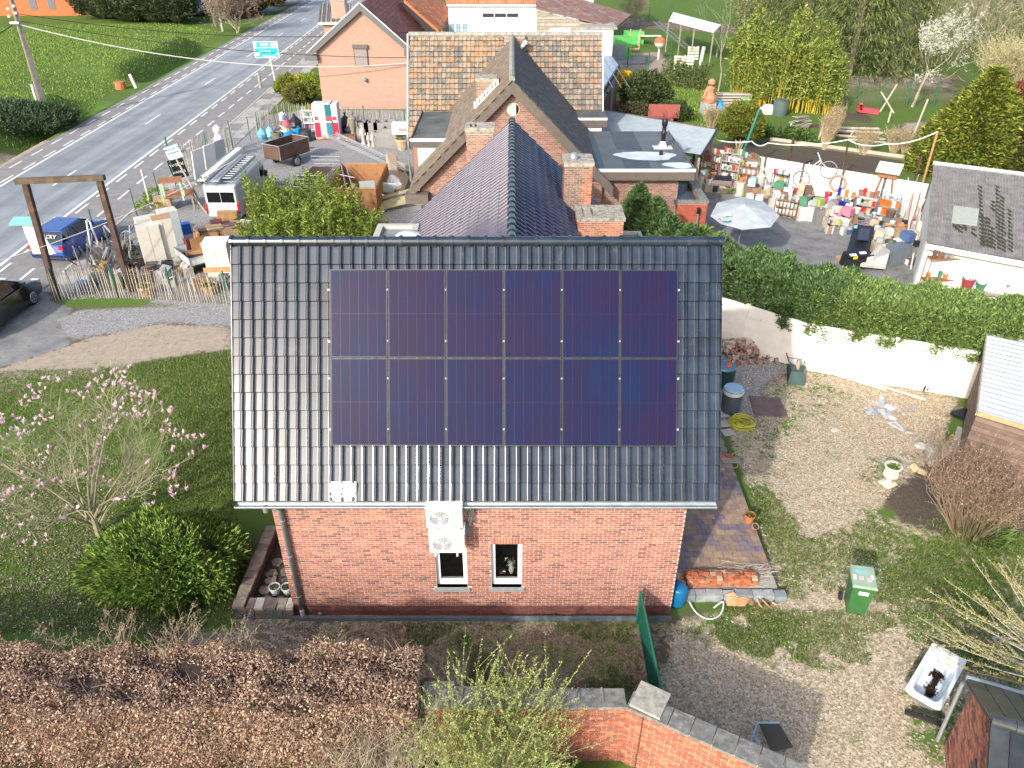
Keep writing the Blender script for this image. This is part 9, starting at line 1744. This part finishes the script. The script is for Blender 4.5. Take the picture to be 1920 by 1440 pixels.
for i,(px_,py_,cc)in enumerate(((1352,409,(.6,.6,.5)),(1364,405,(.65,.68,.66)),(1360,414,(.4,.66,.62)))):m=MB();q=P(px_,py_,2.36);m.lathe(q,[(.05,0),(.2,.06),(.19,.07)],12);m.build('plate',C_(*cc),label=['cream plate on the parasol cloth','white plate on the parasol cloth','turquoise plate on the parasol cloth'][i],cat='plate')
def rtable(lab,q,r,h,top,leg):return J('round_table',lab,'table',[top,leg],[('l',q+V((0,0,h)),[(r,0),(r,.04)],0),('t',[q+V((0,0,.05)),q+V((0,0,h))],.04,1),('t',[q+V((-.35*r,0,0)),q+V((.35*r,0,.3))],.025,1),('t',[q+V((.35*r,0,0)),q+V((-.35*r,0,.3))],.025,1),('t',[q+V((0,-.4*r,0)),q+V((0,.4*r,.3))],.025,1)])
def chair(lab,q,rz,sm2,fm2=None,s=1.0):
 t=thing('chair',lab,'chair',(0,0,0));B('seat',sm2,t,(-.22,.22,-.22,.22,.42,.46));B('backrest',sm2,t,(-.2,.2,.2,.23,.55,.95))
 for x in(-.2,.2):
  for y in(-.2,.2):m=MB();m.tube([(x,y,0),(x,y,.42 if y<0 else .9)],.018,4);m.build('leg',fm2 or sm2,t)
 t.location=q;t.rotation_euler=(0,0,rz);t.scale=(s,s,s);return t
rtable('round grey blue garden table left of the hexagonal wooden backs',P(1434,368),.75,.75,C_(.3,.38,.42),steel);rtable('small lime green round table near the pot racks',P(1360,355),.4,.5,C_(.4,.62,.25),black);can=C_(.5,.36,.17);chair('cane armchair left of the round garden table',P(1405,365),.8,can,None,1.1);chair('cane chair in front of the round garden table',P(1440,384),2.8,can);chair('white cushioned metal chair right of the parasol',P(1468,395),-.6,C_(.7,.7,.75),steel,1.2);chair('grey chair with blue cloth before the glass rack',P(1487,405),.3,C_(.4,.42,.42),steel);chair('magenta chair nearest the wheelchair',P(1568,430),.2,C_(.45,.05,.3));chair('magenta folding chair beside the wooden rack',P(1540,415),.2,C_(.55,.05,.3),None,1.2)
for i,(px_,py_)in enumerate(((1415,350),(1463,372))):q=P(px_,py_);J('octagonal_board',['left','right'][i]+' tan octagonal wooden board with a round hole beside the round table','board',[M('tan_ply',(.5,.34,.14),.6,.1),black],[('p',[q+V((.55*cos(a),0,.65+.55*sin(a)))for a in[pi/8+k*pi/4 for k in range(8)]],(.1,.08,.05),0),('l',q+V((.05,-.06,.6)),[(.13,0),(.13,.2)],1)])
pot(P(1375,355),.42,.6,terracotta,'big terracotta pot in front of the racks',soil=(.2,.1,.05));barrel(P(1388,358),.3,.5,C_(.04,.05,.06),'black tub holding a red bucket',C_(.5,.03,.06));J('framed_panel','dark framed panel leaning in front of the grey rack','panel',[C_(.03,.035,.05,.3),C_(.25,.2,.17)],[('b',P(1354,345,.5),(.9,.1,1.0),(.3,0,-.2),0),('b',P(1354,345,1.02)+V((0,.12,0)),(1.0,.3,.12),(.3,0,-.2),1)],kind='stuff')
for i,(px_,py_,r)in enumerate(((1320,338,.25),(1328,342,.22),(1334,346,.2),(1341,349,.22),(1316,332,.28),(1330,335,.2))):pot(P(px_,py_),r,.32,M('clay',(.4,.2,.12),.85,.15)if i==0 else bpy.data.materials['clay'],['second','third','fourth','rightmost','rearmost wide','raised middle'][i]+' clay pot of the heap beside the brick porch',group='clay pots by the porch')
def bike(lab,M_,col,wh=.3):
 t=thing('bicycle',lab,'bicycle',(0,0,0))
 for x in(0,.95):m=MB();m.torus((x,0,wh),wh-.02,.02,'y',18,4);[m.tube([(x,0,wh),(x+cos(a)*(wh-.03),0,wh+sin(a)*(wh-.03))],.004,3)for a in[k*pi/5 for k in range(10)]];m.build('wheel',C_(.25,.25,.26),t)
 m=MB();[m.tube(q,.018,4)for q in([(0,0,wh),(.3,0,.32),(.42,0,.75)],[(.3,0,.32),(.8,0,.62),(.95,0,wh)],[(.35,0,.55),(.82,0,.7)],[(.8,0,.62),(.78,0,.98)])];m.build('frame',col,t);m=MB();m.obox((.42,0,.78),(.24,.1,.05));m.build('saddle',black,t);m=MB();m.tube([(.72,-.25,1.0),(.78,0,.98),(.72,.25,1.0)],.013,4);m.build('handlebar',black,t);t.matrix_basis=M_;return t
bike('white folding bicycle hung on the yard wall',Matrix.Translation(wat(.52,.12,.85))@Matrix.Rotation(atan2(un.y,un.x),4,'Z')@Matrix.Rotation(-.5,4,'Y')@Matrix.Scale(1.5,4),C_(.7,.7,.72));bike('black bicycle with thin wheels leaning by the black machine',Matrix.Translation(P(1583,445))@Matrix.Rotation(-.3,4,'Z')@Matrix.Scale(1.25,4),C_(.1,.2,.5))
m=MB();c=wat(.655,.12,1.35);m.torus((0,0,0),.38,.07,'y',20,6);m.xf(Matrix.Translation(c)@Matrix.Rotation(atan2(un.y,un.x),4,'Z'));m.build('wicker_ring',C_(.38,.28,.22),label='round wicker ring hung on the white yard wall',cat='ring')
q=P(1590,492);t=thing('black_machine','long black game machine standing on a pallet in the yard','machine',q);J('cabinet',None,None,[M('machine_black',(.02,.022,.028),.35,.1)],[('p',[P(1583,487,.5),P(1625,487,.5),P(1640,425,1.0),P(1602,420,1.0)],(0,0,-.4))],parent=t);J('panel',None,None,[C_(.04,.045,.06,.2)],[('p',[P(1606,450,.9),P(1628,451,.9),P(1632,430,1.02),P(1612,428,1.02)],(0,0,.02))],parent=t);J('label',None,None,[C_(.3,.6,.8)],[('p',[P(1601,428,1.03),P(1607,428,1.03),P(1608,423,1.05),P(1602,423,1.05)],(0,0,.02))],parent=t);J('pallet',None,None,[wood_lt],[('b',P(1600,490,.06)+V((0,.3,0)),(1.2,.5,.1))],parent=t)
J('tool_case','black case with white and yellow labels at the foot of the black machine','case',[black,white,C_(.8,.6,.02)],[('b',P(1606,486,.35),(1.2,.5,.6),(.2,0,.2),0),('b',P(1600,478,.72),(.3,.15,.03),(.2,0,.2),1),('b',P(1618,474,.72),(.3,.15,.03),(.2,0,.2),1),('b',P(1604,484,.55),(.2,.03,.15),(.1,0,.2),2)]);t=thing('wheelchair','folded wheelchair with large thin wheels behind the black machine','wheelchair',P(1635,455));m=MB();m.torus(P(1634,448,.45),.42,.02,'y',18,4);m.build('wheel',steel,t);m=MB();m.torus(P(1624,444,.45)+V((0,.4,0)),.42,.02,'y',18,4);m.build('wheel',steel,t);B('seat',black,t,(P(1634,448).x-.3,P(1634,448).x+.2,P(1634,448).y+.05,P(1634,448).y+.4,.45,.5))
J('grey_sheet','crumpled grey plastic sheet beside the black case','sheet',[M('grey_sheet_plastic',(.45,.43,.41),.5,.15,5)],[('p',[P(1612,500,.2),P(1660,505,.2),P(1668,475,.8),P(1650,462,.7),P(1630,482,.5)],(0,0,.12))]);cab('slate grey plastic storage box by the hedge',1682,498,(.9,.6,.8),.4,[C_(.16,.19,.23,.4)],'storage_box','storage box')
rr_=random.Random(12);nm_=('basket','box','bucket','pan','jar','crate');pl_=('by the glass rack','in front of the metal racks','beside the wicker armchair','near the leaning poles','before the white wall','next to the black machine')
zones=((1308,1400,4,13,22,'at the left end of the wall'),(1400,1500,6,34,60,'behind the round table'),(1490,1560,8,34,60,'by the glass rack'),(1550,1625,10,48,75,'before the metal racks'),(1620,1712,12,80,120,'near the leaning poles'))
for zi,(xa_,xb_,ya_2,yb_2,k_n,wh_)in enumerate(zones):
 for i in range(k_n):
  cn,cc=rr_.choice((PC[0],PC[1],PC[4],PC[5],PC[8],PC[9],PC[12],PC[13])+PC+(('black',(.02,.02,.02)),('black',(.04,.04,.045)),('tan',(.35,.25,.15)),('blue',(.08,.14,.3))));k_=rr_.randrange(6);px_=rr_.uniform(xa_,xb_);q=P(px_,340+.188*(px_-1296)+rr_.uniform(ya_2,yb_2));s=rr_.uniform(.08,.25);z_=rr_.choice((0,0,.4,.75))
  sh=[('l',q+V((0,0,z_)),[(s*.7,0),(s,s*1.4),(s*.8,s*1.4),(s*.6,s*.3)])]if k_ in(0,2,4)else[('b',q+V((0,0,z_+s)),(s*2.2,s*1.6,s*1.6),(0,0,rr_.random()*3)),('b',q+V((0,0,z_+s*1.9)),(s*1.6,s*1.0,s*.2),(0,0,rr_.random()*3))]
  if z_:sh.append(('b',q+V((0,0,z_/2)),(.5,.35,z_),(0,0,.2+rr_.gauss(0,.2)),1))
  J(nm_[k_],'%s %s in the clutter %s'%(cn,nm_[k_],wh_),nm_[k_],[C_(*cc,.6),C_(*rr_.choice(((.3,.2,.13),(.6,.6,.57),(.2,.2,.2),(.42,.36,.28))))],sh,'household clutter in the yard')
for i in range(46):
 c4_=rr_.choice(((.36,.2,.1),(.46,.27,.13),(.2,.11,.07),(.5,.46,.4),(.3,.32,.34),(.55,.56,.55),(.12,.1,.1)));px_=rr_.uniform(175,432);q=P(px_,rr_.uniform(470,545)if i%2 else rr_.uniform(395,470)if px_>380 else rr_.uniform(500,548));w=rr_.uniform(.2,.7);h=rr_.uniform(.15,.6)
 J('scrap_piece','%s %s %s'%(('worn','broken','weathered')[i%3],('box','board','drawer','frame')[i%4],'in the junk between the stake fence and the van'),'scrap',[C_(*c4_,.75,var=.2)],[('b',q+V((0,0,h/2)),(w,rr_.uniform(.1,.5),h),(rr_.gauss(0,.2),rr_.gauss(0,.2),rr_.random()*3)),('b',q+V((.1,.05,h+.05)),(w*.9,.3,.04),(rr_.gauss(0,.3),rr_.gauss(0,.3),rr_.random()*3))],'junk between the stake fence and the van')
shelfunit('rust brown wall rack on the whitewashed shed',15.95,17.3,27.0,2.05,3,.35,6,C_(.3,.12,.05),.9,rnd=21,cols=PC+(('orange',(.55,.2,.08)),),pt_=.2,grp='pots on the shed rack')
for i in range(26):cn,cc=rr_.choice(PC);x=rr_.uniform(17.4,20.5);s=rr_.uniform(.12,.25);J('bucket',cn+' bucket on the bench along the front of the whitewashed shed','bucket',[C_(*cc,.6)],[('l',(x,26.7-(x-17)*.2+rr_.uniform(-.2,.3),1.0),[(s*.7,0),(s,s*1.6),(s*.8,s*1.6),(s*.6,s*.3)])],'wares along the whitewashed shed')
J('wall_bench','long bench for wares along the front of the whitewashed shed','bench',[wood_grey],[('b',(19,26.3,.95),(3.6,.8,.06),(0,0,-.2)),('b',(17.5,26.6,.45),(.08,.6,.9)),('b',(20.4,26.0,.45),(.08,.6,.9))])
table('long white table along the yard wall',wat(.66,2.0),2.4,.8,.8,white,white,atan2(un.y,un.x));table('white table at the glassware rack',wat(.53,2.3),1.8,.7,.8,white,steel,atan2(un.y,un.x));statue('white bust with dark hat against the yard wall',wat(.345,.8),1.7,stw);statue('pale garden figure left of the pot racks',P(1312,345),1.6,stw)
pn_=('nearest','second','third','farthest')
for i in range(16):a_=P(1688+rr_.uniform(-4,20),505-6.2*i);d=V((rr_.uniform(.5,1.3),rr_.uniform(.8,2.2),rr_.uniform(1.4,2.2)));J('leaning_pole',pn_[i//4]+' '+['white','grey','brown','red'][i%4]+' pole leaning against the whitewashed shed','pole',[C_(*((.7,.68,.62),(.45,.45,.43),(.3,.2,.12),(.4,.12,.1))[i%4])],[('t',[a_,a_+d*.5,a_+d],.03)],'poles leaning against the whitewashed shed')
J('white_dovecote','white box roof on a bracket above the yard wall','box',[white,wood],[('b',wat(.84,.2,2.5),(1.1,.7,.08),(.5,0,atan2(un.y,un.x)),0),('b',wat(.84,.1,2.2),(.9,.3,.35),(0,0,atan2(un.y,un.x)),1),('t',[wat(.81,.1,1.3),wat(.82,.15,2.1)],.05,1),('t',[wat(.87,.1,1.3),wat(.86,.15,2.1)],.05,1)])
# clothes line
pls=[P(1480,300)+V((0,0,0)),P(1582,305),P(1662,292),P(1724,328)];tops=[YP(1342,262,44),YP(1410,265,43),YP(1440,268,43),YP(1590,262,42.5),YP(1660,270,41),YP(1758,247,40)]
pts=[]
for i in range(len(tops)-1):pts+=[tops[i].lerp(tops[i+1],k/8)-V((0,0,.2*4*(k/8)*(1-k/8)*(1 if i else .5)))for k in range(8)]
m=MB();m.tube(pts+[tops[-1]],.035,5);m.build('rope',C_(.7,.7,.68),label='thick pale rope sagging between posts above the yard wall',cat='rope')
for i,(q,tp2,mt)in enumerate(((P(1395,330),YP(1424,205,44),teal),(P(1480,300),YP(1488,258,43.5),wood_dk),(P(1578,318),YP(1592,262,42.5),wood_dk),(P(1722,330),YP(1729,290,41),wood_dk),(V((20.9,38.9,0)),tops[-1],fur[1]))):m=MB();q=V((tp2 .x-.1*(i==0),tp2 .y,0))if i!=0 else V((tp2 .x-.9,tp2 .y-.2,0));m.tube([q,tp2],.09 if i==0 else .06,6);m.build('post',mt,label=['thick green leaning post beside the round bush','dark post left of the garden beds','dark post at the middle of the garden soil','dark post beside the thuja and yard wall','orange brown pole at the corner of the whitewashed shed'][i],cat='post')
# gardens beyond
m=MB();m.tube([P(1443,266)+V((0,0,.15)),P(1705,302)+V((0,0,.15))],.17,4);m.build('garden_kerb',M('garden_concrete',(.42,.38,.3),.9,.15,2),label='low concrete kerb between the soil strip and the kitchen garden',cat='kerb')
for i,(px_,py_)in enumerate(((1176,128),(1214,140),(1256,118),(1141,50),(1216,40),(1258,42),(1605,185),(1652,194),(1699,198),(1750,200),(1455,200),(1410,255))):q=P(px_,py_);J('fence_post',['green post nearest the grey garage','green post beside the bare garden soil','green post under the white canopy','first green post on the far field','second green post on the far field','third green post on the far field','green post right of the golden bamboo','green post left of the blossoming tree','green post beneath the blossoming tree','green post right of the blossoming tree','short green post at the bamboo foot','green post behind the round bush'][i],'post',[teal],[('t',[q,q+V((0,0,1.9))],.05)])
cq=[P(*q,3)for q in((1254,40),(1262,24),(1352,48),(1338,62))];t=thing('white_canopy','white sheet canopy on thin poles in the far garden','canopy',cq[0]);m=MB();m.prism(cq,(0,0,.08));m.build('roof_sheet',C_(.75,.78,.8),t)
for q in(cq[0],cq[3],cq[0].lerp(cq[3],.3),cq[0].lerp(cq[3],.6),cq[2]):m=MB();m.tube([V((q.x,q.y+.2,0)),q],.07,5);m.build('pole',wood_grey,t)
ladder('tilted grey lattice crane boom beside the white canopy',P(1230,40,2.6),P(1290,90,1.0),.6,16,steel)
GBm=C_(.12,.5,.12);J('green_tank','tall bright green plastic tank beside the white outbuilding','tank',[GBm],[('b',P(1166,88,1.0),(1.7,1.4,2.0),(0,0,.1),0)]);J('green_tank','lower bright green tank behind the timber cage','tank',[GBm],[('b',P(1188,70,.7),(2.0,1.4,1.3),(0,0,.1),0)]);J('grey_gate','grey slatted gate in front of the green tank','gate',[C_(.2,.24,.27)],[('b',P(1158,98,.7),(1.6,.1,1.4),(0,0,0),0)]);J('timber_cage','yellow timber cage frame right of the green tanks','frame',[wood_lt],[('t',[P(1180,92),P(1180,92)+V((0,0,2))],.08),('t',[P(1198,92),P(1198,92)+V((0,0,2))],.08),('t',[P(1180,92,1),P(1198,92,1)],.08),('t',[P(1180,92,.3),P(1198,92,.3)],.1),('t',[P(1180,92,2),P(1198,92,2)],.08)],kind='stuff')
table('low white bench table in the far garden',P(1216,85),2.6,.7,1.0,white,white);m=MB();q=P(1234,112);m.lathe(q,[(.1,0),(.1,1.0),(.45,1.3),(.55,1.6)],12,0);m.lathe(q+V((0,0,1.6)),[(.55,0),(.5,.3),(.2,.5)],12,1);m.build('buoy',[C_(.7,.68,.62),C_(.7,.17,.08)],label='red and white buoy on a white stand in the far garden',cat='buoy')
for i,(px_,py_)in enumerate(((1275,118),(1290,120),(1300,100))):J('white_pallet',['left','right','rear'][i]+' whitish pallet standing on edge in the far garden','pallet',[C_(.6,.58,.52)],[('b',P(px_,py_,.7)+V((0,.05*k_,-.5+.25*k_)),(1.1,.08,.18),(0,0,-.1))for k_ in range(5)]+[('b',P(px_,py_,.7)+V((x_,.2,0)),(.1,.1,1.3),(0,0,-.1))for x_ in(-.45,.45)],'pallets in the far garden')
q=P(1310,135);J('white_post','thick white post left of the leafless tree','post',[C_(.7,.72,.72)],[('t',[q,q+V((.2,0,2.2))],.16)]);wheelie(P(1394,214),.1,(.04,.3,.06),'bright green wheeled bin under the golden bamboo',1.15,False);J('white_cupboard','white cupboard beside the bright green bin','cupboard',[C_(.72,.72,.68),C_(.5,.5,.47)],[('b',P(1377,214,.6),(.9,.6,1.2),(0,0,.05),0),('b',P(1377,214,.7)+V((0,-.31,0)),(.8,.02,.9),(0,0,.05),1)]);q=P(1348,208);bag('blue plastic barrel lying by the terracotta figure',q,.5,(.02,.3,.55),.8,'barrel',name='blue_barrel')
t=thing('pallet_wall','low wall of pale stacked pallets at the foot of the bamboo','pallets',P(1378,204));its=[(Matrix.Translation(P(1372,200)+V((0,0,.15+.2*k_)))@Matrix.Diagonal((2.6,.6,.1,1)),0,True)for k_ in range(5)];pieces('pallet',t,CUBE,its,[C_(.55,.48,.4)])
tf_=M('terracotta_figure',(.55,.25,.14),.85,.15,5);q=P(1326,212);J('terracotta_figure','orange terracotta seated figure on a plinth by the fence posts','figure',[tf_,C_(.45,.48,.5)],[('b',q+V((0,0,.4)),(.9,.8,.8),(0,0,.2),1),('l',q+V((0,0,.8)),[(.5,0),(.55,.3),(.3,.7),(.35,1.0),(.15,1.15)],0),('l',q+V((0.05,0,1.95)),[(.05,0),(.28,.15),(.28,.35),(.1,.5)],0),('t',[q+V((-.3,-.1,1.7)),q+V((-.5,-.4,1.1))],.12,0)])
barrel(P(1461,216),.55,1.1,C_(.1,.14,.14,.4),'tall grey green water butt leaning at the bamboo foot',None);J('white_sheet','white sheet bundle left of the grey water butt','bundle',[C_(.75,.72,.7)],[('l',P(1440,212),[(.6,0),(.7,.3),(.3,.6)])]);J('pink_mattress','bright pink inflatable lying on the grass by the bamboo','inflatable',[C_(.75,.08,.12,.4)],[('p',[P(1612,208,.2),P(1616,208,.2),P(1618,196,.9),P(1612,196,.9)],(0,.1,.1)),('b',P(1627,207,.2),(1.5,.6,.3),(0,.1,-.1))])
t=thing('wooden_crate','grey weathered timber crate heap in the kitchen garden','crate',P(1500,240));its=[(Matrix.Translation(P(1500,241)+V((rr_.gauss(0,.15),rr_.gauss(0,.15),.1+.09*k_)))@Euler((rr_.gauss(0,.08),rr_.gauss(0,.08),.3+rr_.gauss(0,.2))).to_matrix().to_4x4()@Matrix.Diagonal((1.3,.25,.06,1)),0,True)for k_ in range(9)];pieces('plank',t,CUBE,its,[wood_grey])
for i,(a_,b_)in enumerate((((1540,252),(1660,262)),((1545,244),(1655,250)),((1590,262),(1680,270)),((1560,240),(1648,242)))):m=MB();m.tube([P(*a_,.15),P(*b_,.15)],.1,4);m.build('bed_board',M('bed_board',(.4,.37,.3),.9,.2,4),label=['front','second','lower','rear'][i]+' grey board edging a vegetable bed',cat='board',group='boards edging the vegetable beds')
for i,(a_,b_)in enumerate((((1476,256),(1484,232)),((1534,262),(1543,238)),((1545,258),(1550,236)),((1592,258),(1602,244)),((1650,210),(1682,158)),((1676,212),(1652,172)),((1714,250),(1740,186)),((1665,230),(1672,205)))):q=P(*a_);e=YP(*b_,q.y+.4);J('garden_stake',['leftmost','second','third','fourth','long slanting','crossing slanting','tall leaning','short'][i]+' pale stake in the kitchen garden','stake',[C_(.5,.45,.34)],[('t',[q,e],.06)],'stakes in the kitchen garden')
J('red_benches','dull red garden bench and table behind the low shrub','bench',[C_(.35,.1,.08)],[('b',P(1235,222,.5),(2.0,.8,.1),(0,0,-.1)),('b',P(1245,208,.9),(2.2,.12,.9),(0,0,-.1)),('b',P(1225,226,.25),(1.8,.1,.5),(0,0,-.1)),('b',P(1258,218,.25),(.1,.8,.5),(0,0,-.1))]);J('dark_tarps','crumpled dark tarpaulin heap beside the grey garage','tarpaulin',[C_(.05,.055,.07,.5),C_(.6,.58,.58)],[('l',P(1152,210),[(.7,0),(.5,.3),(.1,.6)],0),('l',P(1164,214),[(.6,0),(.4,.25),(.1,.5)],0),('l',P(1172,222),[(.6,0),(.4,.2),(.1,.3)],1)],kind='stuff');J('red_low_wall','low red brick wall beneath the forsythia','wall',[C_(.4,.13,.07,.9)],[('b',P(1165,196,.3),(2.2,.3,.6))])
for i,(px_,py_)in enumerate(((1147,112),(1160,112))):statue(['left','right'][i]+' small white garden ornament at the far fence',P(px_+4,py_+24),.8,stw)
